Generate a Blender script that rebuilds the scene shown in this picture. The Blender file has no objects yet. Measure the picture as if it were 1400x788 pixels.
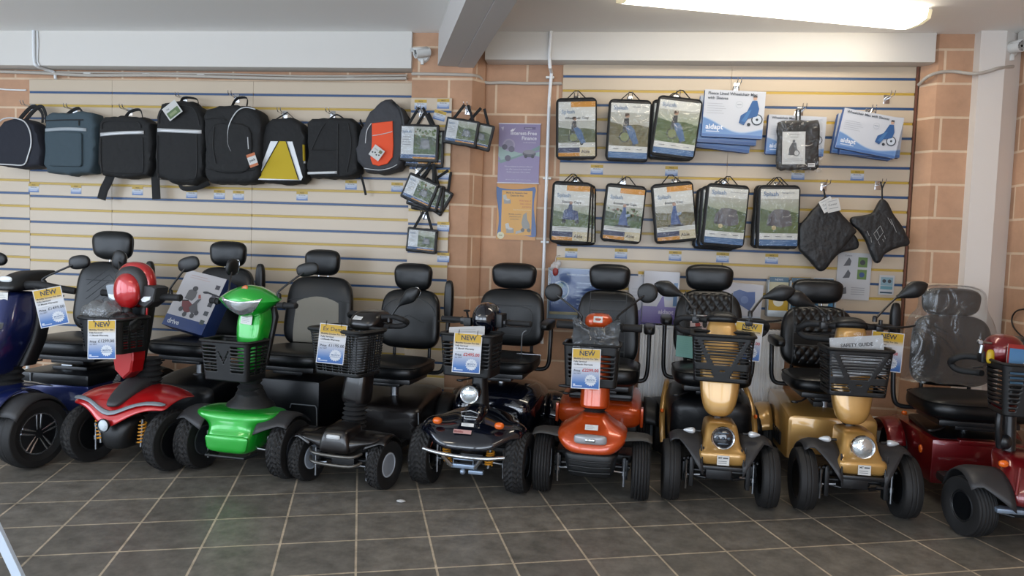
import bpy, bmesh, math, random
from mathutils import Vector, Matrix
random.seed(7)
PI = math.pi
C = bpy.context.scene.collection

# ---------------------------------------------------------------- camera model (used for the camera itself and to find where wall goods hang)
F_PX, PITCH, ROLL, CAM_H, YAW = 1000.5, .05841, .03343, 1.372, .10664
def _axes():
    cp, sp = math.cos(PITCH), math.sin(PITCH); c, s = math.cos(ROLL), math.sin(ROLL)
    R = Matrix.Rotation(YAW, 3, 'Z')
    return R @ Vector((c, s*sp, s*cp)), R @ Vector((-s, c*sp, c*cp)), R @ Vector((0, cp, -sp))
AX_R, AX_U, AX_F = _axes()
def at(px, py, Y):
    """the point of the plane y = Y seen at a pixel of the photograph"""
    v = AX_F + AX_R*((px-700)/F_PX) + AX_U*((394-py)/F_PX)
    t = Y/v.y
    return Vector((v.x*t, Y, CAM_H+v.z*t))

# ---------------------------------------------------------------- colours and materials
def srgb(h):
    h = h.lstrip('#'); o = []
    for i in (0, 2, 4):
        c = int(h[i:i+2], 16)/255
        o.append(c/12.92 if c <= .04045 else ((c+.055)/1.055)**2.4)
    return tuple(o)
_m = {}
def mat(name, col='#808080', rough=.5, metal=0, coat=0, bump=0, bscale=200, spec=.5, var=0, vscale=6, emit=None, estr=0, flake=0, bdist=.002):
    if name in _m: return _m[name]
    m = bpy.data.materials.new(name); m.use_nodes = True
    nt = m.node_tree; b = nt.nodes['Principled BSDF']
    c = srgb(col)
    b.inputs['Base Color'].default_value = (*c, 1)
    b.inputs['Roughness'].default_value = rough
    b.inputs['Metallic'].default_value = metal
    b.inputs['Specular IOR Level'].default_value = spec
    if coat:
        b.inputs['Coat Weight'].default_value = coat; b.inputs['Coat Roughness'].default_value = .06
    tc = nt.nodes.new('ShaderNodeTexCoord')
    if bump:
        n = nt.nodes.new('ShaderNodeTexNoise'); n.inputs['Scale'].default_value = bscale; n.inputs['Detail'].default_value = 2
        bp = nt.nodes.new('ShaderNodeBump'); bp.inputs['Strength'].default_value = bump; bp.inputs['Distance'].default_value = bdist
        nt.links.new(tc.outputs['Object'], n.inputs['Vector']); nt.links.new(n.outputs['Fac'], bp.inputs['Height']); nt.links.new(bp.outputs['Normal'], b.inputs['Normal'])
    if var or flake:
        n = nt.nodes.new('ShaderNodeTexNoise'); n.inputs['Scale'].default_value = vscale if not flake else 900; n.inputs['Detail'].default_value = 4
        mx = nt.nodes.new('ShaderNodeMix'); mx.data_type = 'RGBA'
        v = var or flake
        mx.inputs[6].default_value = (*[x*(1-v) for x in c], 1); mx.inputs[7].default_value = (*[min(1, x*(1+v)) for x in c], 1)
        nt.links.new(tc.outputs['Object'], n.inputs['Vector']); nt.links.new(n.outputs['Fac'], mx.inputs[0]); nt.links.new(mx.outputs[2], b.inputs['Base Color'])
    if emit:
        b.inputs['Emission Color'].default_value = (*srgb(emit), 1); b.inputs['Emission Strength'].default_value = estr
    _m[name] = m; return m
def vcol_mat(name, rough, coat=0, bump=0, bscale=60):
    if name in _m: return _m[name]
    m = mat(name, '#ffffff', rough, coat=coat, bump=bump, bscale=bscale)
    a = m.node_tree.nodes.new('ShaderNodeVertexColor'); a.layer_name = 'Col'
    m.node_tree.links.new(a.outputs['Color'], m.node_tree.nodes['Principled BSDF'].inputs['Base Color'])
    return m
def clear_mat(name, tint='#ffffff', gloss=.14, rough=.12, bump=.6, bscale=18, milky=0):
    if name in _m: return _m[name]
    m = bpy.data.materials.new(name); m.use_nodes = True; nt = m.node_tree; nt.nodes.clear()
    o = nt.nodes.new('ShaderNodeOutputMaterial'); tr = nt.nodes.new('ShaderNodeBsdfTransparent'); gl = nt.nodes.new('ShaderNodeBsdfGlossy')
    tr.inputs['Color'].default_value = (*srgb(tint), 1); gl.inputs['Roughness'].default_value = rough
    mx = nt.nodes.new('ShaderNodeMixShader'); lw = nt.nodes.new('ShaderNodeLayerWeight'); lw.inputs['Blend'].default_value = .35
    mt = nt.nodes.new('ShaderNodeMath'); mt.operation = 'MULTIPLY_ADD'; mt.inputs[1].default_value = .22; mt.inputs[2].default_value = gloss
    tc = nt.nodes.new('ShaderNodeTexCoord'); n = nt.nodes.new('ShaderNodeTexNoise'); n.inputs['Scale'].default_value = bscale; n.inputs['Detail'].default_value = 3; n.inputs['Distortion'].default_value = 1.2
    bp = nt.nodes.new('ShaderNodeBump'); bp.inputs['Strength'].default_value = bump; bp.inputs['Distance'].default_value = .03
    L = nt.links.new
    L(tc.outputs['Object'], n.inputs['Vector']); L(n.outputs['Fac'], bp.inputs['Height']); L(bp.outputs['Normal'], gl.inputs['Normal']); L(bp.outputs['Normal'], lw.inputs['Normal'])
    L(lw.outputs['Facing'], mt.inputs[0]); L(mt.outputs[0], mx.inputs[0]); L(tr.outputs[0], mx.inputs[1]); L(gl.outputs[0], mx.inputs[2])
    last = mx
    if milky:
        df = nt.nodes.new('ShaderNodeBsdfDiffuse'); df.inputs['Color'].default_value = (.75, .78, .8, 1)
        m2 = nt.nodes.new('ShaderNodeMixShader'); m2.inputs[0].default_value = milky
        L(mx.outputs[0], m2.inputs[1]); L(df.outputs[0], m2.inputs[2]); last = m2
    L(last.outputs[0], o.inputs['Surface'])
    _m[name] = m; return m

# ---------------------------------------------------------------- mesh builder
def rx(a): return Matrix.Rotation(a, 4, 'X')
def ry(a): return Matrix.Rotation(a, 4, 'Y')
def rz(a): return Matrix.Rotation(a, 4, 'Z')
def tr(x, y, z): return Matrix.Translation((x, y, z))
INK = .78      # printed paper is never fully white
class MB:
    def __init__(s): s.v = []; s.f = []; s.mi = []; s.sm = []; s.c = []; s.x = Matrix.Identity(4)
    def add(s, vs, fs, mi=0, smooth=True, col=None):
        o = len(s.v); X = s.x
        s.v += [tuple(X @ Vector(v)) for v in vs]
        for k, f in enumerate(fs):
            s.f.append(tuple(o+i for i in f)); s.mi.append(mi); s.sm.append(smooth); s.c.append(col)
        return s
    def box(s, x0, x1, y0, y1, z0, z1, mi=0, col=None):
        return s.add([(x0,y0,z0),(x1,y0,z0),(x1,y1,z0),(x0,y1,z0),(x0,y0,z1),(x1,y0,z1),(x1,y1,z1),(x0,y1,z1)],
                     [(0,3,2,1),(4,5,6,7),(0,1,5,4),(1,2,6,5),(2,3,7,6),(3,0,4,7)], mi, False, col)
    def rings(s, R, mi=0, cap0=True, cap1=True, closed=True, smooth=True):
        n = len(R[0]); vs = [p for r in R for p in r]; fs = []
        m = n if closed else n-1
        for i in range(len(R)-1):
            for j in range(m):
                k = (j+1) % n; fs.append((i*n+j, i*n+k, (i+1)*n+k, (i+1)*n+j))
        if cap0: fs.append(tuple(range(n-1, -1, -1)))
        if cap1: fs.append(tuple((len(R)-1)*n+j for j in range(n)))
        return s.add(vs, fs, mi, smooth)
    def zl(s, secs, mi=0, N=40):
        """stack of superellipse plan outlines (z, xc, yfront, yback, halfwidth, exponent)"""
        R = []
        for z, xc, yf, yb, hw, n in secs:
            yc, hy = (yf+yb)/2, (yb-yf)/2
            R.append([(xc+hw*sg(math.cos(t), 2/n), yc+hy*sg(math.sin(t), 2/n), z) for t in [2*PI*i/N for i in range(N)]])
        return s.rings(R, mi)
    def yl(s, secs, mi=0, N=40):
        """outlines stacked along y (y, xc, zlow, zhigh, halfwidth, exponent)"""
        R = []
        for y, xc, z0, z1, hw, n in secs:
            zc, hz = (z0+z1)/2, (z1-z0)/2
            R.append([(xc+hw*sg(math.cos(t), 2/n), y, zc+hz*sg(math.sin(t), 2/n)) for t in [-2*PI*i/N for i in range(N)]])
        return s.rings(R, mi)
    def sell(s, c, a, n=4, m=3, axis='y', mi=0, N=40, M=14, taper=0, bulge=0):
        """soft superellipsoid: outline exponent n, edge roundness m"""
        R = []
        for k in range(M+1):
            p = -PI/2+PI*k/M
            sc = max(.002, math.cos(p))**(2/m); t = sg(math.sin(p), 2/m)
            ring = []
            for i in range(N):
                q = 2*PI*i/N
                u, w = sc*sg(math.cos(q), 2/n), sc*sg(math.sin(q), 2/n)
                if axis == 'y': P = [u, t, w]
                elif axis == 'x': P = [t, w, u]
                else: P = [u, w, t]
                P[0] *= 1+taper*P[2]
                ring.append((c[0]+a[0]*P[0], c[1]+a[1]*P[1]+bulge*P[0]**2, c[2]+a[2]*P[2]))
            R.append(ring if axis != 'y' else ring[::-1])
        return s.rings(R, mi)
    def lathe(s, prof, c=(0,0,0), axis='z', N=32, mi=0, closed=False):
        """prof: (radius, height) pairs turned about an axis through c"""
        R = []
        for r, h in prof:
            ring = []
            for i in range(N):
                t = 2*PI*i/N; a, b = r*math.cos(t), r*math.sin(t)
                P = (a, b, h) if axis == 'z' else ((h, a, b) if axis == 'x' else (b, h, a))
                ring.append((c[0]+P[0], c[1]+P[1], c[2]+P[2]))
            R.append(ring)
        if closed: R.append(R[0])
        return s.rings(R, mi, cap0=not closed and prof[0][0] > 1e-5, cap1=not closed and prof[-1][0] > 1e-5)
    def cyl(s, p, q, r, r2=None, N=14, mi=0): return s.tube([p, q], r, N=N, mi=mi, r2=r2)
    def tube(s, pts, r, N=10, mi=0, r2=None, closed=False, flat=1.0, thin=1.0):
        P = [Vector(p) for p in pts]; n = len(P); R = []
        up = None
        for i in range(n):
            if closed: d = P[(i+1) % n]-P[i-1]
            else: d = P[min(i+1, n-1)]-P[max(i-1, 0)]
            d.normalize()
            if up is None:
                up = Vector((0, 0, 1)) if abs(d.z) < .9 else Vector((1, 0, 0))
            a = d.cross(up)
            if a.length < 1e-4: a = d.orthogonal()
            a.normalize(); up = a.cross(d)
            rr = r if r2 is None else r+(r2-r)*i/(n-1)
            if isinstance(r, (list, tuple)): rr = r[i]
            R.append([tuple(P[i]+a*rr*thin*math.cos(2*PI*k/N)+up*rr*flat*math.sin(2*PI*k/N)) for k in range(N)])
        if closed: R.append(R[0])
        return s.rings(R, mi, cap0=not closed, cap1=not closed)
    def grid(s, rows, mi=0, smooth=True, closed=False):
        n = len(rows[0]); vs = [p for r in rows for p in r]; fs = []
        for i in range(len(rows)-1):
            for j in range(n if closed else n-1):
                k = (j+1) % n; fs.append((i*n+j, i*n+k, (i+1)*n+k, (i+1)*n+j))
        return s.add(vs, fs, mi, smooth)
    def prism(s, pts, y0, y1, mi=0, axis='y', smooth=False, bev=0):
        """polygon in the x,z plane (axis y) or y,z plane (axis x) or x,y plane (axis z) with thickness"""
        def P(a, b, h): return (a, h, b) if axis == 'y' else ((h, a, b) if axis == 'x' else (a, b, h))
        if bev:
            cx = sum(p[0] for p in pts)/len(pts); cy = sum(p[1] for p in pts)/len(pts)
            def shr(k):
                o = []
                for a, b in pts:
                    L = math.hypot(a-cx, b-cy) or 1; o.append((a-(a-cx)/L*k, b-(b-cy)/L*k))
                return o
            sgn = 1 if y1 > y0 else -1
            return s.rings([[P(a, b, y0) for a, b in shr(bev)], [P(a, b, y0+sgn*bev) for a, b in pts], [P(a, b, y1-sgn*bev) for a, b in pts], [P(a, b, y1) for a, b in shr(bev)]], mi, smooth=smooth)
        return s.rings([[P(a, b, y0) for a, b in pts], [P(a, b, y1) for a, b in pts]], mi, smooth=smooth)
    def rbox(s, x0, x1, y0, y1, z0, z1, r=.01, mi=0):
        """box with rounded edges"""
        bm = bmesh.new(); bmesh.ops.create_cube(bm, size=1)
        for v in bm.verts: v.co = Vector(((x0+x1)/2+v.co.x*(x1-x0), (y0+y1)/2+v.co.y*(y1-y0), (z0+z1)/2+v.co.z*(z1-z0)))
        bmesh.ops.bevel(bm, geom=list(bm.edges), offset=min(r, .49*min(abs(x1-x0), abs(y1-y0), abs(z1-z0))), segments=2, profile=.6, affect='EDGES')
        bm.verts.index_update()
        s.add([tuple(v.co) for v in bm.verts], [tuple(v.index for v in f.verts) for f in bm.faces], mi, True); bm.free(); return s
    def build(s, name, mats, parent=None, sub=0, solid=0, label=None, sharp=38, smooth_all=None, bevel=0):
        me = bpy.data.meshes.new(name); me.from_pydata(s.v, [], s.f); me.update()
        fix = not any(c is not None for c in s.c)
        if not isinstance(mats, (list, tuple)): mats = [mats]
        for m in mats: me.materials.append(m)
        me.polygons.foreach_set('material_index', s.mi); me.polygons.foreach_set('use_smooth', s.sm)
        if any(c is not None for c in s.c):
            at_ = me.color_attributes.new('Col', 'FLOAT_COLOR', 'CORNER'); d = []
            for p, c in zip(me.polygons, s.c):
                c = c or (1, 1, 1)
                if isinstance(c[0], (tuple, list)):
                    for k in range(p.loop_total): d += [*[q*INK for q in c[k % len(c)]], 1]
                else: d += [*[q*INK for q in c], 1]*p.loop_total
            at_.data.foreach_set('color', d)
        if fix:
            bm = bmesh.new(); bm.from_mesh(me); bmesh.ops.recalc_face_normals(bm, faces=bm.faces); bm.to_mesh(me); bm.free()
        if sharp and any(s.sm): me.set_sharp_from_angle(angle=math.radians(sharp))
        o = bpy.data.objects.new(name, me); C.objects.link(o)
        if parent: o.parent = parent
        if solid:
            m = o.modifiers.new('thickness', 'SOLIDIFY'); m.thickness = solid; m.offset = 0
        if sub:
            m = o.modifiers.new('smooth', 'SUBSURF'); m.levels = sub; m.render_levels = sub
        if label: o['label'] = label
        return o
def sg(x, e): return math.copysign(abs(x)**e, x)
def tag(o, label=None, cat=None, group=None, kind=None):
    if label: o['label'] = label
    if cat: o['category'] = cat
    if group: o['group'] = group
    if kind: o['kind'] = kind
    return o
def empty(name, loc, rot=(0, 0, 0)):
    o = bpy.data.objects.new(name, None); C.objects.link(o); o.location = loc; o.rotation_euler = rot; o.empty_display_size = .05
    return o
def copy_tree(o, parent=None):
    c = o.copy(); C.objects.link(c); c.parent = parent
    for ch in list(o.children): copy_tree(ch, c)
    return c
def struct(mb, name, mats, **k):
    o = mb.build(name, mats, **k); o['kind'] = 'structure'; return o
def arc(cx, cy, r, a0, a1, n, ry_=None):
    ry_ = ry_ or r
    return [(cx+r*math.cos(a0+(a1-a0)*i/n), cy+ry_*math.sin(a0+(a1-a0)*i/n)) for i in range(n+1)]
def smooth_path(pts, k=6):
    P = [Vector(p) for p in pts]; out = []
    for i in range(len(P)-1):
        a, b, c, d = P[max(i-1, 0)], P[i], P[i+1], P[min(i+2, len(P)-1)]
        for j in range(k):
            t = j/k
            out.append(tuple(.5*((2*b)+(c-a)*t+(2*a-5*b+4*c-d)*t*t+(3*b-3*c+d-a)*t**3)))
    out.append(tuple(P[-1])); return out

# ---------------------------------------------------------------- printed matter: one mesh, colours of its own per patch
_txt = {}
def text_mesh(t, bold):
    k = (t, bold)
    if k in _txt: return _txt[k]
    cu = bpy.data.curves.new('t', 'FONT'); cu.body = t; cu.size = 1; cu.resolution_u = 2; cu.offset = .022 if bold else .004
    o = bpy.data.objects.new('t', cu); C.objects.link(o)
    dg = bpy.context.evaluated_depsgraph_get(); me = bpy.data.meshes.new_from_object(o.evaluated_get(dg))
    vs = [(v.co.x, v.co.y) for v in me.vertices]; fs = [tuple(p.vertices) for p in me.polygons]
    bpy.data.objects.remove(o); bpy.data.curves.remove(cu); bpy.data.meshes.remove(me)
    w = max([v[0] for v in vs] or [0])
    _txt[k] = (vs, fs, w); return _txt[k]
class Print(MB):
    STEP = .00035
    def _y(s, lay): return -lay*s.STEP
    def sheet(s, w, h, th, col='#f2f2f0'):
        c = srgb(col); s.box(-w/2, w/2, 0, th, -h/2, h/2, col=c); return s
    def rect(s, x0, z0, x1, z1, c, lay=1, c2=None):
        a = srgb(c); b = srgb(c2) if c2 else a; y = s._y(lay)
        return s.add([(x0,y,z0),(x1,y,z0),(x1,y,z1),(x0,y,z1)], [(0,1,2,3)], 0, False, (a, a, b, b))
    def poly(s, pts, c, lay=2):
        y = s._y(lay); n = len(pts)
        A = sum(pts[i][0]*pts[(i+1) % n][1]-pts[(i+1) % n][0]*pts[i][1] for i in range(n))
        if A < 0: pts = pts[::-1]
        return s.add([(a, y, b) for a, b in pts], [tuple(range(n))], 0, False, srgb(c))
    def ell(s, cx, cz, r, c, lay=2, rz_=None, n=20):
        return s.poly([(cx+r*math.cos(2*PI*i/n), cz+(rz_ or r)*math.sin(2*PI*i/n)) for i in range(n)], c, lay)
    def text(s, t, x, z, size, c='#202020', lay=5, align='l', bold=False, rot=0, fit=None, xs=1):
        vs, fs, w = text_mesh(t, bold); k = size
        if fit: k = min(size, fit/max(w, 1e-6)) if xs == 1 else size; xs = xs if xs != 1 else 1
        if fit and k < size: z += (size-k)*.3
        ox = 0 if align == 'l' else (-w*k*xs/2 if align == 'c' else -w*k*xs)
        ca, sa = math.cos(rot), math.sin(rot); y = s._y(lay)
        P = []
        for a, b in vs:
            u, v = ox+a*k*xs, b*k; P.append((x+u*ca-v*sa, y, z+u*sa+v*ca))
        return s.add(P, fs, 0, False, srgb(c))
    def burst(s, cx, cz, r, c, lay=3, n=16):
        return s.poly([(cx+r*(1 if i % 2 else .82)*math.cos(PI*i/n), cz+r*(1 if i % 2 else .82)*math.sin(PI*i/n)) for i in range(2*n)], c, lay)
def paper(): return vcol_mat('printed_card', .45)
# ---------------------------------------------------------------- camera
def make_camera():
    cd = bpy.data.cameras.new('camera'); cd.sensor_width = 36; cd.lens = F_PX/1400*36; cd.clip_start = .05; cd.clip_end = 200
    o = bpy.data.objects.new('camera', cd); C.objects.link(o)
    M = Matrix((AX_R, AX_U, -AX_F)).transposed().to_4x4(); M.translation = (0, 0, CAM_H)
    o.matrix_world = M; bpy.context.scene.camera = o
make_camera()

# ---------------------------------------------------------------- setting materials
def brick_nodes(name, w, h, mortar, c1, c2, cm, loc=(0,0), rot=0, square=False, rough=.85, axis_xz=True, bump=.4, mott=.12, mscale=5):
    m = bpy.data.materials.new(name); m.use_nodes = True; nt = m.node_tree; b = nt.nodes['Principled BSDF']; L = nt.links.new; N = nt.nodes.new
    tc = N('ShaderNodeTexCoord'); br = N('ShaderNodeTexBrick'); br.offset = 0 if square else .5; br.squash = 1
    br.inputs['Scale'].default_value = 1; br.inputs['Brick Width'].default_value = w; br.inputs['Row Height'].default_value = h
    br.inputs['Mortar Size'].default_value = mortar; br.inputs['Mortar Smooth'].default_value = .15; br.inputs['Bias'].default_value = 0
    br.inputs['Color1'].default_value = (*srgb(c1), 1); br.inputs['Color2'].default_value = (*srgb(c2), 1); br.inputs['Mortar'].default_value = (*srgb(cm), 1)
    mp = N('ShaderNodeMapping'); mp.vector_type = 'TEXTURE'; mp.inputs['Location'].default_value = (loc[0], loc[1], 0); mp.inputs['Rotation'].default_value = (0, 0, rot)
    if axis_xz:
        sp = N('ShaderNodeSeparateXYZ'); ad = N('ShaderNodeMath'); cb = N('ShaderNodeCombineXYZ')
        L(tc.outputs['Object'], sp.inputs[0]); L(sp.outputs[0], ad.inputs[0]); L(sp.outputs[1], ad.inputs[1]); L(ad.outputs[0], cb.inputs[0]); L(sp.outputs[2], cb.inputs[1]); L(cb.outputs[0], mp.inputs['Vector'])
    else: L(tc.outputs['Object'], mp.inputs['Vector'])
    L(mp.outputs[0], br.inputs['Vector'])
    n = N('ShaderNodeTexNoise'); n.inputs['Scale'].default_value = mscale; n.inputs['Detail'].default_value = 8; n.inputs['Roughness'].default_value = .7
    L(tc.outputs['Object'], n.inputs['Vector'])
    mr = N('ShaderNodeMapRange'); mr.inputs[1].default_value = .3; mr.inputs[2].default_value = .7; mr.inputs[3].default_value = 1-mott; mr.inputs[4].default_value = 1+mott; L(n.outputs['Fac'], mr.inputs[0])
    ml = N('ShaderNodeVectorMath'); ml.operation = 'SCALE'; L(br.outputs['Color'], ml.inputs[0]); L(mr.outputs[0], ml.inputs['Scale']); L(ml.outputs[0], b.inputs['Base Color'])
    b.inputs['Roughness'].default_value = rough
    n2 = N('ShaderNodeTexNoise'); n2.inputs['Scale'].default_value = 90; n2.inputs['Detail'].default_value = 3; L(tc.outputs['Object'], n2.inputs['Vector'])
    sb = N('ShaderNodeMath'); sb.operation = 'MULTIPLY_ADD'; sb.inputs[1].default_value = .25; L(n2.outputs['Fac'], sb.inputs[0])
    iv = N('ShaderNodeMath'); iv.operation = 'SUBTRACT'; iv.inputs[0].default_value = 1; L(br.outputs['Fac'], iv.inputs[1]); L(iv.outputs[0], sb.inputs[2])
    bp = N('ShaderNodeBump'); bp.inputs['Strength'].default_value = bump; bp.inputs['Distance'].default_value = .004; L(sb.outputs[0], bp.inputs['Height']); L(bp.outputs[0], b.inputs['Normal'])
    return m
BRICK = brick_nodes('pink_concrete_block', .444, .222, .0085, '#bb9376', '#ab8569', '#cdb499', loc=(5.32-.066, .095), mscale=3, mott=.16)
_o = Matrix.Rotation(YAW, 2) @ Vector((-.67448, 3.27525))
TILE = brick_nodes('grey_floor_tile', 1/3, 1/3, .0052, '#706c65', '#63605a', '#b3a590', loc=(_o.x, _o.y), rot=.3123, square=True, rough=.38, axis_xz=False, bump=.12, mott=.42, mscale=9)
PLASTER = mat('white_wall_paint', '#d3d0ca', .7, bump=.15, bscale=60)
CEIL = mat('white_ceiling_paint', '#f2f0ec', .8, bump=.2, bscale=80)
CREAM = mat('cream_laminate', '#c2b29c', .32, var=.03, vscale=3)
S_BLUE = mat('blue_slat_insert', '#294a74', .4); S_YEL = mat('yellow_slat_insert', '#b8993c', .4)
WHITE_MET = mat('white_enamel', '#e3e6e8', .35); WHITE_PL = mat('white_plastic', '#d8d8d4', .45)
GREY_CABLE = mat('grey_cable_sheath', '#b3aca2', .6)

# ---------------------------------------------------------------- room shell
XL, XR, YB, YF = -6.6, 2.75, 5.32, -2.6
struct(MB().box(XL-.2, XR+.2, YF-.2, YB+.2, -.12, 0), 'floor', TILE)
struct(MB().box(XL-.2, XR+.2, YF-.2, YB+.2, 2.86, 3.0), 'ceiling', CEIL)
struct(MB().box(XL-.2, XR+.2, YB, YB+.2, 0, 2.86), 'wall_back', BRICK)
struct(MB().box(XR, XR+.2, YF-.2, YB, 0, 2.86), 'wall_right', BRICK)
# shop front behind the camera and glazed left side: low wall, piers and frames
def glazed(name, horiz, c, a0, a1, piers, sill, head, win):
    def bx(mb, u0, u1, z0, z1, t0=0, t1=.2):
        s = -1
        if horiz: mb.box(u0, u1, c-t1, c-t0, z0, z1)
        else: mb.box(c-t1, c-t0, u0, u1, z0, z1)
    w = MB(); bx(w, a0, a1, 0, sill); bx(w, a0, a1, head, 2.86)
    for p0, p1 in piers: bx(w, p0, p1, sill, head)
    struct(w, name, PLASTER)
    ed = [a0]+[e for p in piers for e in p]+[a1]
    for i in range(0, len(ed), 2):
        u0, u1 = ed[i], ed[i+1]
        if u1-u0 < .3: continue
        fr = MB(); k = max(1, round((u1-u0)/1.3))
        for j in range(k+1):
            u = u0+(u1-u0)*j/k; bx(fr, max(u0, u-.03), min(u1, u+.03), sill, head, .07, .13)
        bx(fr, u0, u1, sill, sill+.06, .07, .13); bx(fr, u0, u1, head-.06, head, .07, .13)
        win[0] += 1
        struct(fr, 'window_%d' % win[0], WHITE_PL)
_w = [0]
glazed('wall_front', True, YF, XL-.2, XR+.2, [(XL-.2, XL), (-2.2, -1.9), (XR, XR+.2)], .35, 2.6, _w)
glazed('wall_left', False, XL, YF, YB+.2, [(YF, YF+.1), (3.2, YB+.2)], .35, 2.6, _w)

# header beams over the slat walls
b = MB(); b.rbox(XL, -1.326, 5.17, YB, 2.603, 2.862, .006); struct(b, 'trim_1', PLASTER)
b = MB(); b.rbox(-.80, 2.2, 5.17, YB, 2.668, 2.862, .006); struct(b, 'trim_2', PLASTER)
# slanting concrete ceiling beam that lands on the pier
d = Vector((math.sin(.31), -math.cos(.31), 0)); p0 = Vector((-1.126, 5.14, 0)); p1 = Vector((-.879, 5.195, 0))
pm = p0.lerp(p1, .56)
b = MB()
def beam(a, c_, z):
    e, f = a+d*8, c_+d*8; q = a-d*.02; r_ = c_-d*.02
    b.prism([(q.x, q.y), (r_.x, r_.y), (f.x, f.y), (e.x, e.y)], z, 2.862, axis='z')
beam(p0, pm-Vector((.002, 0, 0)), 2.622); beam(pm+Vector((.002, 0, 0)), p1, 2.618)
struct(b, 'trim_3', mat('grey_beam_paint', '#c4c0bc', .75, bump=.3, bscale=40))
# brick piers
b = MB(); b.prism([(-1.326, 5.325), (-1.326, 5.2), (-.889, 5.2), (-.81, 5.29), (-.81, 5.325)], 0, 2.86, axis='z'); struct(b, 'trim_4', BRICK)
b = MB(); b.prism([(2.16, 5.325), (2.16, 5.29), (2.232, 5.2), (2.47, 5.2), (2.47, 5.325)], 0, 2.86, axis='z'); struct(b, 'trim_5', BRICK)
q1 = at(1331, 200, 5.12); q2 = at(1366, 200, 5.12)
b = MB(); b.prism([(q1.x, 5.32), (q1.x, 5.12), (q2.x, 5.12), (XR, 5.215), (XR, 5.32)], 0, 2.86, axis='z'); struct(b, 'trim_6', mat('white_column_paint', '#dcd6cf', .6, bump=.2, bscale=50))
b = MB(); b.rbox(XR-.06, XR, 1.5, 5.16, 2.80, 2.86, .01); struct(b, 'trim_7', PLASTER)
b = MB(); b.rbox(-.80, 2.15, 5.296, YB, 0, .17, .004); struct(b, 'baseboard_back', mat('skirting_blue_white', '#a9b6c0', .5))
b = MB(); b.rbox(XL, -4.37, 5.290, YB, .19, .27, .004); b.rbox(-4.62, -4.5, 5.292, YB, 0, .19, .004); struct(b, 'trim_8', mat('cream_boxing', '#c9bfae', .5))

# ---------------------------------------------------------------- slat wall panels
def slat_panel(x0, x1, z0, z1, zblue, Y, label, th=.0165):
    """zblue: height of any blue insert line; lines alternate blue and yellow every 10 cm"""
    b = MB(); b.box(x0+.002, x1-.002, Y+.006, Y+th, z0, z1, 0)
    n0 = math.floor((z0-zblue)/.1); n1 = math.ceil((z1-zblue)/.1)
    ed = []
    for k in range(n0, n1+1):
        z = zblue+k*.1
        if z0+.012 < z < z1-.012:
            ed.append(z); b.box(x0+.002, x1-.002, Y+.0025, Y+.0058, z-.008, z+.008, 1 if k % 2 == 0 else 2)
    lo = z0
    for z in ed+[None]:
        hi = z-.008 if z else z1
        e = .003
        prof = [(Y+.006, lo), (Y+e, lo), (Y, lo+e), (Y, hi-e), (Y+e, hi), (Y+.006, hi)]
        b.rings([[(x0, a, c) for a, c in prof], [(x1, a, c) for a, c in prof]], 0, smooth=False)
        lo = z+.008 if z else None
    o = b.build('slatwall', [CREAM, S_BLUE, S_YEL])
    tag(o, label, 'slatwall', 'cream slatwall boards on the back wall'); return o
slat_panel(XL+.01, -4.377, .44, 1.86, 1.651, 5.302, 'low slatwall board at the far left edge, its lines set slightly higher')
slat_panel(-4.373, at(153, 110, 5.3).x, .44, 2.53, 2.431, 5.30, 'narrow left slatwall panel behind the dark arched bag and the slate backpack')
slat_panel(at(153, 110, 5.3).x+.002, -2.562, .44, 2.53, 2.431, 5.30, 'cream slatwall panel behind the two black backpacks with white reflective strips')
slat_panel(-2.56, -1.328, .44, 2.53, 2.431, 5.30, 'cream slatwall panel behind the yellow triangle backpack and the grey and orange backpack')
slat_panel(-1.324, -1.027, .16, 2.40, 2.302, 5.178, 'narrow cream slatwall strip fixed on the brick pier with small zip bags on it')
slat_panel(-.252, at(1000, 110, 5.3).x, .885, 2.678, 2.586, 5.30, 'cream slatwall panel right of the pipe behind the black framed cape packs')
slat_panel(at(1000, 110, 5.3).x+.002, 2.137, .885, 2.678, 2.586, 5.30, 'rightmost cream slatwall panel behind the white and blue packs and the black pouches')
# raw brown edge of the right panel
b = MB(); b.box(2.138, 2.15, 5.285, 5.318, .885, 2.678); tag(b.build('edge_strip', mat('brown_edge', '#6b4433', .6)), 'thin brown edging strip down the right end of the slatwall', 'edging strip')

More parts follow.
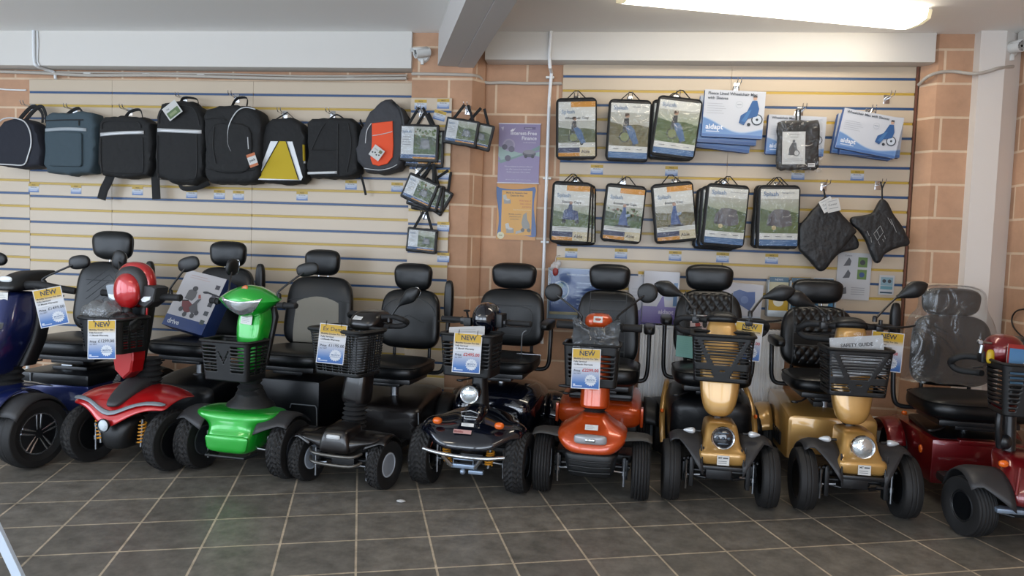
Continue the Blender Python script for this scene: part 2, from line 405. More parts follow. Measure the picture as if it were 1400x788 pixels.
# ---------------------------------------------------------------- radiator
def radiator():
    r = empty('radiator', (.86, 5.24, .29)); tag(r, 'white ribbed panel radiator low on the wall behind the gold scooters', 'radiator')
    W, Hh = .985, .555; b = MB()
    n = 30; rows = []
    for zz, k in [(0.012, 0), (.03, 1), (Hh-.03, 1), (Hh-.012, 0)]:
        row = []
        for i in range(n*6+1):
            x = -W/2+W*i/(n*6); ph = (i % 6)
            dep = (0, .0, .0, .010, .013, .010)[ph]*k
            row.append((x, -.035+dep if k else -.030, zz))
        rows.append(row)
    b.grid(rows, smooth=False); b.build('front_panel', WHITE_MET, r)
    b = MB(); b.rbox(-W/2, W/2, -.028, .04, .005, Hh-.02, .008); b.build('body', WHITE_MET, r)
    b = MB(); b.rbox(-W/2-.004, W/2+.004, -.034, .045, Hh-.022, Hh, .004)
    dk = mat('grille_dark', '#4a4c50', .6)
    for i in range(34): b.box(-W/2+.02+i*.028, -W/2+.036+i*.028, -.022, .034, Hh, Hh+.0015, 1)
    b.build('top_grille', [WHITE_MET, dk], r)
    for sx in (-1, 1):
        b = MB(); b.rbox(sx*W/2-.004, sx*W/2+.004, -.034, .045, 0, Hh, .003); b.build('side_panel', WHITE_MET, r)
    b = MB(); b.tube([(W/2-.02, 0, .02), (W/2+.05, 0, .02), (W/2+.05, 0, -.285)], .008); b.lathe([(.014, -.03), (.018, -.02), (.018, .03), (.012, .036)], (W/2+.05, 0, .02), 'z', 14); b.build('valve', WHITE_PL, r)
    b = MB()
    for sx in (-.35, .35): b.box(sx-.015, sx+.015, .038, .078, .3, .36)
    b.build('bracket', WHITE_MET, r)
radiator()

# ---------------------------------------------------------------- ceiling light
def ceiling_light(loc, rot, label, L=1.87, W=.26):
    r = empty('ceiling_light', loc, (0, 0, rot)); tag(r, label, 'ceiling light', 'fluorescent batten lights')
    b = MB(); b.rbox(-L/2, L/2, -W/2+.01, W/2-.01, -.012, 0, .004); b.build('housing', WHITE_MET, r)
    E = mat('lit_diffuser', '#ffffff', .4, emit='#fff3de', estr=9.8)
    b = MB(); prof = [(-W/2, -.012), (-W/2+.012, -.062), (-W*.2, -.078), (W*.2, -.078), (W/2-.012, -.062), (W/2, -.012)]
    b.rings([[(x, a, c) for a, c in prof] for x in (-L/2+.03, L/2-.03)], 0, smooth=False, cap0=False, cap1=False); b.build('diffuser', E, r)
    for s in (-1, 1):
        b = MB(); b.rings([[(s*L/2, a*.97, c*.97) for a, c in prof], [(s*(L/2-.03), a*1.01, c*1.01) for a, c in prof]], 0, smooth=False); b.build('end_cap', mat('cream_end_cap', '#d9cfae', .5, emit='#f1e4bd', estr=.55), r)
u = Vector((math.cos(.277), math.sin(.277), 0)); far = (Vector((.09, 4.38, 0))+Vector((1.88, 4.885, 0)))/2
nrm = Vector((u.y, -u.x, 0))
ceiling_light(Vector((far.x, far.y, 2.86))+nrm*.11, .277, 'long glowing fluorescent light on the ceiling right of the slanting beam')
ceiling_light((-3.2, 1.2, 2.86), .3, 'added unseen fluorescent light over the shop floor left of the slanting beam, out in front')  # assumed fitting out of view, added to light the left half
ceiling_light((1.4, .6, 2.86), .3, 'added unseen fluorescent light over the shop floor right of the slanting beam, out in front')  # another assumed fitting out of view, added for more light from above

# ---------------------------------------------------------------- pipes and cables
def run(name, pts, r, m, label, cat, clips=(), N=10):
    root = empty(name, pts[0]); tag(root, label, cat)
    o = Vector(pts[0]); b = MB(); b.tube([Vector(p)-o for p in pts], r, N=N); b.build('run', m, root)
    for c in clips:
        b = MB(); p = Vector(c)-o; b.rbox(p.x-.03, p.x+.03, p.y-.012, p.y+.018, p.z-.008, p.z+.008, .004); b.build('clip', WHITE_PL, root)
a = [at(752, 47, 5.26), at(750.5, 84, 5.155), at(752, 92, 5.155), at(754, 100, 5.28), at(751, 135, 5.28), at(744, 345, 5.28), at(741, 420, 5.28), at(741, 470, 5.28)]
a[0] = Vector((a[1].x+.006, 5.155, 2.86)); a[1].z = 2.70
run('conduit', a, .012, WHITE_MET, 'white vertical conduit pipe clipped on the brick beside the cape packs', 'pipe', [at(752, 106, 5.29), at(748, 244, 5.29), at(745, 331, 5.29)])
P = [at(563, 101, 5.19), at(600, 101.5, 5.19), at(640, 102.5, 5.19), at(655, 105, 5.25), at(664, 113, 5.30), at(690, 113, 5.305), at(720, 114, 5.305), at(768, 114, 5.305)]
b_ = smooth_path(P, 4); run('cable', b_, .011, GREY_CABLE, 'grey cable bundle running across the top of the brick pier under the slanting beam', 'cable')
P = [at(0, 98, 5.29), at(60, 100, 5.29), at(120, 103, 5.29), at(220, 103, 5.29), at(330, 106, 5.29), at(440, 108, 5.29), at(556, 107, 5.29)]
run('cable', smooth_path(P, 4), .012, GREY_CABLE, 'grey cable run hanging under the left header above the backpacks', 'cable', [at(120, 101, 5.3), at(200, 102, 5.3), at(275, 103, 5.3), at(480, 107, 5.3)])
P = [at(-20, 97, 5.30), at(110, 99, 5.3), at(300, 101, 5.3), at(420, 104, 5.3), at(556, 103, 5.3)]
run('cable', smooth_path(P, 4), .007, GREY_CABLE, 'thinner grey cable just above the cable run over the backpacks', 'cable')
P = [at(46, 41, 5.16), at(46, 60, 5.16), at(47, 84, 5.16), at(50, 90, 5.16), at(62, 95, 5.24), at(74, 99, 5.29), at(76, 108, 5.29)]
run('cable', smooth_path(P, 4), .011, WHITE_MET, 'white cable dropping down the left header at the far left', 'cable')
P = [at(51, 42, 5.163), at(52, 60, 5.163), at(51, 84, 5.163), at(54, 90, 5.163)]
run('cable', P, .005, WHITE_MET, 'thin white cable beside the one dropping down the left header', 'cable')
P = [at(-12, 120, 5.31), at(8, 122.5, 5.31), at(36, 123.5, 5.31)]
run('cable', smooth_path(P, 3), .006, WHITE_MET, 'short white cable on the brick at the left edge beside the slatwall', 'cable')
P = [at(1256, 116, 5.28), at(1268, 105, 5.19), at(1285, 99, 5.19), at(1305, 98, 5.19), at(1331, 101, 5.11), at(1350, 98, 5.11), at(1366, 93, 5.11), at(1385, 91, 5.17)]
run('cable', smooth_path(P, 4), .011, GREY_CABLE, 'grey cable curving over the right brick pier and the white column to the camera', 'cable')
P = [Vector((-5.4, 5.27, .34)), at(24, 521, 5.27), at(37, 521, 5.27), at(38, 500, 5.27), at(38, 480, 5.27)]
run('pipe', P, .014, WHITE_MET, 'white heating pipe low on the brick behind the blue scooter', 'pipe', [at(38, 495, 5.29)])
P = [at(1078, 562, 5.25), at(1140, 566, 5.25), at(1200, 572, 5.25), at(1222, 586, 5.22), at(1232, 600, 5.22)]
run('pipe', P, .011, WHITE_MET, 'thin white pipe low on the wall between the gold scooter and the dark red one', 'pipe')

# ---------------------------------------------------------------- security cameras
def cctv(loc, aim, label, s=1.0):
    r = empty('security_camera', loc); tag(r, label, 'security camera')
    X = Matrix.Scale(s, 4)
    b = MB(); b.x = X; b.lathe([(.05, 0), (.05, .012), (.042, .024), (.02, .03)], (0, 0, 0), 'y', 28); b.x = X @ rx(PI); b.v = [(v[0], -abs(v[1]), v[2]) for v in b.v]
    b.build('base', WHITE_PL, r)
    b = MB(); b.x = X; b.tube([(0, -.02, 0), (0, -.05, -.012), (0, -.07, 0)], .014); b.rbox(-.012, .012, -.045, -.02, -.07, -.03, .006); b.build('bracket', WHITE_PL, r)
    q = Vector(aim).to_track_quat('Z', 'Y').to_matrix().to_4x4()
    b = MB(); b.x = X @ tr(0, -.075, .008) @ q; b.lathe([(.02, -.07), (.032, -.066), (.036, -.03), (.037, .05), (.033, .052), (.031, .046)], N=28); b.build('housing', WHITE_PL, r)
    b = MB(); b.x = X @ tr(0, -.075, .008) @ q; b.lathe([(.031, .046), (.022, .044), (.001, .047)], N=28); l = b.build('lens', mat('dark_lens', '#15171a', .12), r)
    b = MB(); b.x = X @ tr(0, -.075, .008) @ q; b.rings([[(math.cos(t)*R_, math.sin(t)*R_, z) for t in [PI*.15+PI*.7*i/10 for i in range(11)]] for R_, z in ((.038, -.05), (.041, .07))], closed=False, cap0=False, cap1=False)
    b.build('sunshield', WHITE_PL, r, solid=.002)
p = at(579, 77, 5.2); cctv(p, (-.75, -.55, -.25), 'white bullet security camera on the brick pier left of the slanting beam', .95)
p = at(1380, 70, 5.18); cctv(p, (.25, -.95, -.12), 'white bullet security camera high on the white corner column', 1.0)

def atX(px, py, X):
    v = AX_F + AX_R*((px-700)/F_PX) + AX_U*((394-py)/F_PX); t = X/v.x; return Vector((X, v.y*t, CAM_H+v.z*t))
run('cable', smooth_path([atX(1412, 424, 2.735), atX(1400, 423, 2.735), atX(1389, 426, 2.735), atX(1383.5, 436, 2.735), atX(1386, 448, 2.735), atX(1397, 460, 2.735), atX(1412, 470, 2.735)], 5), .005, mat('black_cable', '#1c1614', .5), 'thin dark cable looping on the right brick wall above the deep red scooter', 'cable')
# ---------------------------------------------------------------- scooter materials
VINYL = mat('black_vinyl', '#0d0f11', .33, bump=.12, bscale=260, spec=.4)
PIPING = mat('black_piping', '#101112', .5)
STITCH = mat('seam_thread', '#3c3f42', .7)
PLAST = mat('black_moulded_plastic', '#121416', .45, bump=.1, bscale=400)
SATIN = mat('satin_black_cover', '#0e1013', .34, spec=.4)
GREYPL = mat('dark_grey_fender_plastic', '#2e2e30', .5, bump=.08, bscale=400)
RUBBER = mat('tyre_rubber', '#171718', .68, bump=.1, bscale=150)
GRIPR = mat('grip_rubber', '#17181a', .7)
CHROME = mat('chrome', '#c9ccd0', .12, metal=1)
STEEL = mat('zinc_steel', '#9da1a6', .3, metal=1)
BLKMET = mat('black_painted_metal', '#15171a', .35)
SPRING = mat('orange_spring_paint', '#c98a2a', .4)
AMBER = mat('amber_lens', '#e0661a', .25, coat=.6)
LENS = mat('clear_lamp_lens', '#c4ccd0', .12, metal=.75, bump=.9, bscale=70)
DKLENS = mat('dark_lamp_glass', '#0f141c', .06, coat=1)
REDLED = mat('white_lamp_bar', '#dfe4e6', .25)
STK = vcol_mat('printed_sticker', .4)
def paint(name, col, flake=.18, metal=.35): return mat(name, col, .3, metal=metal, coat=1, flake=flake)
ZIP = mat('clear_zip_film', '#ffffff')

def tyre(sc, x, y, R, W, rr, tread='knob', rim='dark', steer=0, hub=None):
    N = 128 if tread == 'knob' else 64
    key = ('tyre', R, W, rr, tread)
    J = 17; rows = []
    for i in range(N+1):
        a = 2*PI*i/N; prof = [(rr, -W*.34), (rr+.006, -W*.40), (rr+(R-rr)*.45, -W*.5), (R*.93, -W*.485), (R*.955, -W*.455)]
        tr_ = []
        for j in range(J):
            h = -W*.44+W*.88*j/(J-1); r = R-.010*(h/(W*.44))**2
            if tread == 'knob':
                ii = i % N; zz = (j*2 if j < 9 else (16-j)*2)
                if j in (4, 12) or (ii+zz//2) % 4 < 2 and j % 4 != 0: r -= .006
            elif tread == 'rib':
                if j in (2, 5, 8, 11, 14): r -= .006
            else:
                if j in (6, 10): r -= .003
            tr_.append((r, h))
        prof += tr_+[(R*.955, W*.455), (R*.93, W*.485), (rr+(R-rr)*.45, W*.5), (rr+.006, W*.40), (rr, W*.34)]
        rows.append([(h, r*math.cos(a), r*math.sin(a)) for r, h in prof])
    b = MB(); b.grid(rows); o = b.build('wheel', RUBBER, sc.r, sharp=24)
    o.location = (x, y, R); o.rotation_euler = (0, 0, steer)
    b = MB()
    if rim == 'alloy':
        b.lathe([(rr-.004, -W*.40), (rr+.003, -W*.38), (rr-.006, -W*.3), (rr-.012, 0), (rr-.006, W*.3), (rr+.003, W*.38), (rr-.004, W*.40)], axis='x', N=48, mi=1)
        b.lathe([(rr-.006, -W*.41), (rr+.002, -W*.415), (rr+.002, -W*.40), (rr-.006, -W*.40)], axis='x', N=48, mi=0, closed=True)
        b.lathe([(rr-.006, W*.41), (rr+.002, W*.415), (rr+.002, W*.40), (rr-.006, W*.40)], axis='x', N=48, mi=0, closed=True)
        b.lathe([(.001, -W*.1), (rr-.01, -W*.1), (rr-.01, W*.1), (.001, W*.1)], axis='x', N=30, mi=1)
        for s in (-1, 1):
            b.lathe([(.03, s*W*.1), (.03, s*W*.33), (.022, s*W*.36), (.0005, s*W*.36)], axis='x', N=24, mi=1)
            for k in range(5):
                a = 2*PI*k/5+.3
                for dlt in (-.13, .13):
                    c0 = (s*W*.34, .026*math.cos(a+dlt*3), .026*math.sin(a+dlt*3)); c1 = (s*W*.39, (rr-.004)*math.cos(a+dlt), (rr-.004)*math.sin(a+dlt))
                    b.tube([c0, c1], .0085, r2=.0065, N=6, mi=0)
        mats = [mat('machined_alloy', '#b9bdc2', .25, metal=.9), BLKMET]
    else:
        face = {'dark': BLKMET, 'silver': mat('silver_painted_rim', '#b7c0cb', .4), 'chrome': CHROME, 'dull': mat('dull_rim', '#3a3d42', .45)}[rim]
        for s in (-1, 1):
            b.lathe([(rr+.004, s*W*.37), (rr-.004, s*W*.40), (rr-.010, s*W*.33), (rr-.016, s*W*.12), (.045, s*W*.10), (.038, s*W*.30), (.02, s*W*.33), (.0005, s*W*.33)], axis='x', N=36, mi=0)
            for k in range(5):
                a = 2*PI*k/5; b.lathe([(.006, s*W*.12), (.006, s*W*.2), (.0005, s*W*.2)], (0, .052*math.cos(a), .052*math.sin(a)), 'x', 6, mi=1)
            if rim in ('silver', 'chrome'):
                for k in range(5):
                    a = 2*PI*(k+.5)/5; rm = (rr+.04)/2
                    b.lathe([(.013, s*W*.118), (.013, s*W*.128), (.0005, s*W*.128)], (0, rm*math.cos(a), rm*math.sin(a)), 'x', 10, mi=2)
        b.lathe([(rr+.004, -W*.37), (rr-.016, -W*.12), (rr-.016, W*.12), (rr+.004, W*.37)], axis='x', N=36, mi=0)
        mats = [face, STEEL, BLKMET]
    b.build('wheel_rim', mats, o)
    return o

def half(rows):
    """mirror rows given from the centre line outwards"""
    return [[(-x, y, z) for x, y, z in r[::-1] if x > 1e-6]+list(r) for r in rows]

class Scooter:
    def __init__(s, x, y, head, label):
        s.r = empty('mobility_scooter', (x, y, 0), (0, 0, -math.radians(head)))
        tag(s.r, label, 'mobility scooter', 'mobility scooters parked in a row along the wall'); s.T = Matrix.Identity(4)
    def turn(s, deg, ay=.14, dx=0, dy=0, dz=0): s.T = tr(dx, dy, dz) @ tr(0, ay, 0) @ rz(math.radians(deg)) @ tr(0, -ay, 0)
    def tb(s): b = MB(); b.x = s.T.copy(); return b
    def part(s, b, name, mats, parent=None, **k): return b.build(name, mats, parent or s.r, **k)
    def world(s, p, tiller=False):
        bpy.context.view_layer.update(); v = Vector(p)
        if tiller: v = s.T @ v
        return s.r.matrix_world @ v

    def wheels(s, hw, R=.17, W=.095, rr=.085, tread='knob', rim='dark', steer=0, rear_hw=None, rear_y=.98, rR=None):
        for sx in (-1, 1): tyre(s, sx*hw, 0, R, W, rr, tread, rim, math.radians(steer))
        rR = rR or R
        for sx in (-1, 1): tyre(s, sx*(rear_hw or hw), rear_y, rR, W*1.05, rr, tread, rim)
    def suspension(s, hw, R, spring=None, yk=0, style=0):
        b = MB(); zz = R
        b.tube([(-hw+.05, .02, zz), (hw-.05, .02, zz)], .014, N=10)
        b.rbox(-.07, .07, -.04, .16, zz-.03, zz+.03, .01)
        for sx in (-1, 1):
            b.tube([(sx*.07, -.05, zz-.02), (sx*(hw-.075), -.012, zz-.01)], .009); b.tube([(sx*.07, .1, zz-.02), (sx*(hw-.075), .02, zz-.01)], .009)
            b.rbox(sx*(hw-.075)-.016, sx*(hw-.075)+.016, -.03, .03, zz-.055, zz+.055, .006)
        s.part(b, 'front_axle', BLKMET)
        for sx in (-1, 1):
            k = MB(); xk = sx*(hw-.078)
            k.tube([(xk, -.056, zz-.085), (xk, -.056, zz+.075)], .0065, N=8); k.lathe([(.009, -.01), (.009, .01), (.0005, .012)], (xk, -.056, zz+.062), 'z', 8); k.lathe([(.012, -.012), (.012, .012)], (xk, -.056, zz-.012), 'z', 8)
            k.tube([(xk, -.045, zz-.012), (xk-sx*.075, -.065, zz+.0)], .006, N=8)
            s.part(k, 'steering_knuckle', STEEL)
        if spring:
            xs, m, y0, z0, z1 = spring
            for sx in (-1, 1):
                b = MB(); n = 64; turns = 6.5
                b.tube([(sx*(xs+.012*i/n)+.02*math.cos(2*PI*turns*i/n), y0+.02*math.sin(2*PI*turns*i/n), z0+(z1-z0)*i/n) for i in range(n+1)], .0048, N=6)
                o = s.part(b, 'shock_absorber', m)
                b = MB(); b.tube([(sx*xs, y0, z0-.015), (sx*(xs+.012), y0, z1+.015)], .009); s.part(b, 'damper_rod', STEEL, o)
    def fenders(s, xin, xout, R, th_in=60, th_out=60, thb=75, z0=.17, y0=0, m=None, droop=.018, thick=.006, inner_drop=0, flat=1.0):
        m = m or GREYPL
        for sx in (-1, 1):
            rows = []; nx = 7; na = 12
            for i in range(nx+1):
                u = i/nx; x = xin+(xout-xin)*u; tf = th_in+(th_out-th_in)*min(1, u*1.35)
                row = []
                for j in range(na+1):
                    a = math.radians(-tf+(tf+thb)*j/na)
                    rr_ = R*(1-.02*(2*u-1)**2); dz = -droop*(max(0, u-.75)/.25)**1.5
                    row.append((sx*x, y0+rr_*math.sin(a)*1.0, z0+rr_*math.cos(a)*flat+dz))
                rows.append(row)
            b = MB(); b.grid(rows); s.part(b, 'front_fender', m, solid=thick, sharp=60)
    def deck(s, hw=.22, y0=.12, y1=.55, z=.15, m=None):
        b = MB(); b.rbox(-hw, hw, y0, y1, z-.05, z, .02); b.rbox(-hw+.06, hw-.06, y0+.02, y1+.3, z-.09, z-.045, .015)
        for k in range(14): b.box(-hw+.04, hw-.04, y0+.02+k*(y1-y0-.04)/14, y0+.035+k*(y1-y0-.04)/14, z, z+.003)
        s.part(b, 'footplate', m or PLAST)
    def rear_fender(s, hw, m, R=.2, y0=.98, z0=.17, w=.12):
        for sx in (-1, 1):
            rows = [[(sx*(hw-w/2+w*u), y0+R*math.sin(a), z0+R*math.cos(a)-.02*u*u) for a in [math.radians(-70+140*j/12) for j in range(13)]] for u in (0, .25, .5, .75, 1)]
            b = MB(); b.grid(rows); s.part(b, 'rear_fender', m, solid=.008, sharp=60)
    def gaiter(s, x, y, z0, z1, r0, r1, n=5, lean=.02, m=None):
        b = s.tb(); R = []
        for k in range(n*4+1):
            t = k/(n*4); rr_ = (r0+(r1-r0)*t)*(1+.13*math.cos(2*PI*k/4)); z = z0+(z1-z0)*t
            R.append([(x+rr_*math.cos(2*PI*i/24), y+lean*t+rr_*math.sin(2*PI*i/24), z) for i in range(24)])
        b.rings(R); s.part(b, 'steering_gaiter', m or GRIPR, sharp=60)
    def basket(s, xc, yf, z0, z1, wt, wb, dt, pred, rim=.012, label=None, rows=44, bulge=.0, m=None, parent=None):
        """pred(face, u, v): True where the wall is solid; face f, b, l, r; u -1..1 across, v 0..1 up"""
        n = 150; per = []
        def rr(hx, hy, r):
            pts = []
            for cx, cy, a0 in ((hx-r, -hy+r, -PI/2), (hx-r, hy-r, 0), (-hx+r, hy-r, PI/2), (-hx+r, -hy+r, PI)):
                pts += [(cx+r*math.cos(a0+PI/2*k/6), cy+r*math.sin(a0+PI/2*k/6)) for k in range(7)]
            return pts
        def resample(pts):
            P = pts+[pts[0]]; L = [0]
            for i in range(len(P)-1): L.append(L[-1]+math.dist(P[i], P[i+1]))
            out = []; k = 0
            for i in range(n):
                t = L[-1]*i/n
                while L[k+1] < t: k += 1
                f = (t-L[k])/(L[k+1]-L[k]); out.append((P[k][0]+(P[k+1][0]-P[k][0])*f, P[k][1]+(P[k+1][1]-P[k][1])*f))
            return out
        hx, hy = .5, .5*dt/wt
        base = resample(rr(hx, hy, .09)); b = s.tb(); V = []; yc = yf+dt/2
        for i in range(rows+1):
            v = i/rows; w = wb+(wt-wb)*v
            for px, py in base:
                q = w; yy = yc+py*q
                if py < 0: yy -= bulge*(1-(px/.5)**2)
                V.append((xc+px*q, yy+(1-v)*.01, z0+(z1-z0)*v))
        Fc = []
        for i in range(rows):
            v = (i+.5)/rows
            for j in range(n):
                k = (j+1) % n; mx, my = (base[j][0]+base[k][0])/2, (base[j][1]+base[k][1])/2
                if abs(mx)/hx > abs(my)/hy: face = 'r' if mx > 0 else 'l'; u = my/hy
                else: face = 'f' if my < 0 else 'b'; u = mx/hx
                if pred(face, u, v): Fc.append((i*n+j, i*n+k, (i+1)*n+k, (i+1)*n+j))
        b.add(V, Fc, 0, True)
        b.add(V[:n], [tuple(range(n))], 0, False)
        o = s.part(b, 'basket', m or PLAST, parent, solid=.004, sharp=60, label=label)
        b = s.tb(); b.tube([(xc+px*wt*1.01, yc+py*wt*1.01-(bulge*(1-(px/.5)**2) if py < 0 else 0), z1) for px, py in base[::2]], rim, N=8, closed=True, flat=.8); s.part(b, 'basket_rim', m or PLAST, o)
        return o
    def mirror(s, mount, c, size, kind='oval', rot=0, lean=0, label=None):
        b = s.tb(); X = b.x; b.x = X @ tr(*c) @ ry(math.radians(rot)) @ rx(math.radians(lean))
        a, d, h = size
        if kind == 'round':
            b.sell((0, 0, 0), (a, d, h), 2, 2.6, 'y', N=36); hx = .0
        elif kind == 'tear':
            R = []   # tapers into the stem; long axis along local x
            L = 2*a
            for k in range(19):
                t = k/18; w = h*(math.sin(PI*min(1, .06+t*.94))**.62)*(.35+.65*min(1, t*1.7)) if t < .999 else .001
                if t < .3: w = max(w, .010+.03*t)
                R.append([(-a+L*t, d*(w/h+.15)*math.sin(q)*.9, w*math.cos(q)) for q in [2*PI*i/20 for i in range(20)]])
            b.rings(R)
        else: b.sell((0, 0, 0), (a, d, h), 2.6, 2.4, 'y', N=36, taper=0)
        o = s.part(b, 'mirror', PLAST, label=label)
        g = s.tb(); X = g.x; g.x = X @ tr(*c) @ ry(math.radians(rot)) @ rx(math.radians(lean))
        if kind == 'tear': g.sell((a*.35, d*.85, 0), (a*.55, .004, h*.72), 2.4, 3, 'y')
        else: g.sell((0, d*.92, 0), (a*.86, .004, h*.86), 2.4, 3, 'y')
        s.part(g, 'mirror_glass', mat('mirror_glass', '#aab0b5', .03, metal=1), o)
        b = s.tb(); e = Vector(c)
        if kind == 'tear':
            q = ry(math.radians(rot)) @ Vector((-a, 0, 0)); e = e+q
        b.tube(smooth_path([mount, (mount[0]*.98+e.x*.02, mount[1], mount[2]+.035), tuple(e)] if kind != 'tear' else [mount, tuple(Vector(mount).lerp(e, .5)+Vector((0, 0, .004))), tuple(e)], 5), .006, N=8)
        b.lathe([(.013, -.012), (.013, .014), (.007, .022)], mount, 'z', 12)
        s.part(b, 'mirror_stem', BLKMET, o)
        return o
    def bars(s, y, z, half_w, gripz=None, gx=.16, back=.05, r=.017, lever=True):
        b = s.tb(); gz = z if gripz is None else gripz
        b.tube([(-gx-.02, y+.01, z), (0, y, z), (gx+.02, y+.01, z)], .011); s.part(b, 'handlebar', BLKMET)
        for sx in (-1, 1):
            g = s.tb(); g.lathe([(.0005, 0), (r*.9, .002), (r, .01), (r, .03), (r*1.25, .032), (r*1.25, .037), (r, .039), (r, half_w-gx-.012), (r*1.1, half_w-gx-.006), (r*.8, half_w-gx), (.0005, half_w-gx)], (0, 0, 0), 'x', 16)
            g.v = [(sx*(gx+v[0]), y+.01+v[1]+back*(v[0]/(half_w-gx)), gz+v[2]) for v in g.v]; X = s.T; g.v = [tuple(X @ Vector(v)) for v in g.v]
            s.part(g, 'grip', GRIPR)
            if lever:
                l = s.tb(); l.tube([(sx*gx, y-.03, gz-.005), (sx*(gx+.05), y-.055, gz-.012), (sx*(half_w-.01), y-.05+back, gz-.014)], .0055, N=8, flat=.7); l.rbox(sx*gx-.018, sx*gx+.018, y-.035, y+.02, gz-.02, gz+.018, .006); s.part(l, 'brake_lever', BLKMET)
    def loop_bars(s, y, z, hw, m=None, dz=.07, back=.10, r=.016, x0=.08):
        for sx in (-1, 1):
            p = smooth_path([(sx*x0, y, z), (sx*(hw-.05), y+back*.35, z+.004), (sx*(hw-.005), y+back*.6, z-dz*.2), (sx*hw, y+back, z-dz*.55), (sx*(hw-.03), y+back*.9, z-dz*.95), (sx*(hw-.10), y+back*.5, z-dz), (sx*(x0+.02), y+.02, z-dz*.98)], 5)
            b = s.tb(); b.tube(p, r, N=10); s.part(b, 'handlebar_loop', m or GRIPR)
            l = s.tb(); l.tube([(sx*(x0+.03), y-.02, z-dz*.5), (sx*(hw-.07), y+.0, z-dz*.62)], .007, N=8, flat=.6); s.part(l, 'control_lever', BLKMET)
    def lamp(s, c, r, m=None, ring=CHROME, depth=.04, tilt=0, name='headlight', leds=False, tiller=False):
        b = s.tb() if tiller else MB(); X = b.x.copy(); b.x = X @ tr(*c) @ rx(math.radians(tilt))
        b.lathe([(r*.8, depth), (r*1.04, depth*.3), (r*1.08, 0), (r*1.02, -.006), (r*.93, -.004), (r*.9, .004)], axis='y', N=36)
        o = s.part(b, name, ring)
        g = s.tb() if tiller else MB(); g.x = b.x
        g.lathe([(r*.94, .002), (r*.7, -.006), (r*.35, -.010), (.0005, -.011)], axis='y', N=36); s.part(g, 'lamp_lens', m or LENS, o)
        if leds:
            g = MB(); g.x = b.x
            for dx in (-.5, 0, .5): g.sell((dx*r, -.009, 0), (r*.2, .003, r*.17), 2, 2, 'y', N=14, M=6)
            for zz in (-.5, .48): g.rbox(-r*.5, r*.5, -.0115, -.005, zz*r-.004, zz*r+.004, .002)
            s.part(g, 'lamp_diodes', mat('lamp_diode', '#3c4650', .25, metal=.4), o)
        return o
    def indicators(s, x, y, z, kind='bullet', m=AMBER, r=.018):
        for sx in (-1, 1):
            if kind == 'bullet':
                b = MB(); b.tube([(sx*(x-.045), y, z), (sx*(x-.01), y, z)], .007)
                o = s.part(b, 'indicator', BLKMET)
                b = MB(); b.lathe([(.008, -.006), (.015, .0), (.017, .01), (.014, .028), (.006, .05), (.0005, .056)], axis='x', N=16)
                b.v = [(sx*(x-.01+v[0]), y+v[1], z+v[2]) for v in b.v]; s.part(b, 'indicator_lens', m, o)
            else:
                b = MB(); b.sell((sx*x, y, z), (r*1.25, r*.9, r), 2.4, 2, 'y', N=20, M=8); s.part(b, 'indicator', m)
    def sticker(s, c, w, h, kind='plate', rot=None, parent=None, tiller=False, text=None):
        p = Print(); X = s.T.copy() if tiller else Matrix.Identity(4)
        p.x = X @ tr(*c) @ (rot or Matrix.Identity(4)); p.sheet(w, h, .0015, '#e6e6e2')
        if kind == 'plate':
            p.text(text or 'MT', -w*.4, h*.16, h*.3, '#202428', 2, bold=True)
            for k in range(2): p.rect(-w*.4, -h*(.12+.2*k), w*.3, -h*(.06+.2*k), '#70757a', 2)
            p.rect(-w*.02, h*.18, w*.4, h*.32, '#50555c', 2)
        elif kind == 'lines':
            for k in range(4): p.rect(-w*.4, h*(.3-.2*k), w*(.1+.1*(k % 3)), h*(.34-.2*k), '#8a8f94', 2)
        elif kind == 'red':
            p.rect(-w*.5, -h*.5, w*.5, h*.5, '#c79690', 1); p.text(text or 'Mobility', -w*.45, -h*.25, h*.7, '#7a1f22', 3, bold=True, fit=w*.9)
        return s.part(p, 'sticker', STK, parent)
    # ------------------------------------------------ seat
    def seat(s, cx=0, y0=.37, zt=.66, w=.48, d=.46, th=.12, bw=.48, bz=1.12, bb=None, by=.82, hw=.14, hz=(1.14, 1.31), hy=.90, style='plain', arms=('', ''), post=.10, tilt=8, seatn=4.5, arm_z=.84, swivel=0):
        X = tr(cx, y0+d/2, 0) @ rz(math.radians(swivel)) @ tr(-cx, -(y0+d/2), 0)
        def nb(): b = MB(); b.x = X.copy(); return b
        # cushion
        b = nb(); b.sell((cx, y0+d/2, zt-th/2), (w/2, d/2, th/2), seatn, 3.2, 'z', N=56, M=16)
        o = s.part(b, 'seat', VINYL)
        b = nb(); n = 60; b.tube([(cx+w/2*.985*sg(math.cos(2*PI*i/n), 2/seatn), y0+d/2+d/2*.985*sg(math.sin(2*PI*i/n), 2/seatn), zt-th*.24) for i in range(n)], .004, N=6, closed=True); s.part(b, 'piping', PIPING, o)
        # frame under it
        b = nb(); b.rbox(cx-w*.36, cx+w*.36, y0+.08, y0+d-.06, zt-th-.022, zt-th+.01, .006); b.rbox(cx-w*.2, cx+w*.2, y0+.10, y0+d-.08, zt-th-.045, zt-th-.018, .008)
        s.part(b, 'seat_frame', BLKMET)
        b = nb(); b.tube([(cx-w*.30, y0+.10, zt-th-.03), (cx-w*.38, y0+.04, zt-th-.035), (cx-w*.44, y0+.03, zt-th-.04)], .006, N=8); b.sell((cx-w*.46, y0+.03, zt-th-.042), (.022, .012, .008), 2.4, 2.4, 'z', N=16, M=8); s.part(b, 'seat_lever', BLKMET)
        b = nb(); b.tube([(cx, y0+d*.55, zt-th-.04), (cx, y0+d*.55, zt-th-.04-post)], .026, N=20); b.lathe([(.05, 0), (.05, .012), (.03, .02)], (cx, y0+d*.55, zt-th-.045-post), 'z', 20); s.part(b, 'seat_post', STEEL)
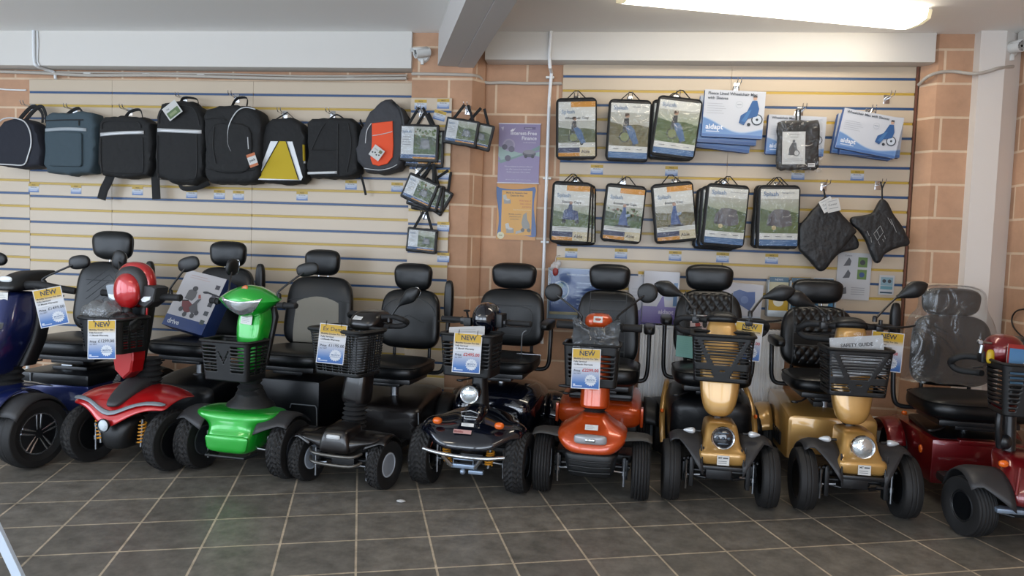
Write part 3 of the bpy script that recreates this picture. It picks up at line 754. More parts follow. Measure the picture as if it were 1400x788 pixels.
        # backrest
        zb = bb if bb is not None else zt-.02; tiltm = tr(0, by, zb) @ rx(-math.radians(tilt)) @ tr(0, -by, -zb)
        cz, hh, dep = (zb+bz)/2, (bz-zb)/2, .055
        n_, m_, tp = 4.2, 3.0, -.06
        if style in ('quilt',): n_ = 3.4; tp = -.05
        b = nb(); b.x = X @ tiltm; b.sell((cx, by+dep, cz), (bw/2, dep, hh), n_, m_, 'y', N=64, M=16, taper=tp, bulge=-.03)
        k = s.part(b, 'backrest', VINYL)
        def surf(x, z, off=.0015):
            u, w_ = (x/(bw/2)), (z-cz)/hh; ux = u/(1+tp*w_)
            rho = min(.999, (abs(ux)**n_+abs(w_)**n_)**(1/n_)); t = (1-rho**m_)**(1/m_)
            return (cx+x, by+dep-dep*t-.03*(u*u)-off, z)
        def line(pts, r=.0032, m=PIPING, nm='seam'):
            b = nb(); b.x = X @ tiltm; b.tube([surf(x, z, .0) for x, z in pts], r, N=6); return b
        def fill(a, c): return [(a[0]+(c[0]-a[0])*i/10, a[1]+(c[1]-a[1])*i/10) for i in range(11)]
        W = bw/2
        if style == 'quilt':
            for zz0, zz1 in ((cz+hh*.12, cz+hh*.90), (cz-hh*.90, cz-hh*.30)):
                b = nb(); b.x = X @ tiltm; rows = []; nx, nz = 60, int(60*(zz1-zz0)/(W*1.36))+1
                for i in range(nz+1):
                    z = zz0+(zz1-zz0)*i/nz; row = []
                    for j in range(nx+1):
                        x = -W*.66+W*1.32*j/nx; u_, v_ = x/.054, z/.078
                        p = (abs(math.sin(PI*(u_+v_)))*abs(math.sin(PI*(u_-v_))))**.5
                        ed = min(1, min(i, nz-i, j, nx-j)/2)
                        row.append(surf(x, z, .001+.009*p*ed))
                    rows.append(row)
                b.grid(rows); s.part(b, 'quilted_panel', VINYL, k, label='black diamond-quilted panel', sharp=0)
            b = nb(); b.x = X @ tiltm
            for sx in (-1, 1): b.tube([surf(sx*W*.68, z, 0) for z in [cz-hh*.95+hh*1.88*i/16 for i in range(17)]], .003, N=6)
            for zz in (.10, -.28): b.tube([surf(W*.68*(-1+2*i/14), cz+hh*zz, 0) for i in range(15)], .003, N=6)
            s.part(b, 'piping', STITCH, k)
        elif style == 'ribs':
            b = nb(); b.x = X @ tiltm
            for sx in (-1, 1): b.tube([surf(sx*W*.58, z, 0) for z in [cz-hh*.95+hh*1.88*i/16 for i in range(17)]], .003, N=6)
            for q in range(6):
                b.tube([surf(W*.58*(-1+2*i/14), cz+hh*(.72-.27*q), 0) for i in range(15)], .003, N=6)
            s.part(b, 'piping', STITCH, k)
        elif style == 'beige':
            b = nb(); b.x = X @ tiltm; rows = []
            for i in range(21):
                v = i/20; z = cz-hh*.86+hh*1.28*v; row = []
                for j in range(21):
                    u = -1+2*j/20; wv = W*.68*(1-.08*v*v); arch = -.10*hh*(u*u)*v*v*1.6
                    row.append(surf(u*wv, z+arch*(1), .002+.006*(1-abs(u)**6)*(1-abs(2*v-1)**8)))
                rows.append(row)
            b.grid(rows); s.part(b, 'beige_panel', mat('light_grey_fabric', '#8d8a80', .8, bump=.4, bscale=500), k, label='light grey-beige fabric panel', sharp=0)
            b = nb(); b.x = X @ tiltm; b.tube([surf(W*.93*math.cos(t), cz+hh*(.38-.18*abs(math.sin(t))**.5*-1 if 0 else .38)-.10*hh*math.cos(t)**2*1.0, 0) for t in [PI*i/20 for i in range(21)]], .003, N=6); s.part(b, 'piping', STITCH, k)
        elif style == 'panel':
            b = nb(); b.x = X @ tiltm
            b.tube([surf(x, z, 0) for x, z in [(-W*.62+W*1.24*i/12, cz+hh*.42) for i in range(13)]], .003, N=6)
            b.tube([surf(x, z, 0) for x, z in [(W*.66*sg(math.cos(t), .5), cz-hh*.12+hh*.5*sg(math.sin(t), .5)) for t in [2*PI*i/40 for i in range(40)]]], .003, N=6, closed=True)
            s.part(b, 'piping', STITCH, k)
        elif style == 'scoop':
            b = nb(); b.x = X @ tiltm
            b.tube([surf(W*.9*math.cos(t), cz+hh*(.1+.62*math.sin(t)), 0) for t in [PI*i/24 for i in range(25)]], .003, N=6)
            b.tube([surf(x, z, 0) for x, z in [(-W*.5+W*1.0*i/12, cz-hh*.1+hh*.22*(1-abs(-1+2*i/12))) for i in range(13)]], .003, N=6)
            s.part(b, 'piping', STITCH, k)
        elif style == 'diamond':
            b = nb(); b.x = X @ tiltm
            for q in range(7): b.tube([surf(max(-W*.6, min(W*.6, -W*.6+W*1.2*i/12)), cz-hh*.85+hh*.2*q+hh*.5*abs(-1+2*i/12)*-1+.12, 0) for i in range(13)], .002, N=5)
            b.tube([surf(-W*.64+W*1.28*i/12, cz+hh*.45, 0) for i in range(13)], .003, N=6)
            s.part(b, 'piping', STITCH, k)
        # backrest bracket
        for sx in (-1, 1):
            b = nb(); b.tube([(cx+sx*bw*.3, by+dep+.04, zt-th), (cx+sx*bw*.3, by+dep+.05, zb+.12)], .012, N=8); s.part(b, 'backrest_bracket', BLKMET)
        # headrest
        hc = (hz[0]+hz[1])/2; xs = cx+0
        b = nb(); b.sell((xs, hy+.045, hc), (hw, .048, (hz[1]-hz[0])/2), 3.4, 2.8, 'y', N=48, taper=.06, bulge=-.012); h_ = s.part(b, 'headrest', VINYL)
        b = nb(); nn = 48; b.tube([(xs+hw*1.0*sg(math.cos(2*PI*i/nn), 2/3.4)*(1+.06*sg(math.sin(2*PI*i/nn), 2/3.4)), hy+.045-.012*math.cos(2*PI*i/nn)**2, hc+(hz[1]-hz[0])/2*sg(math.sin(2*PI*i/nn), 2/3.4)) for i in range(nn)], .0035, N=6, closed=True); s.part(b, 'piping', PIPING, h_)
        b = nb()
        for sx in ((-1, 1) if hw > .1 else (0,)): b.tube([(xs+sx*.035, hy+.05, bz-.08), (xs+sx*.035, hy+.05, hz[0]+.03)], .006, N=10)
        s.part(b, 'headrest_post', CHROME)
        # armrests
        for side, sx in zip(arms, (-1, 1)):
            if not side: continue
            xa = cx+sx*(w/2+.035)
            if side == 'down':
                b = nb(); b.tube(smooth_path([(cx+sx*(w/2-.10), by-.03, zt-th+.0), (xa-sx*.03, by-.03, zt-th), (xa+sx*.005, by-.03, zt-th+.04), (xa+sx*.012, by-.03, zt+.02), (xa+sx*.012, by-.01, arm_z-.03)], 4), .014, N=10); o = s.part(b, 'armrest', BLKMET)
                b = nb(); b.sell((xa+sx*.01, by-.13, arm_z), (.036, .16, .030), 4, 3, 'y', N=28, M=12); s.part(b, 'armrest_pad', VINYL, o)
            else:
                zt2 = float(side[2:]) if len(side) > 2 else 1.12
                b = nb(); b.tube(smooth_path([(cx+sx*(w/2-.12), by-.03, zt-th+.01), (xa-sx*.03, by-.03, zt-th+.01), (xa+sx*.012, by-.03, zt-th+.06), (xa+sx*.02, by-.02, zt+.06), (xa+sx*.02, by, zt2-.26)], 4), .014, N=10); o = s.part(b, 'armrest', BLKMET)
                b = nb(); b.sell((xa+sx*.022, by+.0, zt2-.13), (.030, .026, .14), 4, 3.2, 'z', N=28, M=12); s.part(b, 'armrest_pad', VINYL, o)

# ---------------------------------------------------------------- hole patterns of the baskets
def slots(cols, vs, faces='fblr', side=((-.8, .8),)):
    def f(face, u, v):
        if face not in faces: return True
        if face in 'fb':
            for a, c in cols:
                if a < u < c:
                    for lo, hi in vs:
                        if lo < v < hi: return False
            return True
        for a, c in side:
            if a < u < c:
                for lo, hi in vs:
                    if lo < v < hi: return False
        return True
    return f
def vrows(lo, hi, n, duty=.5):
    st = (hi-lo)/n; return [(lo+i*st, lo+i*st+st*duty) for i in range(n)]
def vee(face, u, v):
    if v < .10 or v > .93: return True
    band = int((v-.10)/.83*13); fr = ((v-.10)/.83*13) % 1
    slot = fr < .47
    if not slot: return True
    if face in 'fb':
        if abs(u) > .92: return True
        e = .12+.62*(v-.1)/.83      # V shaped solid bars
        if e-.02 < abs(u) < e+.17: return True
        if abs(u) < e and v < .34: return not (abs(u) < .1 and .2 < v < .3)
        if abs(u) >= e+.17 and .30 < v < .42: return True
        return False
    return abs(u) > .86
def wicker(face, u, v):
    if v < .06 or v > .95: return True
    if int(v*52) % 3 == 0: return True
    return ((u+2)*(7 if face in 'fb' else 5)) % 1 < .22
LEVER = .5
# ================================================================ gold scooters (two of a kind)
def gold(x, y, head, label, tex, seat_kw, lampm, leds, gold2=False):
    G = paint('metallic_gold_paint', '#b98f4e', .10, .40)
    s = Scooter(x, y, head, label); R = .168
    s.wheels(.255, R=R, W=.092, rr=.10, tread='slick', rim='dark', rear_hw=.27, rear_y=.96)
    s.suspension(.255, R)
    # extra black bracket and gas strut by each wheel
    for sx in (-1, 1):
        b = MB(); b.rbox(sx*.148-.012, sx*.148+.012, -.07, -.02, .10, .26, .006)
        for k in range(4): b.tube([(sx*(.13+.02*k), -.06, .265-.004*k), (sx*(.13+.02*k), -.075, .265-.004*k)], .006, N=8)
        s.part(b, 'suspension_strut', BLKMET)
    # nose
    b = MB(); b.zl([(.250, 0, -.155, .05, .104, 8), (.256, 0, -.165, .06, .116, 8), (.31, 0, -.175, .08, .124, 8), (.325, 0, -.165, .08, .118, 7), (.34, 0, -.125, .1, .098, 7), (.40, 0, -.10, .12, .090, 7), (.435, 0, -.08, .14, .084, 7), (.450, 0, -.06, .14, .076, 6), (.454, 0, -.03, .12, .055, 5)], N=48)
    s.part(b, 'front_cowl', G, sub=1, sharp=0)
    b = MB()
    for sx in (-1, 1): b.tube([(sx*.098, -.135, .34), (sx*.108, -.178, .262)], .004, N=6); b.rbox(sx*.112-.004, sx*.112+.004, -.172, -.165, .325, .36, .002)
    b.rbox(-.105, .105, -.178, -.10, .228, .252, .008); s.part(b, 'bumper_strip', BLKMET)
    s.lamp((0, -.135, .392), .057, m=lampm, leds=leds, tilt=-8)
    s.indicators(.155, -.06, .405, 'bullet', mat('silver_indicator_lens', '#cdd2d6', .2, metal=.3))
    s.sticker((0, -.179, .285), .062, .050, 'plate', rot=rx(-.05), text='MT')
    s.fenders(.10, .268, .215, 80, 24, 55, z0=.165, y0=.02, m=GREYPL, droop=.02)
    s.deck(.20, .12, .50, .19)
    # column with gold shield
    s.turn(seat_kw.pop('turn', 0))
    b = s.tb(); b.zl([(.44, 0, .08, .16, .03, 2.4), (.55, 0, .08, .18, .045, 3), (.95, 0, .17, .25, .04, 3)]); s.part(b, 'steering_column', BLKMET)
    b = s.tb(); b.zl([(.462, 0, .055, .10, .035, 2.6), (.475, 0, .045, .12, .060, 2.8), (.50, 0, .04, .13, .082, 3), (.56, 0, .045, .145, .099, 3.2), (.66, 0, .06, .16, .112, 3.2), (.78, 0, .09, .19, .108, 3.2), (.93, 0, .13, .22, .085, 3), (.985, 0, .14, .23, .072, 3), (.995, 0, .16, .22, .05, 3)], N=48)
    s.part(b, 'column_shield', G, sub=1, sharp=0)
    b = s.tb(); b.zl([(.965, 0, .15, .27, .085, 3.4), (.995, 0, .13, .29, .090, 3.2), (1.02, 0, .14, .29, .075, 3), (1.035, 0, .17, .27, .045, 2.6)], N=40); s.part(b, 'dashboard', PLAST, sub=1, sharp=0)
    s.loop_bars(.19, .985, .25, dz=.08, r=.018)
    for sx in (-1, 1):
        b = s.tb(); b.rbox(sx*.145-.02, sx*.145+.02, .16, .20, .965, 1.005, .006); b.rbox(sx*.15-.008, sx*.15+.008, .165, .19, 1.0, 1.03, .004); s.part(b, 'control_pod', BLKMET)
    l = s.tb(); l.tube(smooth_path([(.15, .15, .995), (.20, .10, 1.0), (.27, .12, 1.003), (.31, .13, 1.012)], 4), .006, N=8); s.part(l, 'brake_lever', BLKMET)
    l = s.tb(); l.tube(smooth_path([(-.14, .15, .995), (-.06, .11, 1.015), (.05, .11, 1.012), (.14, .15, .995)], 5), .0035, N=6); s.part(l, 'brake_cable', BLKMET)
    mx = seat_kw.pop('mx', .150)
    for sx, (cx, cz, rot) in zip((-1, 1), seat_kw.pop('mir')):
        s.mirror((sx*mx, .18, 1.03), (cx, .24, cz), (.088, .03, .050), 'tear', rot=rot)
    s.basket(seat_kw.pop('bx', .01), -.075, seat_kw.pop('bz0', .675), seat_kw.pop('bz1', .925), .322, .285, .22, vee)
    if gold2:
        # gold rear body with flared side
        b = MB(); P8 = []
        for y_, zt_, w_ in ((.42, .405, .235), (.425, .415, .248), (.44, .42, .255), (.75, .462, .258), (1.05, .462, .25), (1.10, .45, .24), (1.12, .40, .23)):
            P8.append([(x, y_, z) for x, z in ((-w_, .16), (-w_, zt_-.03), (-w_+.008, zt_-.009), (-w_+.03, zt_), (w_-.03, zt_), (w_-.008, zt_-.009), (w_, zt_-.03), (w_, .16))])
        b.rings(P8); s.part(b, 'rear_body', G, sharp=30)
        b = MB(); b.rbox(-.07, .07, .60, .80, .44, .475, .01); s.part(b, 'battery_cover', PLAST)
        s.rear_fender(.315, G, R=.21, y0=.96, w=.10)
        b = MB()
        for k in range(5): b.box(-.266, -.258, .56+.05*k, .59+.05*k, .20, .28)
        s.part(b, 'vent_grille', BLKMET)
    else:
        b = MB(); b.yl([(.42, 0, .19, .44, .215, 6), (.44, 0, .17, .475, .24, 6), (.62, 0, .16, .505, .262, 5), (.85, 0, .16, .515, .265, 5), (1.08, 0, .20, .48, .24, 5), (1.14, 0, .25, .42, .19, 5)], N=56); s.part(b, 'rear_body', SATIN, sub=1, sharp=40)
        for sx in (-1, 1):
            b = MB(); b.tube(smooth_path([(sx*.275, .55, .17), (sx*.282, .60, .30), (sx*.272, .72, .42), (sx*.25, .85, .50), (sx*.24, 1.0, .49)], 6), .011, N=10, flat=1.6); s.part(b, 'side_trim', G)
        s.rear_fender(.315, PLAST, R=.20, y0=.96, w=.09)
        for sx in (-1, 1):
            b = MB(); b.sell((sx*.285, .60, .36), (.012, .02, .014), 2.4, 2, 'y', N=16, M=8); s.part(b, 'indicator', AMBER)
    s.seat(**seat_kw)
    return s
g1 = gold(.735, 4.045, 3, 'gold scooter with black rear cover and green booklet on its seat', None,
     dict(cx=.0, w=.47, bw=.44, zt=.675, th=.13, bz=1.13, hw=.15, hz=(1.115, 1.285), style='quilt', arms=('down', 'down'), arm_z=.93, mir=((-.305, 1.145, 200), (.305, 1.15, -16)), turn=-4, bx=.0), DKLENS, True)
g2 = gold(1.435, 4.03, 2.5, 'gold scooter with gold rear body and safety guide pack in its basket', None,
     dict(cx=.0, w=.49, bw=.46, zt=.665, th=.12, bz=1.055, hw=.155, hz=(1.06, 1.215), style='quilt', arms=('down', ''), arm_z=.83, mir=((-.27, 1.12, 200), (.325, 1.195, -27)), mx=.12, turn=0, bx=-.015, bz0=.64, bz1=.885), LENS, False, gold2=True)

# ================================================================ green
def green():
    G = paint('metallic_green_paint', '#16a32c', .10, .25)
    s = Scooter(-1.965, 4.00, 6.5, 'green scooter with a green lamp head and open black basket'); R = .172
    s.wheels(.292, R=R, W=.102, rr=.085, tread='knob', rim='dull', steer=-3, rear_hw=.27)
    s.suspension(.27, R)
    b = MB(); b.zl([(.150, 0, -.145, .05, .10, 4), (.158, 0, -.165, .07, .130, 4), (.20, 0, -.175, .09, .144, 4.5), (.262, 0, -.175, .10, .150, 4.5), (.272, 0, -.160, .10, .150, 4.5), (.300, 0, -.150, .12, .158, 4), (.325, 0, -.148, .14, .195, 3.6), (.335, 0, -.145, .12, .225, 3.6), (.350, 0, -.145, .11, .248, 3.8), (.372, 0, -.138, .11, .252, 3.8), (.382, 0, -.11, .10, .240, 3.4), (.384, 0, -.05, .09, .19, 3)], N=56)
    s.part(b, 'front_cowl', G, sub=1, sharp=0)
    b = MB(); b.sell((0, -.165, .212), (.130, .016, .048), 5, 3, 'y', taper=.08); s.part(b, 'front_bumper', G)
    b = MB(); b.tube([(-.15, -.10, .15), (-.12, -.18, .142), (.12, -.18, .142), (.15, -.10, .15)], .008); s.part(b, 'bumper_bar', BLKMET)
    b = MB(); b.lathe([(.165, .378), (.155, .398), (.11, .43), (.085, .48), (.075, .50)], (0, .07, 0), 'z', 40); b.v = [(v[0]*.88, .07+(v[1]-.07)*.75, v[2]) for v in b.v]; s.part(b, 'column_base', PLAST)
    s.fenders(.165, .345, .208, 58, 40, 50, z0=.17, m=GREYPL, droop=.012)
    s.deck(.23, .16, .55, .20)
    s.turn(-4, dy=-.05, dx=.005)
    s.gaiter(0, .10, .46, .60, .068, .052, 4)
    b = s.tb(); b.zl([(.58, 0, .06, .15, .055, 3), (.62, 0, .05, .16, .06, 3.5), (.80, 0, .06, .19, .085, 4), (.88, 0, .07, .22, .092, 4), (.945, 0, .09, .22, .075, 4), (.97, 0, .10, .21, .07, 4)], N=40); s.part(b, 'steering_column', G, sub=1, sharp=0)
    b = s.tb(); b.zl([(.62, 0, .155, .19, .07, 4), (.9, 0, .20, .25, .10, 4), (.96, 0, .20, .24, .09, 4)]); s.part(b, 'column_back', PLAST)
    s.sticker((.002, .061, .89), .075, .048, 'lines', rot=rx(-.10) @ ry(.08), tiller=True)
    # lamp head: eye-shaped shell
    def outline(k, n=64):
        pts = []
        for i in range(n):
            t = 2*PI*i/n; c, q = math.cos(t), math.sin(t)
            x = .20*sg(c, .95); top = .080*(1-abs(c)**1.7); bot = .105*(1-abs(c)**1.6)
            z = top if q >= 0 else -bot
            pts.append((x*k, (z*k)))
        return pts
    b = s.tb(); Rg = []
    for yy, k in ((.20, .02), (.19, .6), (.15, .88), (.10, 1.0), (.06, .97), (.02, .80), (-.004, .52), (-.014, .25), (-.016, .02)):
        Rg.append([(x, yy+.25*x*x*(1 if yy < .1 else .3), 1.012+z+(.10-yy)*-.10) for x, z in outline(k)])
    b.rings(Rg); s.part(b, 'lamp_head', G, sharp=50)
    KY = [(.02, -.016), (.25, -.014), (.52, -.004), (.80, .02), (.97, .06), (1.0, .10)]
    def shell_y(x, z):
        lo, hi = .02, 3.0
        for _ in range(30):
            k = (lo+hi)/2; c = min(1, (abs(x)/k/.20))**(1/.95); lim = (.105*(1-c**1.6) if z < 0 else .080*(1-c**1.7))*k
            if abs(z) > lim: lo = k
            else: hi = k
        k = min(1, hi)
        for (k0, y0), (k1, y1) in zip(KY, KY[1:]):
            if k <= k1: yy = y0+(y1-y0)*(k-k0)/(k1-k0); break
        return yy+.25*x*x, yy
    rows = []
    for i in range(15):
        v = i/14; row = []
        for j in range(33):
            u = -1+2*j/32; x = .006+.130*u; zt_ = .020-.018*(1-u*u); zb_ = zt_-.092*(1-abs(u)**1.8)**.85-.001
            z = zb_+(zt_-zb_)*v; y_, yy = shell_y(x, z-.004); row.append((x, y_-.004, 1.012+z+(.10-yy)*-.10))
        rows.append(row)
    b = s.tb(); b.grid(rows); o = s.part(b, 'headlight', mat('reflector_lens', '#d5d9dc', .12, metal=.8, bump=1, bscale=28), solid=.004)
    p = Print(); p.x = s.T @ tr(.005, .036, 1.075) @ rx(-.62); p.ell(0, 0, .021, '#d8672f', 0); p.ell(0, 0, .014, '#e2a07a', 1); s.part(p, 'sticker', STK)
    s.bars(.12, .985, .30, gx=.20, back=.05, lever=False)
    l = s.tb(); l.tube([(-.16, .05, 1.01), (-.24, .04, 1.035)], .005); l.sell((-.26, .04, 1.037), (.022, .006, .007), 2.5, 2, 'y', N=12, M=6); s.part(l, 'brake_lever', BLKMET)
    s.mirror((.17, .13, 1.03), (.285, .24, 1.19), (.074, .02, .040), 'oval', rot=-12)
    s.mirror((-.17, .13, 1.03), (-.205, .20, 1.185), (.020, .05, .052), 'oval', rot=8)
    pat = slots(((-.86, -.30), (.30, .86)), vrows(.22, .92, 8, .5)); 
    def pred(f, u, v):
        if f == 'f' and abs(u) < .3:
            e = .50+.30*abs(u)/.24
            return not (abs(u) < .24 and e-.06 < v < e)
        if f in 'lr': return slots((), vrows(.15, .92, 9, .55), side=((-.7, -.25), (-.1, .3), (.42, .8)))(f, u, v)
        return pat(f, u, v)
    s.basket(-.04, -.09, .555, .778, .322, .285, .21, pred, rim=.011)
    b = MB(); b.rbox(-.255, .255, .42, 1.12, .16, .475, .02); s.part(b, 'rear_body', SATIN)
    b = MB(); b.tube([(.06, .414, .30), (.07, .410, .325), (.235, .41, .325), (.245, .41, .31), (.25, .41, .20)], .004, N=8); s.part(b, 'cover_seam', mat('edge_strip_grey', '#6d7276', .4))
    s.rear_fender(.32, GREYPL, R=.20, w=.10)
    s.seat(cx=0, w=.53, bw=.50, bz=1.12, zt=.665, th=.125, hw=.128, hz=(1.12, 1.295), style='beige', by=.84, hy=.9, y0=.38, d=.47, tilt=7, bb=.62)
    return s
grn = green()

# ================================================================ black scooter with wicker-style basket
def black():
    K = mat('bronze_black_gloss', '#161313', .28, coat=.25)
    s = Scooter(-1.325, 3.92, 7, 'small black scooter with a wire basket and an Ex Demo price card'); R = .138
    s.wheels(.232, R=R, W=.080, rr=.065, tread='knob', rim='silver', steer=-10, rear_hw=.25, rear_y=.94, rR=.16)
    s.suspension(.232, R)
    b = MB(); b.zl([(.212, 0, -.12, .06, .085, 5), (.222, 0, -.14, .08, .110, 5), (.255, 0, -.145, .08, .140, 5), (.272, 0, -.14, .08, .205, 5), (.282, 0, -.135, .08, .236, 5), (.294, 0, -.12, .08, .238, 5), (.302, 0, -.09, .08, .21, 4)], N=56); s.part(b, 'front_cowl', K, sub=1, sharp=0)
    b = MB(); b.zl([(.215, 0, -.150, .04, .088, 7), (.225, 0, -.160, .05, .092, 7), (.26, 0, -.165, .05, .094, 7), (.335, 0, -.150, .07, .070, 7), (.345, 0, -.13, .07, .062, 6)], N=40); o = s.part(b, 'nose_panel', K, sub=1, sharp=0)
    b = MB(); b.sell((0, -.158, .308), (.04, .008, .013), 4, 2, 'y', N=30, M=8); s.part(b, 'badge', mat('badge_silver', '#c3c6c8', .3), o)
    for z in (.215, .165):
        b = MB(); b.tube(smooth_path([(-.155, -.11, z+.01), (-.10, -.17, z), (.10, -.17, z-.006), (.15, -.12, z+.005)], 4), .009); s.part(b, 'bumper_bar', mat('dull_steel', '#6c6a66', .35, metal=.8))
    s.fenders(.16, .275, .168, 50, 35, 60, z0=.138, m=K, droop=.01)
    s.deck(.20, .14, .52, .17)
    s.turn(-14, dy=.06, dx=.005)
    s.gaiter(0, .06, .30, .455, .066, .060, 6, m=GRIPR)
    b = s.tb(); b.zl([(.44, 0, .03, .14, .075, 4), (.47, 0, .02, .15, .080, 4), (.62, 0, .05, .17, .075, 4), (.85, 0, .11, .2, .06, 4)]); s.part(b, 'steering_column', K)
    b = s.tb(); b.zl([(.84, 0, .10, .30, .075, 4), (.875, 0, .08, .32, .105, 4), (.925, 0, .10, .31, .10, 4), (.955, 0, .14, .29, .082, 3.4), (.965, 0, .17, .26, .05, 3)], N=44); s.part(b, 'tiller_head', K, sub=1, sharp=0)
    s.sticker((-.02, .105, .925), .062, .034, 'lines', rot=rx(-.9), tiller=True)
    s.loop_bars(.18, .93, .20, dz=.055, x0=.09)
    s.mirror((.13, .20, .915), (.25, .22, 1.055), (.085, .026, .044), 'tear', rot=-38)
    s.basket(.0, -.13, .62, .87, .365, .31, .24, wicker, rim=.015, rows=52)
    b = MB(); b.yl([(.42, .06, .15, .345, .20, 9), (.44, .05, .14, .355, .225, 9), (.72, .0, .14, .40, .25, 7), (.98, 0, .15, .42, .25, 6), (1.1, 0, .2, .36, .2, 5)], N=56); s.part(b, 'rear_body', K, sub=1, sharp=40)
    b = MB(); b.tube([(.265, .43, .335), (.275, .43, .16)], .004, N=6); s.part(b, 'cover_seam', mat('edge_strip_grey'))
    s.rear_fender(.30, PLAST, R=.19, y0=.94, w=.10)
    s.seat(cx=.02, w=.46, bw=.42, bz=1.06, zt=.63, th=.12, hw=.132, hz=(1.045, 1.225), style='scoop', by=.84, hy=.9, y0=.40, d=.46, tilt=7, bb=.66, arms=('', 'up1.12'))
    return s
blk = black()

# ================================================================ navy
def navy():
    K = mat('gloss_navy_paint', '#070b17', .10, coat=1)
    s = Scooter(-.62, 4.02, 6, 'glossy navy scooter with round headlamp and chrome bumper bar'); R = .172
    s.wheels(.27, R=R, W=.112, rr=.085, tread='knob', rim='chrome', steer=-2, rear_hw=.28)
    s.suspension(.27, R, spring=(.115, SPRING, -.10, .165, .245))
    rows = half([[(0, -.20, .262), (.08, -.20, .262), (.15, -.185, .27), (.20, -.15, .30), (.25, -.11, .325), (.28, -.08, .31)],
                 [(0, -.21, .285), (.08, -.21, .285), (.15, -.19, .30), (.21, -.14, .345), (.26, -.09, .36), (.295, -.06, .33)],
                 [(0, -.16, .35), (.08, -.155, .35), (.15, -.14, .35), (.21, -.08, .375), (.26, -.02, .39), (.30, 0, .35)],
                 [(0, -.06, .40), (.08, -.06, .395), (.15, -.05, .385), (.21, 0, .392), (.26, .06, .385), (.30, .06, .34)],
                 [(0, .06, .43), (.08, .06, .42), (.15, .06, .40), (.21, .10, .385), (.26, .13, .35), (.29, .13, .30)],
                 [(0, .20, .43), (.08, .2, .42), (.15, .2, .40), (.21, .2, .37), (.26, .2, .31), (.285, .2, .25)]])
    b = MB(); b.grid(rows); o = s.part(b, 'front_cowl', K, sub=2, solid=.008, sharp=0)
    b = MB(); b.zl([(.365, 0, -.10, .12, .07, 3), (.42, 0, -.09, .13, .066, 3), (.455, 0, -.05, .12, .055, 3), (.47, 0, 0, .1, .03, 3)]); s.part(b, 'cowl_spine', K, sub=1, sharp=0)
    b = MB(); b.tube([(-.045, -.098, .425), (-.05, -.09, .445), (0, -.08, .455), (.05, -.09, .445), (.045, -.098, .425)], .004, closed=True, N=8); s.part(b, 'badge', CHROME)
    s.sticker((.0, -.135, .388), .07, .018, 'lines', rot=rx(-.5)); s.sticker((-.02, -.165, .356), .10, .022, 'red', rot=rx(-.55), text='Mobility')
    for sx in (-1, 1):
        b = MB(); b.sell((sx*.175, -.125, .395), (.027, .022, .020), 2.3, 2, 'y', N=20, M=8); s.part(b, 'indicator', AMBER)
    b = MB(); b.tube(smooth_path([(-.225, -.20, .255), (-.10, -.235, .245), (.10, -.235, .238), (.225, -.20, .245)], 4), .011)
    for sx in (-1, 1): b.tube([(sx*.11, -.232, .24), (sx*.065, -.20, .175)], .011)
    s.part(b, 'bumper_bar', CHROME)
    b = MB(); b.rbox(-.075, .075, -.20, -.17, .165, .187, .004); b.rbox(.03, .11, -.205, -.17, .14, .16, .004); b.sell((0, -.205, .15), (.016, .014, .016), 2, 2, 'y', N=14, M=8); b.tube([(-.055, -.20, .19), (-.055, -.20, .215), (.055, -.20, .215), (.055, -.20, .19)], .004)
    s.part(b, 'tow_bracket', mat('pale_zinc', '#8d9db0', .35, metal=.6))
    s.fenders(.18, .30, .195, 5, 5, 75, z0=.172, m=K, droop=.02)
    s.deck(.23, .14, .5, .20)
    s.lamp((-.02, -.04, .535), .050, tilt=-4); b = MB(); b.sell((-.02, .02, .535), (.050, .07, .050), 2, 2.4, 'y'); s.part(b, 'lamp_shell', K)
    s.turn(-5)
    b = s.tb(); b.zl([(.43, 0, .05, .16, .06, 3), (.60, 0, .07, .16, .04, 3), (.9, 0, .12, .22, .04, 3)]); s.part(b, 'steering_column', PLAST)
    b = s.tb(); b.sell((.02, .15, .945), (.078, .12, .095), 2.3, 2.2, 'z', N=36, M=14); s.part(b, 'tiller_head', K)
    b = s.tb(); b.rbox(.085, .125, .1, .2, .90, .98, .01); s.part(b, 'control_pod', PLAST)
    b = s.tb(); b.tube([(-.07, .1, .92), (-.08, .08, .985)], .006); b.sell((-.08, .08, .99), (.022, .014, .007), 2, 2, 'z', N=14, M=6); b.rbox(-.10, -.055, .08, .12, .90, .95, .006); s.part(b, 'control_pod', PLAST)
    s.bars(.16, .925, .29, gx=.12, back=.03)
    pat = slots(((-.92, -.5), (.35, .92)), vrows(.22, .86, 7, .55))
    s.basket(-.01, -.115, .645, .875, .305, .275, .21, pred=lambda f, u, v: pat(f, u, v) if f == 'f' else slots((), vrows(.2, .86, 7, .5), side=((-.8, .1), (.3, .8)))(f, u, v), rim=.010)
    b = MB(); b.yl([(.38, 0, .2, .40, .20, 3), (.40, 0, .16, .45, .25, 3.4), (.55, 0, .15, .49, .285, 3.4), (.80, 0, .15, .50, .29, 3.2), (1.05, 0, .18, .46, .27, 3), (1.15, 0, .24, .38, .2, 3)], N=56); s.part(b, 'rear_body', K, sub=1, sharp=0)
    s.rear_fender(.34, K, R=.21, w=.11)
    b = MB(); b.tube(smooth_path([(.16, .55, .60), (.16, .50, .70), (.165, .48, .82), (.19, .48, .85)], 4), .005); b.tube([(.13, .50, .70), (.28, .50, .70), (.28, .50, .66)], .004); s.part(b, 'wire_holder', STEEL)
    s.seat(cx=.01, w=.47, bw=.45, bz=1.085, zt=.685, th=.12, hw=.15, hz=(1.08, 1.25), style='panel', by=.82, hy=.88, y0=.38, d=.45, tilt=6, bb=.70, arms=('', 'down'), arm_z=.87)
    return s
nvy = navy()

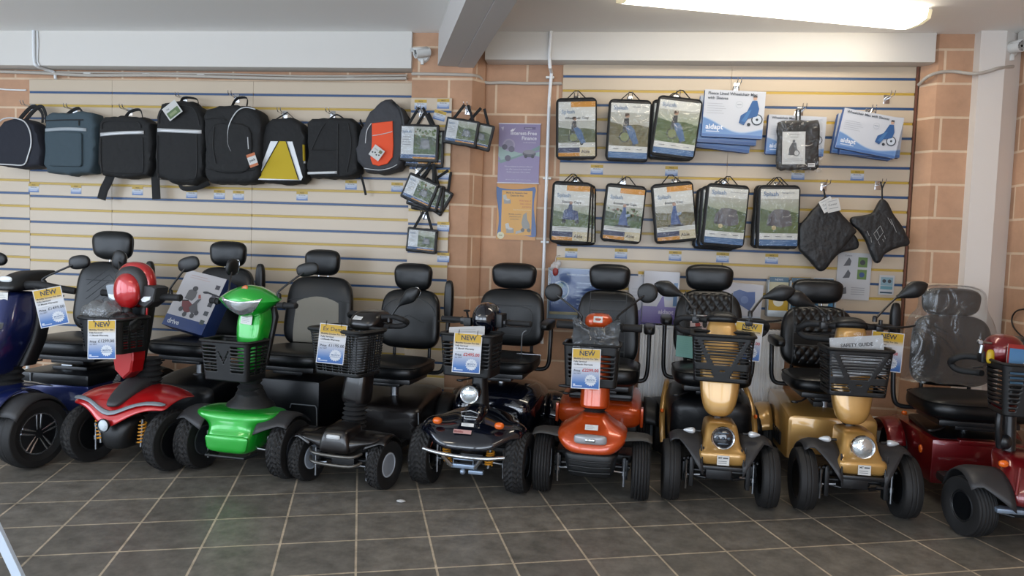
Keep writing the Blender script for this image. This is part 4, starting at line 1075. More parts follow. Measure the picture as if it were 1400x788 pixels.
# ================================================================ orange
def orange():
    K = paint('burnt_orange_paint', '#c04712', .08, .25)
    s = Scooter(.045, 4.03, 4.5, 'burnt orange scooter with round mirrors and clear pouch above the basket'); R = .165
    s.wheels(.268, R=R, W=.095, rr=.085, tread='rib', rim='silver', steer=2, rear_hw=.27)
    s.suspension(.26, R)
    b = MB(); b.zl([(.262, 0, -.165, .05, .115, 3.2), (.285, 0, -.175, .09, .150, 3.2), (.305, 0, -.172, .12, .172, 3.2), (.335, 0, -.160, .16, .192, 3.6), (.37, 0, -.125, .18, .195, 3.8), (.395, 0, -.085, .18, .15, 3.4), (.425, 0, -.045, .17, .09, 3), (.46, 0, -.02, .16, .065, 3)], N=56)
    s.part(b, 'front_cowl', K, sub=1, sharp=0)
    b = MB(); b.sell((0, -.158, .352), (.088, .025, .026), 4.5, 2.6, 'y', N=40); o = s.part(b, 'headlight', mat('lamp_bezel_grey', '#a4a4a8', .3, metal=.3))
    b = MB(); b.sell((0, -.172, .352), (.036, .014, .014), 3, 2.4, 'y', N=28, M=8); b.sell((-.018, -.182, .352), (.012, .006, .011), 2, 2, 'y', N=14, M=6); b.sell((.018, -.182, .352), (.012, .006, .011), 2, 2, 'y', N=14, M=6); s.part(b, 'lamp_lens', LENS, o)
    s.sticker((-.0, -.108, .405), .07, .030, 'lines', rot=rx(-.6))
    b = MB(); b.zl([(.13, 0, -.12, .08, .112, 5), (.14, 0, -.135, .10, .125, 5), (.20, 0, -.145, .10, .135, 5), (.262, 0, -.15, .10, .148, 5), (.275, 0, -.14, .09, .15, 5)], N=48)
    s.part(b, 'front_bumper', PLAST, sub=1, sharp=0)
    b = MB()
    for z in (.17, .20, .23): b.tube([(-.11, -.143, z), (0, -.150, z-.004), (.11, -.143, z)], .005)
    s.part(b, 'bumper_ribs', PLAST)
    s.fenders(.155, .325, .205, 28, 22, 70, z0=.168, m=mat('grey_fender_warm', '#3c3a37', .6), droop=.012, flat=.95)
    s.deck(.22, .14, .5, .20)
    s.turn(0)
    s.gaiter(0, .08, .445, .50, .06, .06, 2)
    b = s.tb(); b.zl([(.485, 0, .0, .15, .078, 2.5), (.50, 0, -.01, .16, .083, 2.5), (.70, 0, .03, .18, .080, 2.5), (.93, 0, .09, .21, .078, 3.2)], N=40); s.part(b, 'steering_column', K)
    b = s.tb(); b.sell((0, .14, .955), (.078, .08, .05), 2.6, 2.4, 'y', N=36); s.part(b, 'tiller_head', K)
    s.sticker((0, .065, .975), .05, .036, 'lines', rot=rx(-.45), tiller=True)
    s.bars(.14, .925, .245, gx=.10, back=.02, r=.022, lever=False)
    b = s.tb(); b.rbox(-.12, -.07, .09, .16, .87, .93, .01); s.part(b, 'control_pod', PLAST)
    b = s.tb(); b.rbox(.07, .12, .09, .16, .90, .95, .01); s.part(b, 'control_pod', PLAST)
    s.mirror((-.105, .13, .96), (-.275, .22, 1.105), (.053, .016, .053), 'round'); s.mirror((.105, .13, .96), (.265, .22, 1.125), (.058, .016, .058), 'round')
    pat = slots(((-.85, -.45), (.35, .88)), vrows(.2, .82, 6, .5))
    s.basket(-.02, -.08, .615, .845, .30, .275, .20, pred=lambda f, u, v: pat(f, u, v) if f == 'f' else True, rim=.010)
    b = s.tb(); b.sell((-.15, -.02, .605), (.05, .012, .010), 3, 2, 'z', N=20, M=8); s.part(b, 'basket_clip', BLKMET)
    b = MB(); b.rbox(-.235, .235, .50, 1.10, .14, .30, .02); s.part(b, 'rear_chassis', SATIN)
    b = MB(); b.yl([(.46, 0, .275, .38, .235, 5), (.48, 0, .268, .40, .258, 5), (.70, 0, .27, .44, .262, 5), (1.0, 0, .28, .46, .255, 5), (1.10, 0, .3, .42, .22, 5)], N=56); s.part(b, 'rear_body', K, sub=1, sharp=40)
    b = MB(); b.rbox(-.20, .20, .55, 1.02, .42, .465, .02); s.part(b, 'battery_cover', SATIN)
    for sx in (-1, 1):
        b = MB(); b.rbox(sx*.262-.01, sx*.262+.01, .50, .56, .275, .395, .008); s.part(b, 'side_trim', K)
    s.rear_fender(.32, PLAST, R=.20, w=.10)
    s.seat(cx=.01, w=.46, bw=.41, bz=1.10, zt=.675, th=.16, hw=.132, hz=(1.095, 1.265), style='ribs', by=.82, hy=.88, y0=.40, d=.44, tilt=5, bb=.60, arms=('', 'down'), arm_z=.87)
    return s
org = orange()

# ================================================================ red, left
def red():
    K = paint('bright_red_paint', '#b31418', .08, .25); SG = mat('silver_grey_panel', '#7d848b', .35, metal=.3)
    s = Scooter(-2.655, 3.99, 6.5, 'bright red scooter with a red disc on its head and orange springs'); R = .178
    s.wheels(.275, R=R, W=.088, rr=.105, tread='knob', rim='dark', steer=-10, rear_hw=.28)
    s.suspension(.27, R, spring=(.135, SPRING, -.08, .16, .29))
    rows = half([[(0, -.20, .255), (.08, -.185, .305), (.16, -.15, .355), (.24, -.13, .375), (.30, -.10, .365)],
                 [(0, -.195, .30), (.08, -.175, .345), (.16, -.14, .385), (.25, -.12, .40), (.315, -.08, .385)],
                 [(0, -.14, .38), (.08, -.12, .40), (.16, -.09, .425), (.25, -.05, .43), (.315, 0, .41)],
                 [(0, -.03, .45), (.08, -.01, .455), (.16, .0, .46), (.25, .04, .45), (.33, .08, .42)],
                 [(0, .14, .47), (.08, .15, .47), (.16, .15, .465), (.25, .17, .44), (.32, .18, .39)]])
    b = MB(); b.grid(rows); s.part(b, 'front_cowl', K, sub=2, solid=.01, sharp=0)
    rows = half([[(0, -.190, .325), (.08, -.176, .360), (.16, -.146, .398), (.24, -.130, .405), (.305, -.105, .392)],
                 [(0, -.172, .352), (.08, -.158, .385), (.16, -.130, .418), (.25, -.105, .426), (.318, -.075, .408)]])
    b = MB(); b.grid(rows); s.part(b, 'cowl_stripe', SG, sub=1, solid=.006, label='silver-grey stripe')
    b = MB(); b.zl([(.375, 0, -.185, -.05, .035, 3), (.41, 0, -.155, .05, .06, 3), (.45, 0, -.095, .12, .078, 3), (.50, 0, -.02, .18, .070, 3), (.52, 0, .02, .18, .05, 3)]); s.part(b, 'cowl_spine', GREYPL, sub=1, sharp=0)
    b = MB(); b.zl([(.13, 0, -.14, .04, .06, 3), (.14, 0, -.155, .06, .075, 3), (.20, 0, -.175, .02, .09, 3), (.27, 0, -.165, .02, .11, 3), (.32, 0, -.12, .03, .12, 3)]); s.part(b, 'chin', PLAST, sub=1, sharp=0)
    s.lamp((0, -.215, .288), .036, m=mat('white_led_disc', '#c9d3da', .3, bump=.8, bscale=120), ring=BLKMET, depth=.02)
    s.deck(.23, .14, .5, .2)
    s.turn(-6, dy=-.06, dx=-.025)
    s.gaiter(.03, .19, .46, .62, .075, .06, 5)
    b = s.tb(); b.prism([(-.075, .63), (-.06, .56), (0, .515), (.06, .56), (.075, .63), (.075, .74), (-.075, .74)], .03, .13, bev=.01); s.part(b, 'column_shield', K)
    b = s.tb(); b.zl([(.56, 0, .09, .16, .05, 3), (.75, 0, .10, .2, .06, 4), (.93, 0, .13, .23, .065, 4)]); s.part(b, 'steering_column', PLAST)
    b = s.tb(); b.tube([(.068, .12, .62), (.085, .13, .95)], .006); s.part(b, 'column_side_strip', K)
    # head: oval disc, dark arch, red arch, grey wings with lamp bars
    b = s.tb(); b.sell((0, .065, 1.030), (.092, .045, .105), 2.15, 2.2, 'y', N=44); s.part(b, 'head_disc', K)
    b = s.tb(); b.sell((-.005, .10, 1.06), (.112, .045, .115), 2.3, 3, 'y', N=40); s.part(b, 'head_arch', GREYPL)
    b = s.tb(); b.sell((-.015, .145, 1.065), (.135, .05, .135), 2.3, 3, 'y', N=40); s.part(b, 'head_shell', K)
    for sx in (-1, 1):
        b = s.tb(); b.prism([(sx*.07, 1.07), (sx*.165, 1.065), (sx*.19, 1.055), (sx*.17, .975), (sx*.11, .935), (sx*.06, .95)], .085, .19, bev=.008); o = s.part(b, 'head_wing', SG if sx < 0 else GREYPL)
        b = s.tb(); b.prism([(sx*.088, .985), (sx*.11, 1.002), (sx*.160, 1.005), (sx*.155, .985), (sx*.12, .97), (sx*.095, .972)], .076, .09, bev=.003); s.part(b, 'lamp_bar', REDLED, o)
    b = s.tb(); b.sell((0, .06, .905), (.035, .03, .04), 3, 2, 'y'); s.part(b, 'basket_hook', PLAST)
    s.bars(.20, 1.0, .34, gx=.17, back=.04, r=.02)
    s.mirror((.19, .20, 1.02), (.265, .26, 1.195), (.078, .02, .045), 'oval', rot=-15); s.mirror((-.15, .16, 1.08), (-.27, .26, 1.20), (.050, .02, .060), 'oval', rot=18)
    pat = slots(((-.9, -.7), (.15, .86)), vrows(.16, .86, 8, .45))
    s.basket(-.03, -.105, .685, .88, .305, .275, .22, pred=lambda f, u, v: pat(f, u, v) if f == 'f' else slots((), vrows(.14, .86, 9, .5), side=((-.8, -.45), (-.3, .05), (.2, .55)))(f, u, v), rim=.014, bulge=.03)
    b = MB(); b.yl([(.40, 0, .17, .36, .22, 6), (.42, 0, .15, .40, .245, 6), (.60, 0, .15, .46, .26, 5), (1.05, 0, .16, .47, .26, 5), (1.14, 0, .2, .40, .22, 5)], N=56); s.part(b, 'rear_body', SATIN, sub=1, sharp=40)
    s.sticker((-.17, .405, .385), .12, .055, 'plate', rot=rx(-.08))
    s.rear_fender(.33, GREYPL, R=.21, w=.10)
    s.seat(cx=.005, w=.52, bw=.46, bz=1.16, zt=.70, th=.125, hw=.138, hz=(1.155, 1.33), style='plain', by=.83, hy=.9, y0=.38, d=.46, tilt=7, bb=.64, arms=('', 'up1.18'))
    return s
rd = red()

# ================================================================ blue, left edge
def blue():
    K = paint('metallic_blue_paint', '#16245c', .10, .45)
    s = Scooter(-3.435, 3.86, 3, 'dark blue scooter cut by the left edge of the photo'); R = .20
    s.wheels(.27, R=R, W=.125, rr=.118, tread='slick', rim='alloy', steer=-8, rear_hw=.28, rear_y=1.02)
    s.suspension(.26, R)
    rows = half([[(0, -.20, .24), (.09, -.19, .24), (.16, -.17, .26)], [(0, -.21, .32), (.09, -.2, .32), (.17, -.17, .33)], [(0, -.15, .40), (.09, -.15, .40), (.17, -.12, .40)], [(0, -.05, .455), (.09, -.05, .45), (.18, -.03, .44)], [(0, .12, .48), (.09, .12, .475), (.19, .12, .46)], [(0, .30, .42), (.09, .30, .42), (.2, .30, .40)]])
    b = MB(); b.grid(rows); s.part(b, 'front_cowl', K, sub=2, solid=.01, sharp=0)
    s.fenders(.19, .335, .226, 55, 55, 62, z0=.20, m=GREYPL, droop=.02)
    s.fenders(.12, .22, .250, 62, 62, 55, z0=.20, m=K, droop=0)
    s.deck(.24, .2, .58, .22)
    s.turn(-4, dx=.03)
    s.gaiter(0, .08, .46, .56, .08, .07, 3)
    # tall leg shield leaning back
    b = s.tb(); b.zl([(.515, -.03, -.06, .10, .07, 3), (.53, -.03, -.09, .12, .09, 3), (.60, -.02, -.12, .15, .110, 3), (.72, 0, -.11, .19, .130, 3), (.82, .005, -.07, .22, .128, 3), (.90, .01, -.02, .23, .100, 3), (.97, .01, .02, .24, .085, 3), (1.005, .01, .05, .24, .075, 3)], N=48); s.part(b, 'column_shield', K, sub=1, sharp=0)
    b = s.tb(); b.zl([(.56, 0, .10, .22, .09, 4), (.70, 0, .14, .26, .125, 4), (.84, 0, .17, .29, .135, 4), (.88, 0, .18, .26, .11, 4)], N=40); s.part(b, 'column_back', PLAST)
    for sx in (-1, 1):
        b = s.tb(); pts = []
        for i in range(7):
            t = i/6; z = .62+.22*t; x = sx*(.045+.060*t); pts.append((x, -.108+.05*t*t, z))
        for i in range(6):
            p, q = pts[i], pts[i+1]; b.prism([(p[0]-.014, p[2]+.004), (p[0]+.014, p[2]-.002), (q[0]+.014, q[2]-.006), (q[0]-.014, q[2]-.002)], p[1]-.012, p[1]+.03)
        s.part(b, 'lamp_bar', mat('led_strip_lens', '#aeb6bd', .2, metal=.4))
    s.sticker((.04, .02, .975), .06, .055, 'lines', rot=rz(.3) @ rx(-.1), tiller=True)
    # black dash hood with clear display rim
    b = s.tb(); b.zl([(1.00, .01, .02, .25, .088, 4), (1.04, .01, .045, .27, .082, 4), (1.075, .01, .08, .30, .076, 3.6), (1.105, .01, .12, .37, .068, 3.4), (1.125, .01, .20, .42, .05, 3)], N=44); s.part(b, 'dashboard', PLAST, sub=1, sharp=0)
    b = s.tb(); b.sell((.01, .070, 1.075), (.045, .012, .018), 2.6, 2, 'y', N=30, M=8); s.part(b, 'lamp_bar', REDLED)
    for sx in (-1, 1):
        b = s.tb(); b.tube(smooth_path([(sx*.08, .14, 1.04), (sx*.18, .14, 1.045), (sx*.26, .16, 1.03), (sx*.33, .20, 1.01)], 5), [.026]*8+[.021]*8, N=14) if 0 else b.tube(smooth_path([(sx*.08, .14, 1.04), (sx*.18, .14, 1.045), (sx*.28, .16, 1.03), (sx*.37, .20, 1.015)], 5), .026, r2=.020, N=14); s.part(b, 'grip', GRIPR)
        l = s.tb(); l.tube([(sx*.16, .12, 1.03), (sx*.28, .14, .995), (sx*.32, .17, .985)], .008, flat=.6); s.part(l, 'brake_lever', BLKMET)
    s.mirror((.20, .15, 1.055), (.36, .24, 1.185), (.072, .022, .042), 'oval', rot=-8); s.mirror((-.17, .15, 1.055), (-.245, .24, 1.185), (.072, .022, .042), 'oval', rot=8)
    b = s.tb(); rows = [[(x, .02+.8*x*x+.08*v, .94+.12*v-.5*x*x) for x in [-.30+.022*i for i in range(10)]] for v in (0, .5, 1)]
    b.grid(rows); s.part(b, 'knee_guard', clear_mat('tinted_shield', '#dfe6e6', .10, .08, .05), solid=.003)
    b = MB(); b.rbox(-.27, .27, .44, 1.16, .15, .385, .02); o = s.part(b, 'rear_body', K)
    b = MB(); b.rbox(-.265, .265, .445, 1.15, .38, .455, .02); b.rbox(-.13, .13, .6, .95, .44, .475, .01); s.part(b, 'battery_cover', SATIN, o)
    b = MB(); b.rbox(-.15, -.14, .438, .448, .385, .45, .002); s.part(b, 'cover_seam', mat('edge_strip_grey'), o)
    b = MB()
    for k in range(5): b.prism([(.66+.012*k, .36+.012*k), (.74, .372+.01*k), (.74, .378+.01*k), (.66+.012*k, .368+.012*k)], .266, .270, axis='x')
    s.part(b, 'winged_badge', mat('badge_silver', '#c3c6c8', .3), o)
    b = MB(); b.rbox(-.06, .02, .60, .62, .473, .485, .004); s.part(b, 'lid_handle', STEEL, o)
    s.rear_fender(.34, GREYPL, R=.23, y0=1.02, z0=.2, w=.11)
    s.seat(cx=.0, w=.60, bw=.52, bz=1.17, zt=.68, th=.14, hw=.155, hz=(1.175, 1.375), style='diamond', by=.92, hy=.98, y0=.48, d=.48, tilt=7, bb=.66, arms=('', 'up1.17'))
    return s
blu = blue()

# ================================================================ dark red, right edge
def darkred():
    K = paint('deep_red_paint', '#6e0c14', .10, .30)
    s = Scooter(2.175, 3.80, 3, 'deep red scooter at the right edge with plastic wrap over its seat back'); R = .150
    s.wheels(.255, R=R, W=.10, rr=.075, tread='rib', rim='dark', steer=14, rear_hw=.27, rear_y=.98, rR=.165)
    s.suspension(.255, R)
    b = MB(); b.zl([(.205, 0, -.165, .05, .135, 4), (.22, 0, -.175, .06, .145, 4), (.27, 0, -.17, .08, .145, 4), (.30, 0, -.15, .10, .140, 4), (.36, 0, -.11, .14, .13, 4), (.41, 0, -.05, .18, .115, 4), (.43, 0, 0, .18, .09, 4)], N=48); s.part(b, 'front_cowl', K, sub=1, sharp=0)
    for sx in (-1, 1):
        b = MB(); b.tube([(sx*.095, -.12, .39), (sx*.125, -.165, .27)], .008); s.part(b, 'cowl_ridge', K)
    s.lamp((0, -.14, .345), .062, m=DKLENS, ring=CHROME, leds=True, tilt=-12)
    s.indicators(.14, -.06, .39, 'pod', AMBER, .018)
    s.sticker((.01, -.178, .24), .06, .05, 'plate', text='MT')
    b = MB(); b.rbox(-.20, .20, -.16, -.10, .175, .197, .005); s.part(b, 'bumper_strip', mat('pale_zinc', '#8d9db0', .35, metal=.6))
    s.fenders(.13, .31, .20, 78, 45, 70, z0=.15, m=GREYPL, droop=.02)
    s.deck(.23, .16, .55, .19, m=GREYPL)
    s.turn(-4, dx=-.05)
    b = s.tb(); b.tube([(0, .08, .42), (0, .14, .92)], .03); b.tube(smooth_path([(-.05, .06, .44), (-.07, .04, .56), (-.05, .06, .66), (0, .08, .70)], 4), .016); b.sell((-.03, .06, .47), (.032, .03, .038), 2.4, 2, 'y', N=20, M=8); s.part(b, 'steering_column', BLKMET)
    b = s.tb(); b.zl([(.625, 0, .0, .14, .09, 3), (.64, 0, -.01, .16, .10, 3), (.66, 0, .02, .16, .09, 3)]); s.part(b, 'basket_bracket', K)
    b = s.tb(); b.sell((-.055, .09, .925), (.090, .10, .085), 2.5, 2.3, 'y', N=40, taper=-.1); s.part(b, 'tiller_head', K)
    b = s.tb(); b.sell((.045, .17, .955), (.03, .07, .04), 3, 3, 'y'); s.part(b, 'control_pod', PLAST)
    b = s.tb(); b.rbox(-.16, -.12, .06, .12, .86, .92, .01); s.part(b, 'control_pod', PLAST)
    b = s.tb(); b.sell((-.135, .02, .90), (.018, .012, .035), 3, 2, 'y'); s.part(b, 'key_tag', mat('yellow_tag', '#c2a01c', .4))
    b = s.tb(); b.tube([(-.13, .03, .965), (-.18, .02, .97)], .006); b.lathe([(.010, -.01), (.014, 0), (.010, .012)], (-.185, .02, .97), 'y', 14); b.tube([(-.175, .02, .955), (-.18, .02, .915)], .011); s.part(b, 'ignition_key', STEEL)
    s.loop_bars(.13, .875, .24, dz=.08, x0=.10, r=.017)
    def pred(f, u, v):
        if v < .08 or v > .90: return True
        if f == 'f':
            if abs(u) > .86: return True
            if (v*11) % 1 > .5: return True
            if abs(u) < .45: return abs(u) > .30+.35*(1-v)
            return (.45+.25*(1-v)) > abs(u)
        return (v*11) % 1 > .5 or abs(u) > .8
    s.basket(.04, -.145, .635, .885, .345, .30, .24, pred, rim=.010, rows=44)
    b = MB(); b.rbox(-.26, .26, .47, 1.14, .11, .365, .022); b.rbox(-.12, .08, .465, .60, .34, .372, .008); o = s.part(b, 'rear_body', K)
    b = MB(); b.yl([(.50, 0, .345, .368, .215, 9), (.54, 0, .35, .376, .23, 8), (.95, 0, .37, .410, .22, 6), (1.0, 0, .36, .39, .2, 6)], N=40); s.part(b, 'battery_cover', SATIN, o)
    for sx in (-1, 1):
        b = MB(); b.sell((sx*.262, .62, .27), (.010, .022, .024), 2.4, 2, 'y', N=16, M=8); s.part(b, 'indicator', AMBER)
        b = MB(); b.sell((sx*.22, 1.02, .395), (.018, .014, .014), 2.4, 2, 'y', N=16, M=8); s.part(b, 'rear_indicator', AMBER)
    s.rear_fender(.33, K, R=.205, w=.10)
    b = MB(); b.tube(smooth_path([(.10, .5, .42), (.02, .3, .45), (-.04, .12, .44)], 5), .006); s.part(b, 'wiring_loom', BLKMET)
    s.seat(cx=-.01, w=.58, bw=.46, bz=1.04, zt=.61, th=.15, hw=.165, hz=(1.025, 1.195), style='plain', by=.88, hy=.94, y0=.42, d=.48, tilt=6, bb=.60, arms=('up1.09', ''))
    return s
drd = darkred()
# blow-moulded look of the wrap: crumpled clear film over backrest and headrest
def wrap():
    w0 = drd.world((0, .93, .82)); b = MB(); rnd = random.Random(3); X = drd.r.matrix_world
    R = []
    hts = [.62, .66, .74, .84, .94, 1.02, 1.05, 1.09, 1.15, 1.20, 1.215]
    wd = [.275, .270, .268, .262, .252, .235, .195, .185, .19, .17, .06]
    for z, w in zip(hts, wd):
        ring = []; yc = .945+.10*(z-.62)*.9
        for i in range(48):
            t = 2*PI*i/48; k = 1+.05*rnd.uniform(-1, 1)
            ring.append((w*k*sg(math.cos(t), .55), yc+(.085 if z > .64 else .10)*k*sg(math.sin(t), .6), z+.012*rnd.uniform(-1, 1)))
        R.append(ring)
    b.rings([[tuple(X @ Vector(p)-w0) for p in r] for r in R], cap0=False)
    o = b.build('plastic_wrap', clear_mat('cloudy_plastic_film', '#f2f4f5', .05, .16, .9, 5, milky=.05), sub=1, sharp=0); o.location = w0
    tag(o, 'clear crinkled plastic wrap pulled over the deep red scooter\'s backrest and headrest', 'plastic wrap')
wrap()
FABRIC = mat('black_fabric', '#141516', .8, bump=.9, bscale=16, bdist=.012)
FAB2 = mat('black_nylon', '#191a1c', .5, bump=.9, bscale=22, bdist=.010)
NAVYF = mat('navy_black_fabric', '#1f222c', .85, bump=.8, bscale=16, bdist=.010)
SLATE = mat('slate_teal_fabric', '#3b4a52', .85, bump=.8, bscale=16, bdist=.010)
CHARF = mat('charcoal_fabric', '#38393d', .75, bump=.9, bscale=16, bdist=.012)
YELF = mat('yellow_fabric', '#b9a01f', .8, bump=.3, bscale=400)
ORF = mat('orange_fabric', '#e04d22', .7, bump=.3, bscale=400)
REFL = mat('reflective_tape', '#c9cbcc', .35, metal=.2)
FILM = clear_mat('clear_vinyl_window', '#f8f9f9', .035, .10, 1.0, 10)
FILM2 = clear_mat('clear_poly_bag', '#f4f6f7', .04, .10, 1.0, 9)
GLOSSP = vcol_mat('glossy_print', .35, coat=.15, bump=.25, bscale=14)

def rrect(w, h, r, taper=0, n=6):
    P = []
    for cx, cz, a0 in ((w/2-r, h/2-r, 0), (-w/2+r, h/2-r, PI/2), (-w/2+r, -h/2+r, PI), (w/2-r, -h/2+r, 1.5*PI)):
        for k in range(n+1):
            a = a0+PI/2*k/n; x, z = cx+r*math.cos(a), cz+r*math.sin(a); P.append((x*(1-taper*z/(h/2)), z))
    return P
def dense(P, k=3):
    out = []
    for i in range(len(P)):
        a, b = P[i], P[(i+1) % len(P)]; L = math.dist(a, b); m = max(1, min(8, int(L/.03)))
        out += [(a[0]+(b[0]-a[0])*j/m, a[1]+(b[1]-a[1])*j/m) for j in range(m)]
    return out
def soft(P, d, mb=None, wob=0, seed=1, front=.92, y0=0):
    """soft flat-backed body: outline P in x,z; back at y0, front at y0-d"""
    b = mb or MB(); P = dense(P); cx = sum(p[0] for p in P)/len(P); cz = sum(p[1] for p in P)/len(P); rnd = random.Random(seed)
    W = [(rnd.uniform(-1, 1)*wob, rnd.uniform(-1, 1)*wob) for _ in P]
    R = []
    for y, k in ((0, .96), (-.02*d, .99), (-.25*d, 1.0), (-.65*d, 1.0), (-.88*d, .975), (-.98*d, front), (-1.0*d, front-.09), (-1.02*d, .45), (-1.03*d, .05)):
        R.append([(cx+(x-cx)*k+w0*k, y0+y+(w1*.5 if -.99 < y/d < -.3 else 0), cz+(z-cz)*k+w1*k) for (x, z), (w0, w1) in zip(P, W)])
    b.rings(R); return b
def hang(name, px, py, Y, label, cat, group=None, tilt=0, turn=0):
    o = empty(name, at(px, py, Y), (0, math.radians(tilt), math.radians(turn))); tag(o, label, cat, group); return o
PXM = lambda px, py, Y: (at(px+1, py, Y)-at(px, py, Y)).x

# ------------------------------------------------ hooks
hook_proto = None
def hook(px, py, label, n=2, Y=5.3, L=.10):
    global hook_proto
    p = at(px, py, Y); 
    if hook_proto is None:
        r = empty('slatwall_hook', (0, 0, 0)); b = MB(); b.rbox(-.02, .02, -.004, 0, -.045, .015, .002); b.box(-.02, .02, -.0, .004, .008, .014); b.build('plate', CHROME, r)
        for sx in (-1, 1):
            b = MB(); b.tube([(sx*.012, -.003, -.01), (sx*.012, -L, -.006), (sx*.012, -L-.012, .006), (sx*.012, -L-.016, .022)], .003, N=8); b.build('prong', CHROME, r)
        hook_proto = r; r.location = p; o = r
    else: o = copy_tree(hook_proto); o.location = p
    tag(o, label, 'hook', 'chrome slatwall hooks'); return o
hooks = [(788, 134, 'the wheelchair cosy pack at top left of the right panel'), (861, 134, 'the pack showing a person in a wheelchair under a grey sky'), (925, 133, 'the tilted upper cape pack beside the white packs'), (1007, 116, 'the upper white and blue wheelchair mac packs'),
         (1094, 150, 'the black pack with a white card'), (1187, 152, 'the tilted white and blue mac packs at far right'), (787, 246, 'the lower left scooter cape packs'), (852, 247, 'the scooter lap cape pack'), (922, 248, 'the tilted lower cape pack'), (990, 248, 'the stack of scooter storage cover packs'),
         (1062, 252, 'the last lower cape pack beside the diamond pouch'), (1126, 252, 'the large black diamond pouch'), (1200, 251, 'the small black pouch with white drawings'), (103, 149, 'the slate backpack'), (178, 150, 'the first black backpack with a white strip'),
         (253, 134, 'the second black backpack with a white strip'), (324, 132, 'the big black backpack with an orange tag'), (390, 155, 'the yellow triangle backpack'), (455, 155, 'the black bag with a low silver strip'), (45, 145, 'the dark arched bag at the left edge')]
for x, y, t in hooks: hook(x, y, 'chrome double hook holding '+t)
hook(1212, 133, 'empty chrome hook at the upper right of the slatwall')
hook(577, 152, 'chrome hook on the pier strip holding the largest zip bag', Y=5.178)
hook(640, 148, 'chrome hook at the edge of the pier strip holding two zip bags', Y=5.185)
hook(572, 232, 'chrome hook on the pier strip holding the fan of tilted zip bags', Y=5.178)
hook(582, 292, 'chrome hook on the pier strip holding the lowest zip bag', Y=5.178)

# ------------------------------------------------ picture printed on a card
def photo(p, x0, z0, x1, z1, kind, seed=0):
    rnd = random.Random(seed*7+3); w, h = x1-x0, z1-z0
    sky = {'hill': '#b9bcb4', 'green': '#8f9b78', 'hedge': '#9aa58a', 'moor': '#aaa79a'}[kind]
    p.rect(x0, z0+h*.5, x1, z1, sky, 1, c2='#b5b5ab')
    hz = z0+h*.62
    p.poly([(x0, z0), (x1, z0), (x1, hz-h*.04), (x0+w*.7, hz+h*.04), (x0+w*.35, hz), (x0, hz+h*.10)], {'hill': '#4f5a35', 'green': '#4a5d32', 'hedge': '#374a28', 'moor': '#625c3a'}[kind], 2)
    p.poly([(x0, z0), (x1, z0), (x1, z0+h*.3), (x0+w*.5, z0+h*.38), (x0, z0+h*.33)], {'hill': '#5d6340', 'green': '#5a6b3a', 'hedge': '#466033', 'moor': '#6f6642'}[kind], 3)
    cols = ['#3f4f2b', '#7d8b55', '#34431f', '#8f9466', '#5a5a34', '#2c3820']
    for _ in range(80):
        ex, ez = rnd.uniform(x0+.008, x1-.008), rnd.uniform(z0+.005, hz-.01); p.ell(ex, ez, rnd.uniform(.002, .007), rnd.choice(cols), 4, rnd.uniform(.001, .003), n=7)
    if kind == 'hedge':
        for _ in range(26): p.ell(rnd.uniform(x0+.01, x1-.01), rnd.uniform(hz-.01, z1-.012), rnd.uniform(.005, .011), rnd.choice(['#3f5a2c', '#53692f', '#7b5a35', '#6c8048']), 4, n=9)
def figure(p, cx, cz, k, what):
    def P(pts, c, l=6): p.poly([(cx+a*k, cz+b*k) for a, b in pts], c, l)
    if what == 'chair':       # person in a wheelchair, blue cover over the legs
        P([(-.35, .1), (-.30, .75), (-.05, .8), (0, .15)], '#25262a'); p.ell(cx-.14*k, cz+.93*k, .12*k, '#b08a72', 7)
        P([(-.27, .86), (-.26, 1.04), (-.05, 1.05), (-.04, .95)], '#4a3526', 8)
        P([(-.22, .35), (.05, .42), (.28, .2), (.55, -.55), (.28, -.6), (0, -.15)], '#44658f', 7)
        for r in (.30, .24): p.ell(cx-.22*k, cz-.22*k, r*k, '#2c2e31' if r > .27 else '#77804e', 6 if r > .27 else 7, n=18)
        p.ell(cx+.3*k, cz-.6*k, .1*k, '#2c2e31', 6, n=12)
    elif what == 'scooter':
        P([(-.5, -.1), (-.42, .45), (-.1, .62), (.12, .5), (.4, .42), (.5, -.1)], '#2c3d6b'); P([(-.3, .1), (-.15, .5), (.05, .45), (.15, .05)], '#3f5587', 7)
        P([(-.2, .55), (-.12, .85), (.05, .83), (.08, .5)], '#33456f', 7); p.ell(cx-.03*k, cz+.92*k, .1*k, '#a88670', 7)
        for a in (-.4, .4): p.ell(cx+a*k, cz-.2*k, .13*k, '#202225', 7, n=12)
    elif what == 'cover':
        P([(-.62, -.3), (-.55, .2), (-.28, .52), (.1, .55), (.5, .48), (.62, .1), (.66, -.28), (.2, -.4)], '#5d5a5e'); P([(-.28, .5), (-.05, -.1), (.2, .52)], '#6e6a6d', 7); P([(-.5, .1), (-.35, .15), (-.4, -.3), (-.55, -.28)], '#49474c', 7)
        p.ell(cx-.25*k, cz-.42*k, .12*k, '#b9a978', 8, n=12)
    elif what == 'seated':
        P([(-.3, -.5), (-.25, .1), (-.1, .55), (.12, .5), (.22, .0), (.35, -.5)], '#35518a'); P([(-.12, .5), (-.08, .75), (.1, .75), (.1, .5)], '#3b5a92', 7); p.ell(cx, cz+.85*k, .11*k, '#b79078', 7)
        P([(-.5, -.55), (.5, -.55), (.45, -.4), (-.45, -.42)], '#1f2124', 7); P([(.15, .1), (.4, .2), (.42, .35), (.1, .3)], '#8ba0bc', 7)

